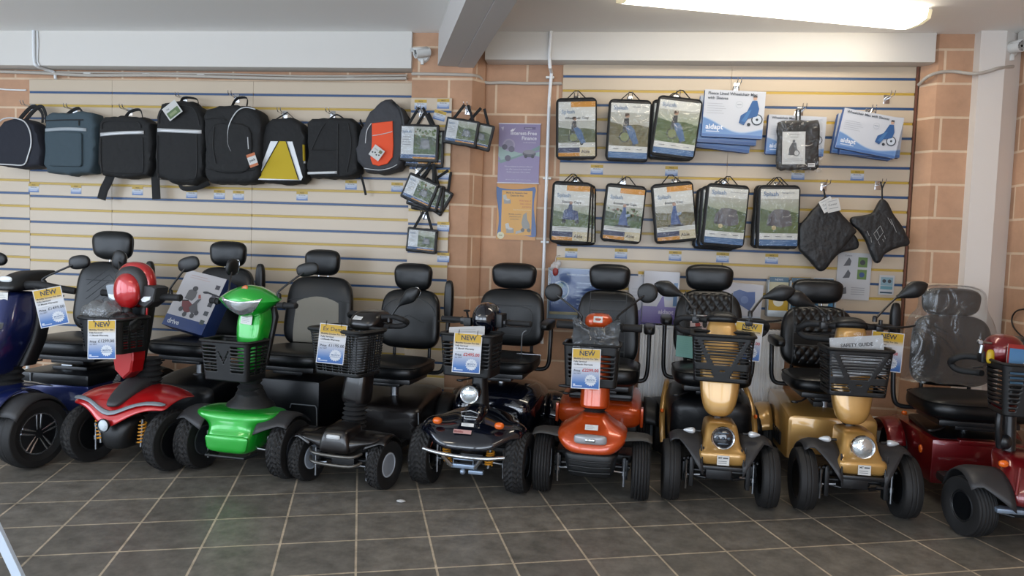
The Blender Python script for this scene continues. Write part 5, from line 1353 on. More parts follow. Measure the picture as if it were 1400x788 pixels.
# ------------------------------------------------ black framed cape packs
def cape_pack(px, py, wpx, hpx, tilt, style, title, photo_kind, fig, label, Y=5.19, seed=0, d=.045, group='black framed cape and cosy packs'):
    k = PXM(px, py, Y); w, h = wpx*k, hpx*k*1.02
    r = hang('cape_pack', px, py, Y, label, 'cape pack', group, tilt)
    b = soft(rrect(w, h, .035), d, wob=.002, seed=seed, y0=d/2); b.build('sleeve', FAB2, r)
    iw, ih = w-.030, h-.050; p = Print(); p.x = tr(.004, -d/2-.004, -.004); p.sheet(iw, ih, .002, '#deded8')
    L, R_, B, T = -iw/2, iw/2, -ih/2, ih/2
    if style == 'A':
        p.rect(L+iw*.34, T-ih*.10, R_, T, '#d8942a', 2); p.text('Splash', L+iw*.08, T-ih*.215, ih*.10, '#7f93ab', 6, bold=True)
        p.text(title, 0, T-ih*.32, ih*.062, '#24262b', 6, 'c', True, fit=iw*.86)
        photo(p, L, B+ih*.25, R_, T-ih*.35, photo_kind, seed); figure(p, -.0, B+ih*.41, ih*.30, fig)
        p.rect(L, B+ih*.17, R_, B+ih*.25, '#d4d4ce', 5)
        for q in range(2): p.rect(L+iw*.05, B+ih*(.225-.03*q), L+iw*(.5+.1*q), B+ih*(.232-.03*q), '#6c6c6a', 6)
        p.rect(L, B+ih*.07, L+iw*.58, B+ih*.16, '#22294f', 5); p.rect(L, B, L+iw*.58, B+ih*.065, '#d08e25', 5)
        p.rect(L+iw*.58, B, R_, B+ih*.165, '#cdbf9c', 5); p.text('Able', L+iw*.62, B+ih*.055, ih*.085, '#3b2a1e', 6, bold=True, fit=iw*.34)
    else:
        p.text('Splash', L+iw*.07, T-ih*.12, ih*.105, '#7389a8', 6, bold=True); p.text(title, L+iw*.56, T-ih*.075, ih*.036, '#4a5a72', 6, fit=iw*.4)
        photo(p, L, B+ih*.22, R_, T-ih*.17, photo_kind, seed); figure(p, .0, B+ih*.46, ih*.34, fig)
        p.rect(L, B+ih*.11, R_, B+ih*.22, '#d8d8d4', 5)
        for q in range(3): p.rect(L+iw*(.12+.3*q), B+ih*.155, L+iw*(.26+.3*q), B+ih*.17, '#77797b', 6)
        p.rect(L, B, R_, B+ih*.11, '#3e6a9e', 5, c2='#35608f')
        for q in range(3): p.rect(L+iw*.05, B+ih*(.02+.028*q), L+iw*(.6+.1*q), B+ih*(.026+.028*q), '#86a5c8', 6)
    p.build('printed_card', paper(), r)
    g = MB(); rows = []; rnd = random.Random(seed+50)
    for i in range(15):
        v = i/14; rows.append([(-iw*.5+iw*j/10+.004, -d/2-.0115-.006*math.sin(PI*j/10)*math.sin(PI*v)+rnd.uniform(-.0016, .0016), -ih*.5+ih*v-.004) for j in range(11)])
    g.grid(rows); g.build('clear_window', FILM, r, sharp=0)
    b = MB(); b.tube(rr3(w, h, d), .006, N=6, closed=True); b.build('zip_edge', FABRIC, r)
    b = MB(); b.tube([(-w*.26, 0, h/2-.012), (-.01, .02, h/2+.055), (.012, .02, h/2+.055), (w*.26, 0, h/2-.012)], .0038, N=6); b.build('cord_handle', FABRIC, r)
    return r
def rr3(w, h, d): return [(x, -d/2+.004, z) for x, z in dense(rrect(w-.012, h-.012, .032))]
def behind(src, n, dx, dy, dz, tilts, labels):
    for i in range(n):
        c = copy_tree(src); c.location = src.location+Vector((dx*(i+1), .055*(i+1), dz*(i+1))); c.rotation_euler = (0, math.radians(tilts[i]), 0); tag(c, labels[i])
cape_pack(788, 176.5, 56, 82, -2, 'A', 'Wheelchair Cosy', 'hill', 'chair', 'wheelchair cosy pack in a black frame, leftmost of the upper row beside the pipe', seed=1)
cape_pack(859, 179, 59, 83, 1.5, 'B', 'Wheelchair Cosy', 'moor', 'chair', 'cape pack showing a seated person in a wheelchair on brown grass, upper row', seed=2)
a = cape_pack(924, 175, 62, 82, 6, 'B', '', 'green', 'chair', 'cape pack tilted to the right beside the white wheelchair mac packs, upper row', Y=5.16, seed=3)
behind(a, 1, -.02, .05, -.01, [2], ['cape pack half hidden behind the tilted one in the upper row'])
a = cape_pack(780, 291, 54, 83, 1.5, 'A', 'Scooter Cape', 'green', 'scooter', 'scooter cape pack with a blue caped rider, leftmost of the lower row', Y=5.16, seed=4)
behind(a, 2, .02, .05, -.006, [-1, -2], ['scooter cape pack second in the leftmost lower stack', 'scooter cape pack rearmost in the leftmost lower stack'])
cape_pack(852, 292.5, 56, 79, 4, 'A', 'Scooter Lap Cape', 'hedge', 'seated', 'scooter lap cape pack with a hedge photo, second in the lower row', seed=5)
cape_pack(921, 291, 58, 82, -7, 'A', 'Scooter Cosy', 'moor', 'seated', 'scooter cosy pack tilted to the left with an orange bar, third in the lower row', seed=6)
a = cape_pack(991, 295, 59, 86, 3, 'B', 'Scooter Storage Cover', 'green', 'cover', 'storage cover pack showing a grey covered scooter on grass, front of its stack', Y=5.14, seed=7)
behind(a, 2, -.022, .05, -.012, [1, 2], ['storage cover pack second in the stack left of the last framed pack', 'storage cover pack rearmost in the stack left of the last framed pack'])
a = cape_pack(1063, 297, 58, 88, -1, 'B', 'Storage Cover', 'green', 'cover', 'creased storage cover pack beside the big black diamond pouch, lower row', Y=5.16, seed=8)
behind(a, 1, -.015, .05, 0, [1], ['storage cover pack hidden behind the creased one in the lower row'])

# ------------------------------------------------ white and blue packs
def mac_pack(px, py, wpx, hpx, tilt, title, label, Y=5.17, seed=0, lines2=None):
    k = PXM(px, py, Y); w, h = wpx*k, hpx*k; r = hang('mac_pack', px, py, Y, label, 'clothing pack', 'white and blue wheelchair mac packs', tilt)
    b = soft(rrect(w, h, .012), .04, wob=.002, seed=seed, y0=.02); b.build('packed_garment', mat('blue_garment', '#3f5b8e', .6, bump=.4, bscale=40), r)
    p = Print(); p.x = tr(0, -.0245, 0); p.sheet(w*.985, h*.985, .002, '#c9ced8'); W, Hh = w*.49, h*.49
    n = 24; top = [(-W+2*W*i/n, -Hh+Hh*2*(.30+.10*math.cos(2.6*(i/n)*PI*.62+.25))-Hh*.35*(i/n)) for i in range(n+1)]
    for a, c, l, dz in (('#b9c8de', 0, 2, .035), ('#8eabd0', 0, 3, .018), ('#6a90c4', 0, 4, 0)):
        p.poly([(-W, -Hh), (W, -Hh)]+[(x, z+dz*h) for x, z in top[::-1]], a, l)
    p.rect(-W, -Hh, W, -Hh+h*.06, '#4a72ae', 5)
    for i, t in enumerate(title): p.text(t, -W+w*.05, Hh-h*(.10+.095*i), h*.085, '#4d545e', 8, fit=w*.82, bold=True)
    for q in range(5): p.rect(-W+w*.05, Hh-h*(.29+.05*q), -W+w*(.30+.03*(q % 3)), Hh-h*(.283+.05*q), '#a3a9b2', 6)
    p.ell(w*.08, h*.20, h*.075, '#aab3bf', 6); p.ell(w*.08, h*.20, h*.068, '#c9ced8', 7); p.rect(w*.045, h*.195, w*.115, h*.21, '#8d96a3', 8)
    p.text('aidapt' if 0 else 'aidapt', -W+w*.05, -Hh+h*.16, h*.15, '#e9eef6', 8, bold=True); p.rect(-W+w*.06, -Hh+h*.10, -W+w*.28, -Hh+h*.12, '#c8d6ea', 8)
    # sketch of a seated person in a blue mac in a wheelchair
    cx, cz = w*.27, h*.02; q = h*.9
    def P(pts, c, l): p.poly([(cx+a*q, cz+b*q) for a, b in pts], c, l)
    p.ell(cx+.16*q, cz-.13*q, .13*q, '#2b3440', 9); p.ell(cx+.16*q, cz-.13*q, .105*q, '#c9d3e0', 10); p.ell(cx+.16*q, cz-.13*q, .03*q, '#2b3440', 11); p.ell(cx-.02*q, cz-.25*q, .04*q, '#2b3440', 11)
    P([(.02, .30), (.13, .31), (.19, .12), (.16, -.05), (-.05, -.12), (-.13, -.27), (-.25, -.22), (-.22, -.05), (-.08, .05)], '#2f5d96', 12); P([(-.06, .06), (.02, .1), (-.1, -.2), (-.2, -.18)], '#4576ad', 13)
    p.ell(cx+.08*q, cz+.36*q, .045*q, '#c7a48f', 13); P([(.03, .38), (.05, .43), (.12, .43), (.13, .38)], '#4b4c50', 14)
    p.build('printed_card', GLOSSP, r)
    b = MB(); b.tube([(-.02, .0, h/2-.01), (-.012, .0, h/2+.03), (.012, 0, h/2+.03), (.02, 0, h/2-.01)], .003, N=6); b.build('hanger_tab', CHROME, r)
    return r
a = mac_pack(1002, 157, 84, 66, 2, ['Fleece Lined Wheelchair Mac', 'with Sleeves'], 'fleece lined mac pack, front of the upper stack of white and blue packs', Y=5.14, seed=21)
for i, t in enumerate(('fleece lined mac pack second in the upper stack, its blue lower edge showing', 'fleece lined mac pack rearmost in the upper stack, drooping lowest')):
    c = copy_tree(a); c.location = a.location+Vector((-.025*(i+1), .045*(i+1), -.035*(i+1))); c.rotation_euler = (0, math.radians(3+3*i), 0); tag(c, t)
mac_pack(1087, 186, 80, 56, 2, ['Wheelchair Mac'], 'wheelchair mac pack hanging behind the black pack with a white card', Y=5.21, seed=22)
a = mac_pack(1187, 183, 84, 58, 10, ['Wheelchair Mac with Sleeves'], 'mac pack tilted down to the right, front of the stack by the right edge', Y=5.15, seed=23)
for i, t in enumerate(('mac pack second in the tilted stack by the right edge', 'mac pack rearmost in the tilted stack by the right edge')):
    c = copy_tree(a); c.location = a.location+Vector((.03-.03*i, .045*(i+1), -.01)); c.rotation_euler = (0, math.radians((3, 7)[i]), 0); tag(c, t)
# black pack with white card
r = hang('garment_pack', 1091, 199, 5.13, 'black garment in a clear bag with a white card showing a seated figure', 'garment pack', None, -2)
soft(rrect(.27, .33, .03), .05, wob=.004, seed=9, y0=.025).build('packed_garment', FAB2, r)
p = Print(); p.x = tr(-.035, -.03, -.02); p.sheet(.148, .215, .002, '#d9d9d8')
p.text('Deluxe Cover', 0, .085, .013, '#55585c', 4, 'c'); p.text('waterproof', 0, .068, .011, '#77797d', 4, 'c')
p.poly([(-.035, -.045), (-.03, .0), (-.01, .035), (.015, .035), (.02, .0), (.03, -.03), (.01, -.05)], '#5d5f63', 4); p.ell(.0, .045, .009, '#6a6c70', 4); p.ell(.018, -.035, .02, '#4a4c50', 5); p.ell(.018, -.035, .015, '#d0d0d0', 6)
for q in range(2): p.rect(-.06, -.075-.012*q, .06, -.072-.012*q, '#999b9e', 4)
p.build('printed_card', paper(), r)
b = MB(); rnd = random.Random(5); b.grid([[(-.145+.29*j/10, -.036+rnd.uniform(-.004, .004), -.185+.35*i/12) for j in range(11)] for i in range(13)]); b.build('clear_bag', FILM2, r, sharp=0)
p = Print(); p.x = tr(.08, -.033, -.135); p.sheet(.045, .024, .001, '#d8d8d8'); p.rect(-.018, -.002, .018, .004, '#6c6e70', 2); p.build('barcode_label', paper(), r)
b = MB(); b.tube([(-.012, .01, .16), (-.012, .01, .24), (.012, .01, .24), (.012, .01, .16)], .006, N=8); b.build('strap', FABRIC, r)

# ------------------------------------------------ black pouches
def pouch(px, py, pts, label, tilt=0, Y=5.16, d=.05, seed=1, drawing=False):
    r = hang('carry_pouch', px, py, Y, label, 'carry pouch', 'black fabric pouches at the right', tilt)
    soft(pts, d, wob=.003, seed=seed, front=.86, y0=d/2).build('pouch', FAB2, r, sub=1, sharp=0); return r
def pxpts(L, px, py, Y):
    o = at(px, py, Y); return [((at(a, b, Y)-o).x, (at(a, b, Y)-o).z) for a, b in L]
Q = [(1130, 267), (1136, 272), (1150, 292), (1172, 316), (1164, 326), (1148, 344), (1127, 371), (1120, 372), (1108, 358), (1092, 344), (1092, 310), (1108, 290)]
r = pouch(1130, 320, pxpts(Q, 1130, 320, 5.15), 'large black fabric pouch hung by its corner as a diamond', Y=5.15, seed=31)
b = MB(); o_ = at(1130, 320, 5.15); b.tube([tuple(at(1128, 270, 5.15)-o_), tuple(at(1126, 258, 5.16)-o_)], .006); b.build('loop', FABRIC, r)
Q2 = [(1128, 275), (1150, 300), (1175, 330), (1174, 340), (1150, 345), (1125, 366), (1100, 340)]
pouch(1140, 320, pxpts(Q2, 1140, 320, 5.23), 'second black diamond pouch mostly hidden behind the large one', Y=5.23, seed=32, d=.03)
for k, (x, y, ro, c) in enumerate(((1131, 280, -30, '#d9dad8'), (1139, 281, -15, '#cfd0ce'))):
    t = Print(); t.sheet(.085, .085, .001, c); t.text('1299' if 0 else 'Cover', -.03, .0, .022, '#5a5c60', 2); t.rect(-.03, -.02, .03, -.016, '#8a8c90', 2); t.rect(-.03, .028, .03, .032, '#a0a2a5', 2)
    o = t.build('swing_tag', paper()); o.location = at(x, y, 5.10-.008*k); o.rotation_euler = (0, math.radians(ro), 0); tag(o, ('white swing tag on the left of the diamond pouch loop', 'pale swing tag overlapping on the right of the diamond pouch loop')[k], 'tag')
Q = [(1206, 270), (1213, 276), (1220, 292), (1232, 308), (1244, 330), (1243, 338), (1232, 337), (1220, 342), (1208, 348), (1203, 360), (1197, 361), (1190, 345), (1182, 325), (1174, 314), (1162, 305), (1162, 297), (1176, 295), (1192, 292)]
r = pouch(1203, 318, pxpts(Q, 1203, 318, 5.17), 'small black pouch with pulled corners and white line drawings on it', Y=5.17, seed=33, d=.045)
b = MB(); o_ = at(1203, 318, 5.17); b.tube([tuple(at(1206, 272, 5.17)-o_), tuple(at(1206, 258, 5.17)-o_), tuple(at(1210, 249, 5.17)-o_), tuple(at(1204, 249, 5.17)-o_), tuple(at(1206, 258, 5.17)-o_)], .005); b.build('loop', FABRIC, r)
p = Print(); p.x = tr(0, -.032, 0)
def wl(x0, y0, x1, y1, t=.0028):
    a = at(x0, y0, 5.17)-o_; c = at(x1, y1, 5.17)-o_; n = Vector((-(c.z-a.z), 0, c.x-a.x)).normalized()*t/2; p.poly([(a.x+n.x, a.z+n.z), (a.x-n.x, a.z-n.z), (c.x-n.x, c.z-n.z), (c.x+n.x, c.z+n.z)], '#a9abab', 2)
for L in ((1192, 320, 1201, 309), (1201, 309, 1205, 318), (1205, 318, 1197, 329), (1197, 329, 1192, 320), (1196, 316, 1200, 324), (1211, 298, 1217, 308), (1215, 300, 1223, 318), (1188, 324, 1189, 332), (1206, 322, 1208, 327), (1198, 330, 1200, 335), (1204, 327, 1206, 331), (1183, 316, 1186, 323)): wl(*L)
p.build('printed_drawing', paper(), r, label='white line drawings')

# ------------------------------------------------ small zip bags with clear windows
def zip_bag(px, py, wpx, hpx, tilt, label, Y, seed, band='#d08e25', fan=0, top=.12):
    k = PXM(px, py, Y); w, h = wpx*k, hpx*k; r = hang('zip_bag', px, py, Y, label, 'zip bag', 'small black zip bags with clear windows', tilt)
    soft(rrect(w, h, .012), .03, wob=.002, seed=seed, y0=.015).build('sleeve', FAB2, r)
    p = Print(); p.x = tr(0, -.019, .002); iw, ih = w-.035, h-.04; p.sheet(iw, ih, .0015, '#d5d8da'); L, R_, B, T = -iw/2, iw/2, -ih/2, ih/2
    photo(p, L+iw*.36, B+ih*.14, R_, T, 'hedge' if seed % 2 else 'green', seed); p.rect(L, B, R_, B+ih*.12, '#3b608f', 6); p.rect(L+iw*.35, B, R_, B+ih*.05, band, 7)
    p.text('Splash', L+iw*.03, T-ih*.2, ih*.12, '#7a8ea8', 8, bold=True, fit=iw*.3)
    for q in range(4): p.rect(L+iw*.04, T-ih*(.34+.08*q), L+iw*.28, T-ih*(.32+.08*q), '#8d9094', 6)
    p.poly([(iw*.02, -ih*.2), (iw*.1, ih*.15), (iw*.3, ih*.1), (iw*.36, -.2*ih)], '#5d6468', 7); p.ell(iw*.2, -ih*.05, ih*.13, '#8c8f92', 8)
    p.build('printed_card', paper(), r)
    g = MB(); rnd = random.Random(seed); g.grid([[(-iw*.5+iw*j/8, -.027+rnd.uniform(-.002, .002), -ih*.5+ih*i/7+.002) for j in range(9)] for i in range(8)]); g.build('clear_window', FILM, r, sharp=0)
    b = MB()
    for sx in (-1, 1): b.tube([(sx*w*.30, 0, h/2-.01), (sx*w*.05, .01, h/2+top)], .010, N=8, thin=.3)
    b.build('strap_handle', FABRIC, r)
    return r
a = zip_bag(573, 196, 54, 50, 1, 'largest zip bag with silver and green print under the first tickets', 5.11, 41)
c = copy_tree(a); c.location = a.location+Vector((.03, .045, -.03)); tag(c, 'zip bag with an orange lower band directly behind the largest one')
a = zip_bag(631, 181, 46, 36, 8, 'zip bag with a blue ring picture hanging free beside the pier strip', 5.08, 42, top=.10)
c = copy_tree(a); c.location = a.location+Vector((.095, .045, -.012)); c.rotation_euler = (0, math.radians(12), 0); tag(c, 'zip bag showing behind the one with the blue ring picture')
a = zip_bag(574, 261, 44, 36, 22, 'front zip bag of the tilted fan with an orange edge', 5.09, 43)
for i, (dx, dz, t, l) in enumerate(((.03, -.03, 14, 'second zip bag in the tilted fan'), (.05, -.045, 5, 'third zip bag in the tilted fan, sticking out below'), (.085, -.035, 30, 'rear zip bag in the tilted fan, sticking out at the right'))):
    c = copy_tree(a); c.location = a.location+Vector((dx, .025*(i+1), dz)); c.rotation_euler = (0, math.radians(t), 0); tag(c, l)
zip_bag(577, 329, 42, 33, 4, 'lowest zip bag above the black headrest', 5.12, 44, top=.12)

# ------------------------------------------------ backpacks
def P2(L, px, py, Y): return pxpts(L, px, py, Y)
def bag(px, py, L, label, m, d=.14, Y=5.26, seed=1, name='backpack', fr=.93):
    r = hang(name, px, py, Y, label, 'bag', 'backpacks hung on the left slatwall'); o = at(px, py, Y)
    # outline traced at the front face, so scale back for the depth
    yf = Y-d*.8; q = Y/yf
    pts = [((at(a, b, yf)-at(px, py, yf)).x, (at(a, b, yf)-at(px, py, yf)).z) for a, b in L]
    sh = at(px, py, yf)-o
    r.location = (o.x+sh.x, Y, o.z+sh.z)
    soft(pts, d, wob=.006, seed=seed, front=fr).build('bag_body', m, r, sharp=50)
    def loc(a, b): v = at(a, b, yf)-at(px, py, yf); return v.x, v.z
    return r, loc, d
def strap(r, pts, w=.018, m=None, name='strap', flat=.25, label=None):
    b = MB(); b.tube(smooth_path(pts, 4), w, N=8, thin=flat); return b.build(name, m or FABRIC, r, label=label)
def strip(r, loc, x0, y0, x1, y1, h, d, m=REFL, sag=0, name='reflective_strip'):
    a, c = loc(x0, y0), loc(x1, y1); b = MB(); rows = []
    for s_ in (-1, 1): rows.append([(a[0]+(c[0]-a[0])*i/8, -d*1.012-.004, a[1]+(c[1]-a[1])*i/8+s_*h/2+sag*math.sin(PI*i/8)) for i in range(9)])
    b.grid(rows); return b.build(name, m, r, solid=.002)
def fr(loc, d, x, y, off=.004): a = loc(x, y); return (a[0], -d*1.02-off, a[1])
# 1 arched bag
r, loc, d = bag(28, 200, [(-4, 226), (-6, 200), (-2, 178), (8, 166), (22, 162), (38, 164), (50, 172), (58, 190), (61, 212), (56, 228), (30, 231)], 'dark arched bag with white piping hanging at the left edge', NAVYF, .15, seed=51)
strap(r, [fr(loc, d, x, y, .006) for x, y in ((-2, 225), (20, 226), (38, 226), (44, 213), (48, 197), (46, 180), (38, 167), (22, 162.5), (8, 165), (0, 176), (-3, 190))], .005, REFL, 'piping', 1, label='white piping')
for dx in (0, 9): strap(r, [(loc(20+dx, 166)[0], -.10, loc(20, 168)[1]), (loc(30+dx, 150)[0], -.07, loc(30, 150)[1]), (loc(38+dx, 142)[0], -.05, loc(38, 143)[1]), (loc(48+dx*.5, 152)[0], -.05, loc(48, 152)[1]), (loc(50+dx*.6, 166)[0], -.06, loc(50, 166)[1])], .014, FABRIC, 'carry_strap')
# 2 slate
r, loc, d = bag(96, 196, [(63, 158), (72, 153), (95, 154), (112, 151), (128, 156), (133, 170), (133, 200), (131, 228), (126, 237), (95, 240), (66, 237), (62, 225)], 'slate blue backpack with a grey strip, second from the left', SLATE, .13, seed=52)
strip(r, loc, 66, 179, 122, 178.5, .024, d, mat('grey_reflective', '#9ba3a8', .5), .008)
strap(r, [fr(loc, d, x, y) for x, y in ((66, 166), (95, 165), (118, 165))], .004, FABRIC, 'zip'); strap(r, [fr(loc, d, x, y) for x, y in ((112, 166), (112, 173))], .005, FABRIC, 'zip_pull')
strap(r, [(loc(88, 155)[0], -.07, loc(88, 155)[1]), (loc(93, 148)[0], -.05, loc(93, 149)[1]), (loc(100, 145)[0], -.04, loc(100, 146)[1]), (loc(108, 153)[0], -.06, loc(108, 153)[1])], .012, FABRIC, 'carry_handle')
b = soft([(x*.9, z*.75-.03) for x, z in rrect(.30, .34, .03)], .025, y0=-d*.96); b.v = [(v[0]-.012, v[1], v[2]-.02) for v in b.v]; b.build('front_pocket', SLATE, r)
# 3
r, loc, d = bag(173, 202, [(137, 168), (144, 160), (172, 158), (196, 160), (208, 168), (211, 195), (209, 230), (204, 241), (172, 244), (142, 240), (135, 225), (136, 195)], 'black backpack with a bright strip and two straps dangling below it', FABRIC, .13, seed=53)
strip(r, loc, 141, 185, 200, 182, .024, d, REFL, .004)
strap(r, [(loc(167, 160)[0], -.07, loc(167, 160)[1]), (loc(172, 150)[0], -.05, loc(172, 151)[1]), (loc(184, 147)[0], -.04, loc(184, 148)[1]), (loc(190, 159)[0], -.06, loc(190, 159)[1])], .011, FABRIC, 'carry_handle')
for pts, w in (([(150, 225), (142, 246), (136, 258), (132, 272)], .036), ([(205, 195), (206, 225), (207, 250), (208, 272)], .034)):
    strap(r, [(loc(*p_)[0], -.05-.0*i, loc(*p_)[1]) for i, p_ in enumerate(pts)], w, FABRIC, 'shoulder_strap', .22)
for L in ([(143, 178), (145, 168), (170, 166), (192, 168), (196, 176)], [(141, 190), (142, 230), (148, 237), (192, 237), (199, 230), (198, 189)]): strap(r, [fr(loc, d, *p_, .003) for p_ in L], .003, PIPING, 'zip', 1)
# 4
r, loc, d = bag(247, 196, [(215, 158), (222, 142), (248, 137), (262, 139), (276, 150), (282, 165), (281, 225), (278, 244), (266, 253), (240, 252), (218, 244), (214, 225)], 'black backpack with a white strip and a white and green tag on its top', FABRIC, .15, seed=54)
strip(r, loc, 219, 179, 279, 181.5, .026, d, REFL, 0)
strap(r, [(loc(242, 140)[0], -.08, loc(242, 140)[1]), (loc(245, 130)[0], -.05, loc(245, 131)[1]), (loc(262, 132)[0], -.05, loc(262, 133)[1]), (loc(266, 142)[0], -.07, loc(266, 142)[1])], .011, FABRIC, 'carry_handle')
strap(r, [(loc(238, 248)[0], -.06, loc(238, 248)[1]), (loc(246, 257)[0], -.08, loc(246, 257)[1]), (loc(266, 256)[0], -.08, loc(266, 256)[1]), (loc(280, 249)[0], -.06, loc(280, 249)[1])], .018, FABRIC, 'strap')
for L in ([(221, 170), (222, 158), (232, 148), (262, 147), (272, 156), (276, 172)], [(219, 186), (219, 238), (226, 246), (262, 246), (272, 238), (272, 186)]): strap(r, [fr(loc, d, *p_, .003) for p_ in L], .003, PIPING, 'zip', 1)
# 5 big
r, loc, d = bag(320, 200, [(280, 160), (284, 150), (300, 145), (322, 143), (345, 146), (356, 154), (361, 170), (360, 210), (358, 240), (350, 250), (318, 252), (288, 250), (281, 240), (282, 200)], 'big black backpack with a curved silver line and an orange tag', FABRIC, .17, seed=55)
strap(r, [fr(loc, d, x, y, .008) for x, y in ((353, 151), (340, 148.5), (329, 153), (320, 166), (316, 180), (316, 198), (320, 208))], .004, REFL, 'piping', 1)
strap(r, [(loc(313, 145)[0], -.10, loc(313, 146)[1]), (loc(316, 132)[0], -.05, loc(316, 132)[1]), (loc(330, 130)[0], -.05, loc(330, 131)[1]), (loc(333, 145)[0], -.09, loc(333, 146)[1])], .012, FABRIC, 'carry_handle')
b = soft([(x-.01, z-.02) for x, z in rrect(.33, .36, .10)], .018, y0=-d*.98, wob=.004); b.build('front_pocket', FABRIC, r, sharp=60)
strap(r, [(loc(346, 190)[0], -d-.05, loc(346, 190)[1]), (loc(347, 206)[0], -d-.05, loc(347, 206)[1])], .003, REFL, 'zip_pull', 1)
strap(r, [(loc(300, 186)[0], -d-.006, loc(300, 186)[1]), (loc(304, 183)[0], -d-.006, loc(304, 183)[1]), (loc(310, 185)[0], -d-.006, loc(310, 185)[1])], .004, CHARF, 'embroidery', .4)
for L in ([(285, 165), (300, 163), (314, 166)], [(286, 232), (318, 236), (352, 233)], [(298, 175), (296, 200), (300, 225)]): strap(r, [fr(loc, d, *p_, .016) for p_ in L], .003, PIPING, 'seam', 1)
# 6 yellow triangle
r, loc, d = bag(387, 207, [(362, 172), (372, 163), (388, 160), (402, 162), (414, 170), (419, 185), (420, 215), (420, 245), (412, 251), (386, 252), (356, 248), (352, 240), (358, 210)], 'black backpack with a yellow triangle panel edged in silver', FABRIC, .13, seed=56)
def panel(pts, m, name, off=.004, label=None):
    b = MB(); q = [loc(*p_) for p_ in pts]; b.prism(q, -d*1.01-off, -d*1.01-off+.004); return b.build(name, m, r, label=label)
panel([(353, 245.5), (372.5, 194), (402, 194.5), (416, 243), (414, 247), (356, 246.5)], mat('reflective_silver', '#c9ccce', .35, metal=.15), 'silver_edge', .004)
panel([(356, 244.5), (384, 194), (394, 194.5), (411, 246.5)], YELF, 'yellow_panel', .008, 'yellow panel')
for A in ([(384, 194), (356, 244.5)], [(394, 194.5), (411, 246.5)]): strap(r, [fr(loc, d, *A[0], .010), fr(loc, d, *A[1], .010)], .003, FABRIC, 'piping', 1)
strap(r, [(loc(372, 163)[0], -.06, loc(372, 163)[1]), (loc(386, 151)[0], -.03, loc(386, 152)[1]), (loc(388, 151)[0], -.03, loc(388, 152)[1]), (loc(400, 162)[0], -.06, loc(400, 162)[1])], .005, FABRIC, 'carry_handle')
for x0, y0, x1, y1, nm in ((359, 196, 354, 214, 0), (417.5, 199, 418, 221, 1)):
    a, c = loc(x0, y0), loc(x1, y1); b = MB(); b.tube([(a[0], -d*1.02, a[1]), (c[0], -d*1.02, c[1])], .017, N=8, flat=.4); b.build('side_tab', YELF, r, label='yellow side tab')
    b = MB(); b.tube([(c[0], -d*.9, c[1]), (c[0]-.001, -d*.9, c[1]-.016)], .016, N=8, flat=.45); b.build('reflective_tab', REFL, r)
# 7
r, loc, d = bag(456, 202, [(421, 168), (428, 162), (455, 160), (480, 162), (490, 170), (492, 200), (491, 236), (484, 243), (452, 244), (424, 243), (421, 232)], 'plain black bag with a thin silver strip near its bottom edge', FABRIC, .14, seed=57)
strip(r, loc, 423, 237.5, 463, 236.5, .018, d, REFL)
strap(r, [(loc(445, 162)[0], -.05, loc(445, 162)[1]), (loc(455, 153)[0], -.03, loc(455, 154)[1]), (loc(468, 162)[0], -.05, loc(468, 162)[1])], .006, FABRIC, 'carry_handle')
for L in ([(464, 170), (463.5, 240)], [(428, 206), (463, 206)]): strap(r, [fr(loc, d, *p_) for p_ in L], .0035, PIPING, 'seam', 1)
strap(r, [(loc(487, 230)[0], -.06, loc(487, 232)[1]), (loc(492, 245)[0], -.05, loc(492, 246)[1]), (loc(496, 266)[0], -.04, loc(497, 266)[1])], .009, FABRIC, 'strap')
strap(r, [fr(loc, d, *p_, .003) for p_ in ((428, 206), (440, 180), (447, 170))], .003, PIPING, 'zip', 1); strap(r, [fr(loc, d, *p_, .003) for p_ in ((478, 170), (482, 200), (476, 236))], .003, PIPING, 'zip', 1)
# 8 grey and orange
r, loc, d = bag(522, 190, [(528, 135), (534, 136), (548, 148), (556, 160), (557, 190), (553, 222), (545, 233), (520, 238), (500, 235), (489, 222), (487, 205), (494, 180), (503, 158), (516, 144)], 'grey backpack with a bright orange front panel and a white tag', CHARF, .16, seed=58)
b = MB(); q = [loc(*p_) for p_ in ((511, 170), (539, 167), (540, 200), (539, 216), (532, 225), (520, 228), (512, 226), (509, 218), (511, 195))]; b.prism(q, -d*1.02-.012, -d*1.02, bev=.004); b.build('orange_panel', ORF, r, label='bright orange panel')
strap(r, [fr(loc, d, *p_, .014) for p_ in ((512, 187), (525, 185), (539, 181.5))], .003, REFL, 'piping', 1)
strap(r, [fr(loc, d, *p_, .006) for p_ in ((502, 197), (504, 180), (510, 170))], .003, REFL, 'piping', 1)
strap(r, [fr(loc, d, *p_, .006) for p_ in ((500, 231), (520, 233.5), (535, 231), (545, 226))], .003, REFL, 'piping', 1)
strap(r, [(loc(528, 137)[0], -.09, loc(528, 137)[1]), (loc(548, 150)[0], -.16, loc(548, 150)[1]), (loc(553, 175)[0], -.16, loc(553, 175)[1])], .012, PIPING, 'shoulder_strap')
strap(r, [(loc(496, 175)[0], -.06, loc(496, 175)[1]), (loc(488, 165)[0], -.03, loc(488, 165)[1]), (loc(486, 160)[0], -.02, loc(486, 160)[1])], .010, FABRIC, 'strap')
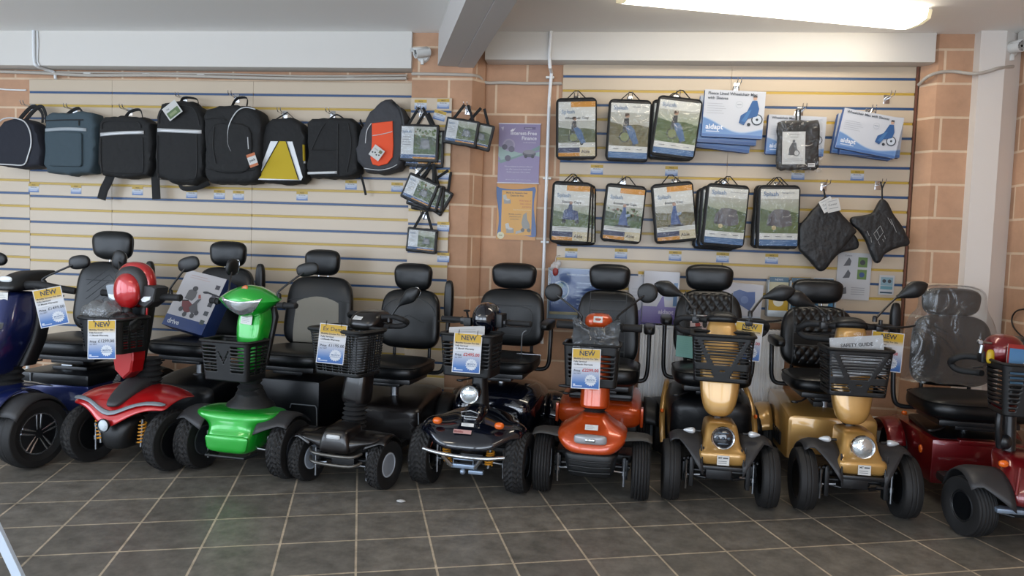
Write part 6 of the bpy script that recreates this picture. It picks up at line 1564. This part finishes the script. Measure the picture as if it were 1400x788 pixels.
# swing tags on the bags
def swing(px, py, Y, w, h, rot, label, kind):
    t = Print(); t.sheet(w, h, .001, '#d6d6d2')
    if kind == 0: t.rect(-w*.42, -h*.42, w*.42, h*.05, '#56703f', 2); t.rect(-w*.3, -h*.3, w*.2, -h*.1, '#8a9a6a', 3); t.text('bag', -w*.3, h*.2, h*.16, '#55585c', 3)
    if kind == 1: t.rect(-w*.5, h*.28, w*.5, h*.5, '#c4682c', 2); t.rect(-w*.5, -h*.5, w*.5, -h*.3, '#c4682c', 2); t.text('rand' if 0 else 'pack', -w*.34, -h*.08, h*.26, '#3a3c40', 3, bold=True, fit=w*.7)
    if kind == 2:
        for i in range(4): t.ell(-w*.32+w*.2*i, -h*.15+h*.1*(i % 2), w*.07, '#3a3d40', 3)
        t.text('DUO', -w*.35, h*.15, h*.16, '#55585c', 3); t.rect(w*.1, h*.1, w*.38, h*.36, '#6d6a3f', 3)
    o = t.build('swing_tag', paper()); o.location = at(px, py, Y); o.rotation_euler = (0, math.radians(rot), 0); tag(o, label, 'tag', 'paper swing tags on the bags')
swing(235.5, 151, 5.075, .12, .105, -37, 'white and green swing tag on the black backpack with the white strip', 0)
swing(345, 219, 5.03, .065, .095, -20, 'orange and white swing tag on the big black backpack', 1)
swing(515, 209, 5.06, .085, .085, 35, 'white swing tag on the grey and orange backpack', 2)

# ------------------------------------------------ price tickets on the slats
tk = Print(); tk.sheet(.088, .068, .001, '#d9dce0'); tk.rect(-.044, .012, .044, .034, '#c9a63c', 1, c2='#d3ae3b'); tk.rect(-.044, -.034, .044, -.002, '#3f6fb4', 1, c2='#c9d3e2')
tk.text('PRICE', 0, .0185, .012, '#5d4c1e', 3, 'c', True); tk.text('Mobility Bag', 0, .002, .010, '#50565e', 3, 'c'); tk.rect(-.034, -.012, .034, -.008, '#e2e6ee', 2); tk.rect(-.03, -.022, .03, -.019, '#dfe5f0', 2)
tk = tk.build('price_ticket', paper())
tl = [(46, 257, 5.3, 'under the dark arched bag'), (104, 259, 5.3, 'under the slate backpack'), (188, 261, 5.3, 'under the black backpack with dangling straps'), (262, 265, 5.3, 'under the black backpack with the white tag'),
      (300, 266, 5.3, 'left of the pair under the big black backpack'), (326, 267, 5.3, 'right of the pair under the big black backpack'), (413, 268, 5.3, 'under the yellow triangle backpack'), (480, 253, 5.3, 'under the plain black bag with a low silver strip'), (543, 256, 5.3, 'under the grey and orange backpack'),
      (575, 143, 5.178, 'at the top left of the pier strip'), (606, 142, 5.178, 'at the top right of the pier strip'), (601, 158, 5.178, 'tilted, behind the straps of the largest zip bag'), (607, 239, 5.178, 'right of the fan of tilted zip bags'), (606, 310, 5.178, 'right of the lowest zip bag strap'), (606, 352, 5.178, 'lowest on the pier strip'),
      (816, 232, 5.3, 'between the first and second upper cape packs'), (918, 234, 5.3, 'under the tilted upper cape pack'), (1091, 239, 5.3, 'under the black pack with the white card'), (1172, 240, 5.3, 'under the tilted white and blue packs'),
      (781, 346, 5.3, 'under the leftmost lower cape packs'), (849, 347, 5.3, 'under the scooter lap cape pack'), (923, 350, 5.3, 'under the tilted scooter cosy pack'), (988, 352, 5.3, 'under the storage cover stack'), (1055, 354, 5.3, 'under the last framed pack beside the diamond pouch'), (881, 378, 5.3, 'between the two grey and black headrests'), ]
for i, (x, y, Y, t) in enumerate(tl):
    o = tk if i == 0 else tk.copy()
    if i: C.objects.link(o)
    o.location = at(x, y, Y-.001 if 'between the two' not in t else 5.28); 
    if 'tilted, behind' in t: o.rotation_euler = (0, math.radians(14), 0)
    tag(o, 'small yellow and blue price ticket '+t, 'price ticket', 'yellow and blue price tickets on the slats')

# ------------------------------------------------ posters on the brick
r = hang('poster', 709.5, 210, 5.312, 'lavender Interest-Free Finance poster stuck on the brick', 'poster'); w, h = .30, .425
p = Print(); p.sheet(w, h, .002, '#9487ad'); W, Hh = w/2, h/2
n = 14
p.poly([(-W, -.02)]+[(-W+w*i/n, .03+.03*math.sin(3.4*i/n+2.4)) for i in range(n+1)]+[(W, -.045)]+[(W-w*i/n, -.035+.025*math.sin(3.4*i/n+.6)) for i in range(n)], '#9bb3ae', 2)
p.poly([(-W, -.06)]+[(-W+w*i/n, -.05+.11*(i/n)**1.5) for i in range(n+1)]+[(W, .03)]+[(W-w*i/n, .03-.11*(i/n)) for i in range(n)], '#7d9893', 3)
p.ell(-.075, .06, .045, '#a79fb8', 4); p.ell(-.075, .06, .034, '#8f88a0', 5); p.ell(-.105, .045, .02, '#5c5568', 6); p.ell(-.055, .03, .022, '#6a6478', 6); p.ell(-.08, -.035, .022, '#635e70', 6)
p.ell(.075, .0, .048, '#5f5c66', 6, .026); p.ell(.075, .012, .044, '#8e8b92', 7, .016); p.ell(.05, -.02, .012, '#3f3d45', 8); p.ell(.1, -.02, .012, '#3f3d45', 8)
p.rect(.03, .172, .115, .190, '#6f6388', 3); p.text('FINANCE', .04, .176, .012, '#e6e2ee', 6)
p.text('Interest-Free', .125, .133, .036, '#e9e6f0', 6, 'r', True); p.text('Finance', .125, .098, .036, '#e9e6f0', 6, 'r', True); p.text('to all customers', .12, .075, .014, '#d8d3e4', 6, 'r')
p.poly([(-.07, .16), (-.05, .178), (-.045, .17), (-.03, .185), (-.04, .165), (-.05, .155)], '#ece9f2', 5); p.poly([(-.135, .185), (-.115, .19), (-.12, .16)], '#c8c2d6', 5)
for i, t in enumerate(('We are pleased to announce that we', 'can offer interest free credit with', 'flexible payments. Ask in store.')): p.text(t, 0, -.098-.020*i, .0135, '#dcd8e6', 6, 'c', fit=w*.86)
p.text('Minimum order applies. Subject to status', 0, -.192, .011, '#cfcadb', 6, 'c', fit=w*.86)
p.build('poster_sheet', GLOSSP, r)
b = MB(); b.rbox(-W-.004, W+.004, -.004, .002, -Hh-.004, -Hh+.003, .001); b.rbox(-W-.004, W+.004, -.004, .002, Hh-.003, Hh+.004, .001); b.build('poster_edge', mat('clear_plastic_edge', '#c9c6cf', .3), r)
r = hang('poster', 706, 290, 5.312, 'orange poster with a blue wavy border showing grey chairs', 'poster'); w, h = .29, .405; W, Hh = w/2, h/2
p = Print(); p.sheet(w, h, .002, '#c98a2b'); n = 16
p.poly([(-W+.004, -Hh+.03)]+[(-W+.006+.012*math.sin(5*i/n), -Hh+.03+(h-.05)*i/n) for i in range(n+1)]+[(-W+w*i/n, Hh-.022-.018*math.sin(3.2*i/n+.3)) for i in range(1, n)]+[(W-.008-.012*math.sin(5*i/n), Hh-.04-(h-.07)*i/n) for i in range(n+1)]+[(W-w*i/n, -Hh+.02+.018*math.sin(3*i/n)) for i in range(1, n)], '#2f5791', 2)
p.rect(-W+.036, -Hh+.042, W-.032, Hh-.048, '#d99c1e', 4); p.rect(-W+.03, -Hh+.035, W-.03, -Hh+.042, '#d99c1e', 4)
p.text('Made to measure riser', .0, Hh-.07, .017, '#4c3a14', 7, 'c', True, fit=w*.62); p.text('Chairs for free', .0, Hh-.09, .017, '#4c3a14', 7, 'c', True, fit=w*.6)
for i, t in enumerate(('Wide range of', 'sizes, colours', 'and fabrics')): p.text(t, W-.04, Hh-.125-.022*i, .015, '#b0361c', 7, 'r')
p.text('Free home demonstration', W-.04, Hh-.19, .012, '#e9d9a9', 7, 'r', fit=w*.45)
for i, t in enumerate(('Mobility scooters', 'wheelchairs and', 'powerchairs')): p.text(t, -.01, -.02-.018*i, .013, '#5a4415', 7, 'c', fit=w*.5)
def chair(cx, cz, k, c='#b3b0a8'):
    p.poly([(cx-.5*k, cz+.6*k), (cx-.1*k, cz+.75*k), (cx+.1*k, cz+.1*k), (cx-.35*k, cz-.1*k)], c, 7); p.poly([(cx-.35*k, cz+.05*k), (cx+.55*k, cz+.1*k), (cx+.6*k, cz-.45*k), (cx-.3*k, cz-.5*k)], '#918e87', 8); p.ell(cx+.15*k, cz+.05*k, .3*k, '#c4c1b9', 9, .12*k)
chair(-.075, .085, .055); chair(-.05, -.125, .06, '#c0bdb6'); p.poly([(.0, -.14), (.06, -.125), (.055, -.145), (0, -.16)], '#a9a69f', 8)
p.poly([(.05, -.02), (.075, 0), (.08, -.05), (.1, -.09), (.1, -.12), (.05, -.12), (.04, -.08)], '#8d8a80', 8); p.ell(.05, -.13, .014, '#55534c', 9); p.ell(.095, -.13, .014, '#55534c', 9)
p.ell(-W+.035, -Hh+.03, .026, '#d9d3a9', 8); p.text('FREE', -W+.035, -Hh+.026, .012, '#4c4a2a', 9, 'c', True)
p.build('poster_sheet', GLOSSP, r)

# ------------------------------------------------ leaflets, holders and stock behind the seats
def sheet(px, py, Y, w, h, label, fn, tilt=0, name='leaflet', m=None):
    p = Print(); p.sheet(w, h, .0015, '#cfd0d2'); fn(p, w/2, h/2); o = p.build(name, m or paper()); o.location = at(px, py, Y); o.rotation_euler = (0, math.radians(tilt), 0); tag(o, label, name.replace('_', ' ')); return o
def f1(p, W, Hh):
    for i, z in enumerate((.6, .08)):
        p.poly([(-W*.65, Hh*(z-.18)), (-W*.35, Hh*(z+.2)), (-W*.2, Hh*(z+.05)), (-W*.25, Hh*(z-.15))], '#63656a', 3); p.rect(W*.2, Hh*(z-.2), W*.75, Hh*(z+.22), '#6f8f4f', 3); p.ell(W*.47, Hh*z, W*.16, '#3f5a8a' if i else '#4a4c50', 4)
    p.poly([(-W*.7, -Hh*.6), (-W*.4, -Hh*.45), (-W*.35, -Hh*.75), (-W*.65, -Hh*.8)], '#6a6c70', 3)
    for q in range(4): p.rect(-W*.1, -Hh*(.5+.09*q), W*.7, -Hh*(.475+.09*q), '#9fa1a4', 3)
    p.text('Covers', -W*.6, Hh*.84, Hh*.1, '#55585c', 4)
sheet(1167, 378, 5.29, .225, .325, 'white sheet with four small cover pictures taped to the slatwall', f1, 1)
def f2(p, W, Hh): p.rect(-W*.8, -Hh*.05, W*.8, Hh*.8, '#8fb0bd', 3); p.ell(-W*.35, Hh*.4, W*.25, '#3f4449', 4); p.ell(W*.35, Hh*.4, W*.25, '#4c5157', 4); p.rect(-W*.8, -Hh*.45, W*.8, -Hh*.1, '#6fa3b0', 3); p.rect(-W*.8, -Hh*.85, W*.8, -Hh*.7, '#26495e', 3)
sheet(1212, 390, 5.29, .10, .135, 'small white card with two dark pictures right of the four-picture sheet', f2, 1)
# blue mobility poster in a clear wall holder with a trinket hanging at its corner
r = hang('leaflet_holder', 796, 400, 5.26, 'clear wall holder with a blue leaflet behind the orange scooter seat', 'leaflet holder')
p = Print(); p.sheet(.46, .33, .002, '#2f4f94'); p.rect(-.23, .10, .23, .165, '#2f4f94', 2, c2='#7f93c4'); p.text('Mobility scooters for sale or hire', .02, .118, .02, '#e1e6f2', 5, 'c', True, fit=.36)
p.ell(-.155, .01, .062, '#b3bccb', 3, .068); p.ell(-.155, .01, .054, '#3a6b93', 4, .060); p.ell(-.17, .01, .03, '#a5362f', 5, .04); p.ell(-.135, .0, .028, '#2f5fa0', 6); p.ell(-.155, .045, .018, '#3c6b4c', 6)
for q in range(6): p.rect(-.04, .06-.03*q, .18, .07-.03*q, '#8fa4cd', 3)
p.rect(-.23, -.165, .23, -.145, '#c8b57d', 3); p.build('leaflet', GLOSSP, r)
b = MB(); b.box(-.245, .245, -.012, -.009, -.195, .17); b.box(-.245, .245, -.012, .02, -.198, -.192); b.build('clear_front', clear_mat('clear_acrylic', '#f2f5f7', .02, .05, .02), r)
b = MB()
for sx in (-1, 1): b.rbox(sx*.245-.003, sx*.245+.003, -.013, .025, -.198, .17, .001)
b.rbox(-.245, .245, .016, .024, -.198, .17, .002); b.build('holder_frame', mat('acrylic_edge', '#a9b4bd', .2), r)
r = hang('key_ring', 759, 362, 5.22, 'clear trinket with a red and white charm dangling at the slatwall\'s left end', 'trinket')
b = MB(); rnd = random.Random(8)
for k in range(7): b.sell((rnd.uniform(-.025, .025), rnd.uniform(-.01, .01), rnd.uniform(-.03, .03)), (.018, .006, .022), 2.3, 2, 'y', N=12, M=6)
b.build('clear_charm', mat('pale_plastic', '#b9b4b2', .3), r)
b = MB(); b.sell((.004, -.01, -.05), (.02, .008, .03), 2.3, 2, 'y', N=14, M=8); b.build('red_charm', mat('red_charm', '#8c2a24', .4), r)
b = MB(); b.tube([(0, 0, .02), (.004, .02, .06), (.03, .07, .066)], .002); b.build('cord', WHITE_PL, r)
def f3(p, W, Hh):
    p.rect(-W, -Hh, W, -Hh*.35, '#6a5aa6', 2, c2='#8d83b8'); p.poly([(-W*.9, -Hh*.35), (-W*.2, -Hh*.35), (W*.15, Hh*.15), (W*.25, -Hh*.35), (W, -Hh*.35), (W, -Hh*.5), (-W, -Hh*.5)], '#8378b5', 3)
    p.text('aidapt', -W*.1, -Hh*.62, Hh*.24, '#dcd6ec', 6, bold=True, fit=W)
    for q in range(4): p.rect(-W*.8, Hh*(.1+.13*q), W*(.3+.12*(q % 2)), Hh*(.13+.13*q), '#b6b8c2', 3)
    p.ell(W*.45, Hh*.1, W*.3, '#b9c3d4', 3, Hh*.2); p.rect(W*.7, -Hh*.3, W*.92, Hh*.6, '#5f7fa8', 3)
def soft_sheet(px, py, Y, w, h, label, fn, tilt=0, name='boxed_product'):
    r = hang(name, px, py, Y, label, 'boxed product', None, tilt); soft(rrect(w, h, .01), .035, y0=.02).build('packet', mat('pale_packet', '#bfc2cc', .4), r); p = Print(); p.x = tr(0, -.020, 0); p.sheet(w*.98, h*.98, .0015, '#c9cad2'); fn(p, w*.49, h*.49); p.build('printed_card', GLOSSP, r); return r
soft_sheet(903, 407, 5.22, .25, .37, 'white and purple packet hanging behind the round right mirror', f3, 1)
soft_sheet(878, 412, 5.26, .19, .36, 'white and purple packet partly behind its twin near the orange seat', f3, -2)
def f4(p, W, Hh): p.poly([(-W*.5, Hh*.5), (-W*.2, Hh*.65), (W*.2, Hh*.55), (W*.6, Hh*.6), (W*.65, 0), (W*.4, -Hh*.5), (-W*.1, -Hh*.2), (-W*.55, -Hh*.4)], '#4d66a0', 3); p.ell(W*.1, Hh*.1, W*.2, '#6c84b8', 4); p.rect(-W, -Hh, W, -Hh*.8, '#b3bccd', 3)
soft_sheet(1014, 412, 5.22, .27, .25, 'white packet with a blue cushion picture behind the gold scooter\'s right mirror', f4, 3)
r = hang('leaflet_rack', 1098, 404, 5.25, 'slatwall leaflet rack with yellow and blue brochures behind the gold scooter headrest', 'leaflet rack')
b = MB(); b.rbox(-.24, .21, -.03, .04, -.155, -.14, .004); b.rbox(-.24, .21, -.032, -.028, -.155, -.11, .002)
for x in (-.24, -.09, .06, .21): b.rbox(x-.003, x+.003, -.03, .04, -.15, .10, .002)
b.build('rack', mat('acrylic_edge', '#a9b4bd', .2), r)
for i, (c, c2, x, t) in enumerate((('#c9a32c', '#d8d2b0', -.165, 'yellow and white brochure standing in the rack left of the headrest'), ('#4f8fb5', '#c8a455', -.015, 'brochure behind the headrest in the leaflet rack'), ('#3f86b0', '#e0e4e8', .135, 'blue brochure sticking up at the right of the leaflet rack'))):
    p = Print(); p.sheet(.13, .25, .006, c2); p.rect(-.065, -.125, .065, .02, c, 1); p.rect(-.065, .085, .065, .12, '#5f7f95', 1); p.ell(0, -.05, .035, '#e3e0d0', 2); p.text('NEWS', 0, .095, .02, '#e6e9ee', 3, 'c')
    o = p.build('brochure', paper()); o.location = at(1098, 404, 5.25)+Vector((x, .0, .0)); o.rotation_euler = (-.06, 0, 0); tag(o, t, 'brochure', 'brochures in the leaflet rack')

# ------------------------------------------------ price cards on the scooters
def price_card(px, py, Y, tilt, price, head, red, label, w=.152, h=.215, hx=(0,), lean=-4, turn=0):
    r = hang('price_card', px, py, Y, label, 'price card', 'yellow, white and blue price cards on the scooters', tilt, turn)
    r.rotation_euler = (math.radians(lean), math.radians(tilt), math.radians(turn))
    p = Print(); p.sheet(w, h, .0015, '#e4e6ea'); W, Hh = w/2-.004, h/2-.004
    p.rect(-W, Hh-h*.19, W, Hh, '#d9ae1c', 1, c2='#d9ae1c'); p.rect(-W, Hh-h*.32, W, Hh-h*.19, '#dfe1e4', 1, c2='#d9ae1c')
    p.rect(-W, -Hh+h*.13, W, -Hh+h*.52, '#4179c0', 1, c2='#dfe1e4'); p.rect(-W, -Hh, W, -Hh+h*.13, '#2b62b0', 1, c2='#4179c0')
    p.text(head, .004, Hh-h*.155, .036 if head == 'NEW' else .031, '#2e3138', 4, 'c', head == 'NEW', fit=w*.86)
    p.text('Mobility Scooter For Sale', -W+.006, Hh-h*.25, .0125, '#3a3a34', 4, bold=True, fit=w*.86); p.text('Fully Serviced', -W+.006, Hh-h*.325, .0125, '#3a3a34', 4, bold=True); p.text('12 Month Warranty', -W+.006, Hh-h*.395, .0125, '#3a3a34', 4, bold=True)
    p.rect(-W+.006, Hh-h*.455, W*.5, Hh-h*.45, '#9aa0a8', 3)
    p.text('Price', -W+.008, Hh-h*.56, .017, '#2e3138', 4, bold=True); p.text(price, -W+.052, Hh-h*.555, .024, '#c2302e' if red else '#2a2d33', 5, fit=w*.58, bold=red); p.text('inc VAT', -W+.008, Hh-h*.62, .0115, '#2e3138', 4)
    p.burst(W*.38, -Hh+h*.20, .033, '#dfe6ee', 3); p.text('12', W*.38, -Hh+h*.245, .012, '#5f7faa', 5, 'c'); p.text('MONTH', W*.38, -Hh+h*.19, .012, '#4a6a98', 5, 'c', True); p.text('WARRANTY', W*.38, -Hh+h*.145, .0095, '#5f7faa', 5, 'c')
    p.rect(-W+.006, -Hh+.008, -W+.055, -Hh+.013, '#c6d6ec', 3); p.rect(-W+.006, -Hh+.015, -W+.018, -Hh+.021, '#e6eef8', 3)
    p.build('card', paper(), r)
    b = MB()
    for x in hx: b.tube([(x, -.004, h/2-.012), (x, -.010, h/2+.006), (x, .006, h/2+.016), (x, .008, h/2-.008)], .0016, N=6)
    b.build('tie', PIPING, r); return r
price_card(69.5, 420, 3.78, -13, '£1499.00', 'NEW', False, 'tilted NEW price card hanging from the blue scooter\'s handlebar', w=.145, turn=20)
price_card(139, 464.5, 3.735, -2, '£1299.00', 'NEW', False, 'price card on the front of the red scooter\'s basket', hx=(-.04, .04), turn=8)
price_card(453.5, 470.5, 3.815, 5, '£1195.00', 'Ex Demo', False, 'Ex Demo price card on the front of the wire basket', hx=(-.04, .04), w=.145, turn=14)
price_card(638.5, 483, 3.872, 2, '£2495.00', 'NEW', True, 'price card with a red price on the navy scooter\'s basket', hx=(-.05, .05), turn=4)
price_card(801, 504.5, 3.905, 0, '£2299.00', 'NEW', True, 'price card with a red price on the orange scooter\'s basket', hx=(-.03, .03))
price_card(1022, 467, 4.20, 4, '£3995.00', 'NEW', True, 'price card hanging from the right bar of the gold scooter with the black rear cover', hx=(0,))
price_card(1212, 481, 4.18, 4, '£4295.00', 'NEW', True, 'price card hanging from the right bar of the gold scooter with the gold rear body', w=.17, hx=(0,))

# ------------------------------------------------ things in and on the scooters
def crumple(sc, c, a, m, name, label, cat, seed, n=2.6, k=.16, tiller=True):
    w0 = sc.world(c, tiller); b = MB(); b.sell((0, 0, 0), a, n, 2.4, 'z', N=26, M=12); rnd = random.Random(seed)
    b.v = [(x*(1+rnd.uniform(-k, k)), y*(1+rnd.uniform(-k, k)), z*(1+rnd.uniform(-k, k))+.35*a[2]*math.sin(9*x/a[0]+seed)*.4) for x, y, z in b.v]
    o = b.build(name, m, sharp=0, sub=1); o.location = w0; tag(o, label, cat); return o
crumple(rd, (-.11, .0, .895), (.12, .085, .075), clear_mat('smoky_plastic_bag', '#a8adb2', .08, .15, 1.0, 12, milky=.15), 'plastic_bag', 'smoky clear plastic bag bulging out of the red scooter\'s basket', 'plastic bag', 4)
crumple(rd, (.04, .0, .85), (.10, .07, .06), FAB2, 'charger_cable', 'black coiled item lying in the red scooter\'s basket under the bag', 'charger', 5)
def sheet_at(sc, c, w, h, rot, label, fn, name, m=None, th=.003, tiller=True, cat=None):
    p = Print(); p.sheet(w, h, th, '#d9dbdd'); fn(p, w/2, h/2); o = p.build(name, m or paper()); o.location = sc.world(c, tiller); o.rotation_euler = [math.radians(t) for t in rot]; tag(o, label, cat or name.replace('_', ' ')); return o
def blank(p, W, Hh):
    for q in range(3): p.rect(-W*.7, Hh*(.5-.35*q), W*.5, Hh*(.56-.35*q), '#b4b7ba', 2)
sheet_at(nvy, (-.04, -.02, .875), .20, .10, (-50, -4, 4), 'folded white papers sticking out of the navy scooter\'s basket', blank, 'papers', th=.012)
def shs(p, W, Hh):
    p.text('SAFETY GUIDE', -W*.62, Hh*.50, Hh*.24, '#2b2d30', 4, bold=True, fit=W*1.4)
    for q in range(5): p.rect(-W*.8, Hh*(.3-.2*q), W*.7, Hh*(.33-.2*q), '#9ea2a6', 2)
o = sheet_at(g2, (-.01, .0, .845), .27, .21, (-8, -6, 0), 'white safety guide booklet in a clear sleeve standing in the gold scooter\'s basket', shs, 'booklet', th=.012)
w0 = g2.world((-.01, -.02, .85), True); b = MB(); rnd = random.Random(9); b.grid([[(-.15+.30*j/12, rnd.uniform(-.006, .006), -.10+.22*i/9-.02*(j/12)+.03*(j/12)) for j in range(13)] for i in range(10)]); o = b.build('clear_sleeve', FILM2, sharp=0); o.location = w0; tag(o, 'clear crinkled sleeve around the safety guide booklet', 'plastic sleeve')
def redl(p, W, Hh): p.rect(-W, -Hh, W, Hh, '#a32a24', 1); p.rect(-W*.94, -Hh, W*.94, Hh*.80, '#6f9fc6', 2, c2='#4f86b8'); p.ell(-W*.1, Hh*.1, W*.4, '#c8d3da', 3, Hh*.2); p.ell(W*.4, Hh*.2, W*.3, '#b9c6cf', 3, Hh*.15)
sheet_at(drd, (.06, -.03, .865), .30, .20, (-5, 4, 0), 'red and blue leaflet standing in the deep red scooter\'s basket', redl, 'leaflet')
# booklet and box on the seat of the first gold scooter
def teal(p, W, Hh):
    p.rect(-W, -Hh, W, Hh, '#78aeaa', 1)
    for q in range(7): p.rect(-W*.8, Hh*(.6-.2*q), W*.6, Hh*(.62-.2*q), '#6fa892', 2)
sheet_at(g1, (-.155, .66, .765), .115, .14, (-22, 5, 0), 'pale green booklet leaning on the gold scooter\'s seat', teal, 'booklet', tiller=False)
def pic(p, W, Hh): p.rect(-W, -Hh, W, Hh, '#c9b5b3', 1); p.rect(-W, Hh*.3, W*.2, Hh, '#d9dad8', 2); p.ell(-W*.3, -Hh*.1, W*.25, '#a63a34', 3, Hh*.3); p.ell(W*.35, 0, W*.22, '#1c1d20', 4, Hh*.45); p.rect(-W, -Hh, W*.1, -Hh*.5, '#2c2d31', 3)
sheet_at(g1, (-.075, .56, .925), .13, .11, (-8, 0, 0), 'small leaflet with red and black picture behind the gold scooter\'s left bar', pic, 'leaflet', tiller=False)
# clear pouch hanging over the orange scooter's basket
w0 = org.world((.0, -.06, .885), True); r = empty('document_pouch', w0, (math.radians(-14), 0, 0)); tag(r, 'dark tinted clear pouch hanging in front of the orange scooter\'s handlebar', 'document pouch')
b = MB(); rnd = random.Random(12); rows = [[(-.125+.25*j/14+.006*math.sin(i), -.008+rnd.uniform(-.0012, .0012), -.065+.125*i/9) for j in range(15)] for i in range(10)]; b.grid(rows); b.build('clear_front', clear_mat('smoked_film', '#9aa4ac', .05, .10, .5, 9, milky=.03), r, sharp=0)
b = MB(); b.grid([[(x, .012, z) for x in (-.124, 0, .124)] for z in (-.064, 0, .058)]); b.build('backing_sheet', mat('dark_paper', '#30383f', .6), r, solid=.002)
b = MB()
for sx in (-1, 1): b.prism([(sx*.125, .055), (sx*.13, .105), (sx*.115, .11), (sx*.04, .06)], -.004, .004)
b.build('top_tabs', clear_mat('smoked_film'), r)
# boxed scooter on the red scooter's seat
bx = MB(); w0 = rd.world((-.045, .62, .700)); r = empty('product_box', w0, (0, math.radians(0), math.radians(-9))); tag(r, 'white and blue box with a scooter picture leaning on the red scooter\'s seat', 'box')
X = rx(math.radians(-24)) @ ry(math.radians(10)); W, Hh, D = .165, .40, .12
b = MB(); b.x = X; b.rbox(-W, W, -D, 0, 0, Hh, .002); b.build('carton', mat('blue_carton', '#1c315f', .4), r)
p = Print(); p.x = X @ tr(0, -D-.0015, Hh/2); p.sheet(2*W*.998, Hh*.998, .001, '#cfcdd0'); p.rect(-W, -Hh/2, W, -Hh/2+.078, '#25427e', 1); p.text('drive', -W+.03, -Hh/2+.022, .048, '#e3e6ec', 5, bold=True)
p.rect(-W+.05, Hh*.42, .02, Hh*.43, '#c7a9a4', 2); p.rect(-W+.05, Hh*.38, .05, Hh*.39, '#cdb6b2', 2)
p.ell(-.035, .085, .022, '#4a4a4d', 3, .018); p.poly([(-.08, .065), (-.06, .075), (-.01, .07), (-.005, .03), (-.02, 0), (-.085, .005)], '#6b6a6b', 3); p.poly([(-.095, -.01), (-.04, -.005), (.01, -.03), (.03, -.06), (-.03, -.09), (-.075, -.06)], '#7c3437', 4); p.poly([(-.02, -.05), (.02, .02), (.045, .03), (.03, -.01), (.06, -.06), (.02, -.085)], '#5d5c60', 5)
for ex, ez in ((-.075, -.07), (-.03, -.098), (.055, -.07), (.03, -.095)): p.ell(ex, ez, .017, '#4d4c50', 6)
p.poly([(.01, .05), (.025, .055), (.04, .03), (.02, .025)], '#a8564a', 5)
for i in range(5): p.rect(W-.055-.006*i*0, Hh*.36-.062*i-.03, W-.02, Hh*.36-.062*i, ('#4f4d55', '#5b5962', '#494a50', '#54585c', '#4b5550')[i], 4)
p.build('front_print', GLOSSP, r)

# ------------------------------------------------ floor oddments
p0 = onfl = None
def floor_at(px, py):
    v = AX_F + AX_R*((px-700)/F_PX) + AX_U*((394-py)/F_PX); t = -CAM_H/v.z; return Vector((v.x*t, v.y*t, 0))
b = MB(); rnd = random.Random(2); b.sell((0, 0, .007), (.022, .016, .007), 2.3, 2, 'z', N=14, M=6); b.v = [(x*(1+rnd.uniform(-.3, .3)), y*(1+rnd.uniform(-.3, .3)), max(0, z)) for x, y, z in b.v]
o = b.build('paper_scrap', mat('crumpled_paper', '#b9b9b8', .7), sharp=0); o.location = floor_at(548, 687); tag(o, 'tiny crumpled white paper scrap on the tiles in front of the black scooter', 'paper scrap')
a, c = floor_at(31, 800), None
r = empty('display_stand', a); tag(r, 'white metal foot of a display stand at the bottom left corner', 'display stand')
e = at(1, 735, a.y+.10)-a; e2 = Vector((e.x-.55, e.y+.2, e.z+.75))
d_ = (Vector((at(-3, 728, a.y).x, a.y, at(-3, 728, a.y).z))-a); d_.normalize()
b = MB(); u_ = Vector((1, 0, 0)); top = a*0+d_*1.15
b.rings([[tuple(P_+Vector(q)) for q in ((-.022, -.008, 0), (.022, -.008, 0), (.022, .008, 0), (-.022, .008, 0))] for P_ in (Vector((0, 0, 0)), top)], smooth=False); b.build('leg', mat('pale_blue_white_metal', '#c3cfdd', .3), r)
b = MB(); b.rbox(-.03, .03, -.03, .03, 0, .012, .004); b.build('foot', mat('pale_blue_white_metal'), r)
b = MB(); q = top; b.rbox(q.x-.6, q.x+.03, q.y-.01, q.y+.01, q.z-.02, q.z+.02, .004); b.build('cross_rail', mat('pale_blue_white_metal'), r)
# ---------------------------------------------------------------- light
sc_ = bpy.context.scene
w = bpy.data.worlds.new('daylight'); sc_.world = w; w.use_nodes = True
bg = w.node_tree.nodes['Background']; bg.inputs['Color'].default_value = (.62, .76, 1.0, 1); bg.inputs['Strength'].default_value = 2.2
def area(name, loc, rot, sx, sy, e, col):
    l = bpy.data.lights.new(name, 'AREA'); l.shape = 'RECTANGLE'; l.size = sx; l.size_y = sy; l.energy = e; l.color = col
    o = bpy.data.objects.new(name, l); C.objects.link(o); o.location = loc; o.rotation_euler = rot; return o
# daylight just outside the shop windows
area('window_daylight_front', (0.4, YF-.35, 1.5), (math.radians(112), 0, 0), 4.4, 2.2, 120, (.86, .93, 1.0))
area('window_daylight_front', (-4.3, YF-.35, 1.5), (math.radians(112), 0, 0), 4.2, 2.2, 125, (.84, .92, 1.0))
area('window_daylight_side', (XL-.35, .4, 1.5), (math.radians(102), 0, math.radians(-90)), 5.4, 2.2, 125, (.82, .91, 1.0))
v = sc_.view_settings; v.view_transform = 'Standard'; v.look = 'None'; v.gamma = 1; v.use_curve_mapping = False; v.exposure = .08
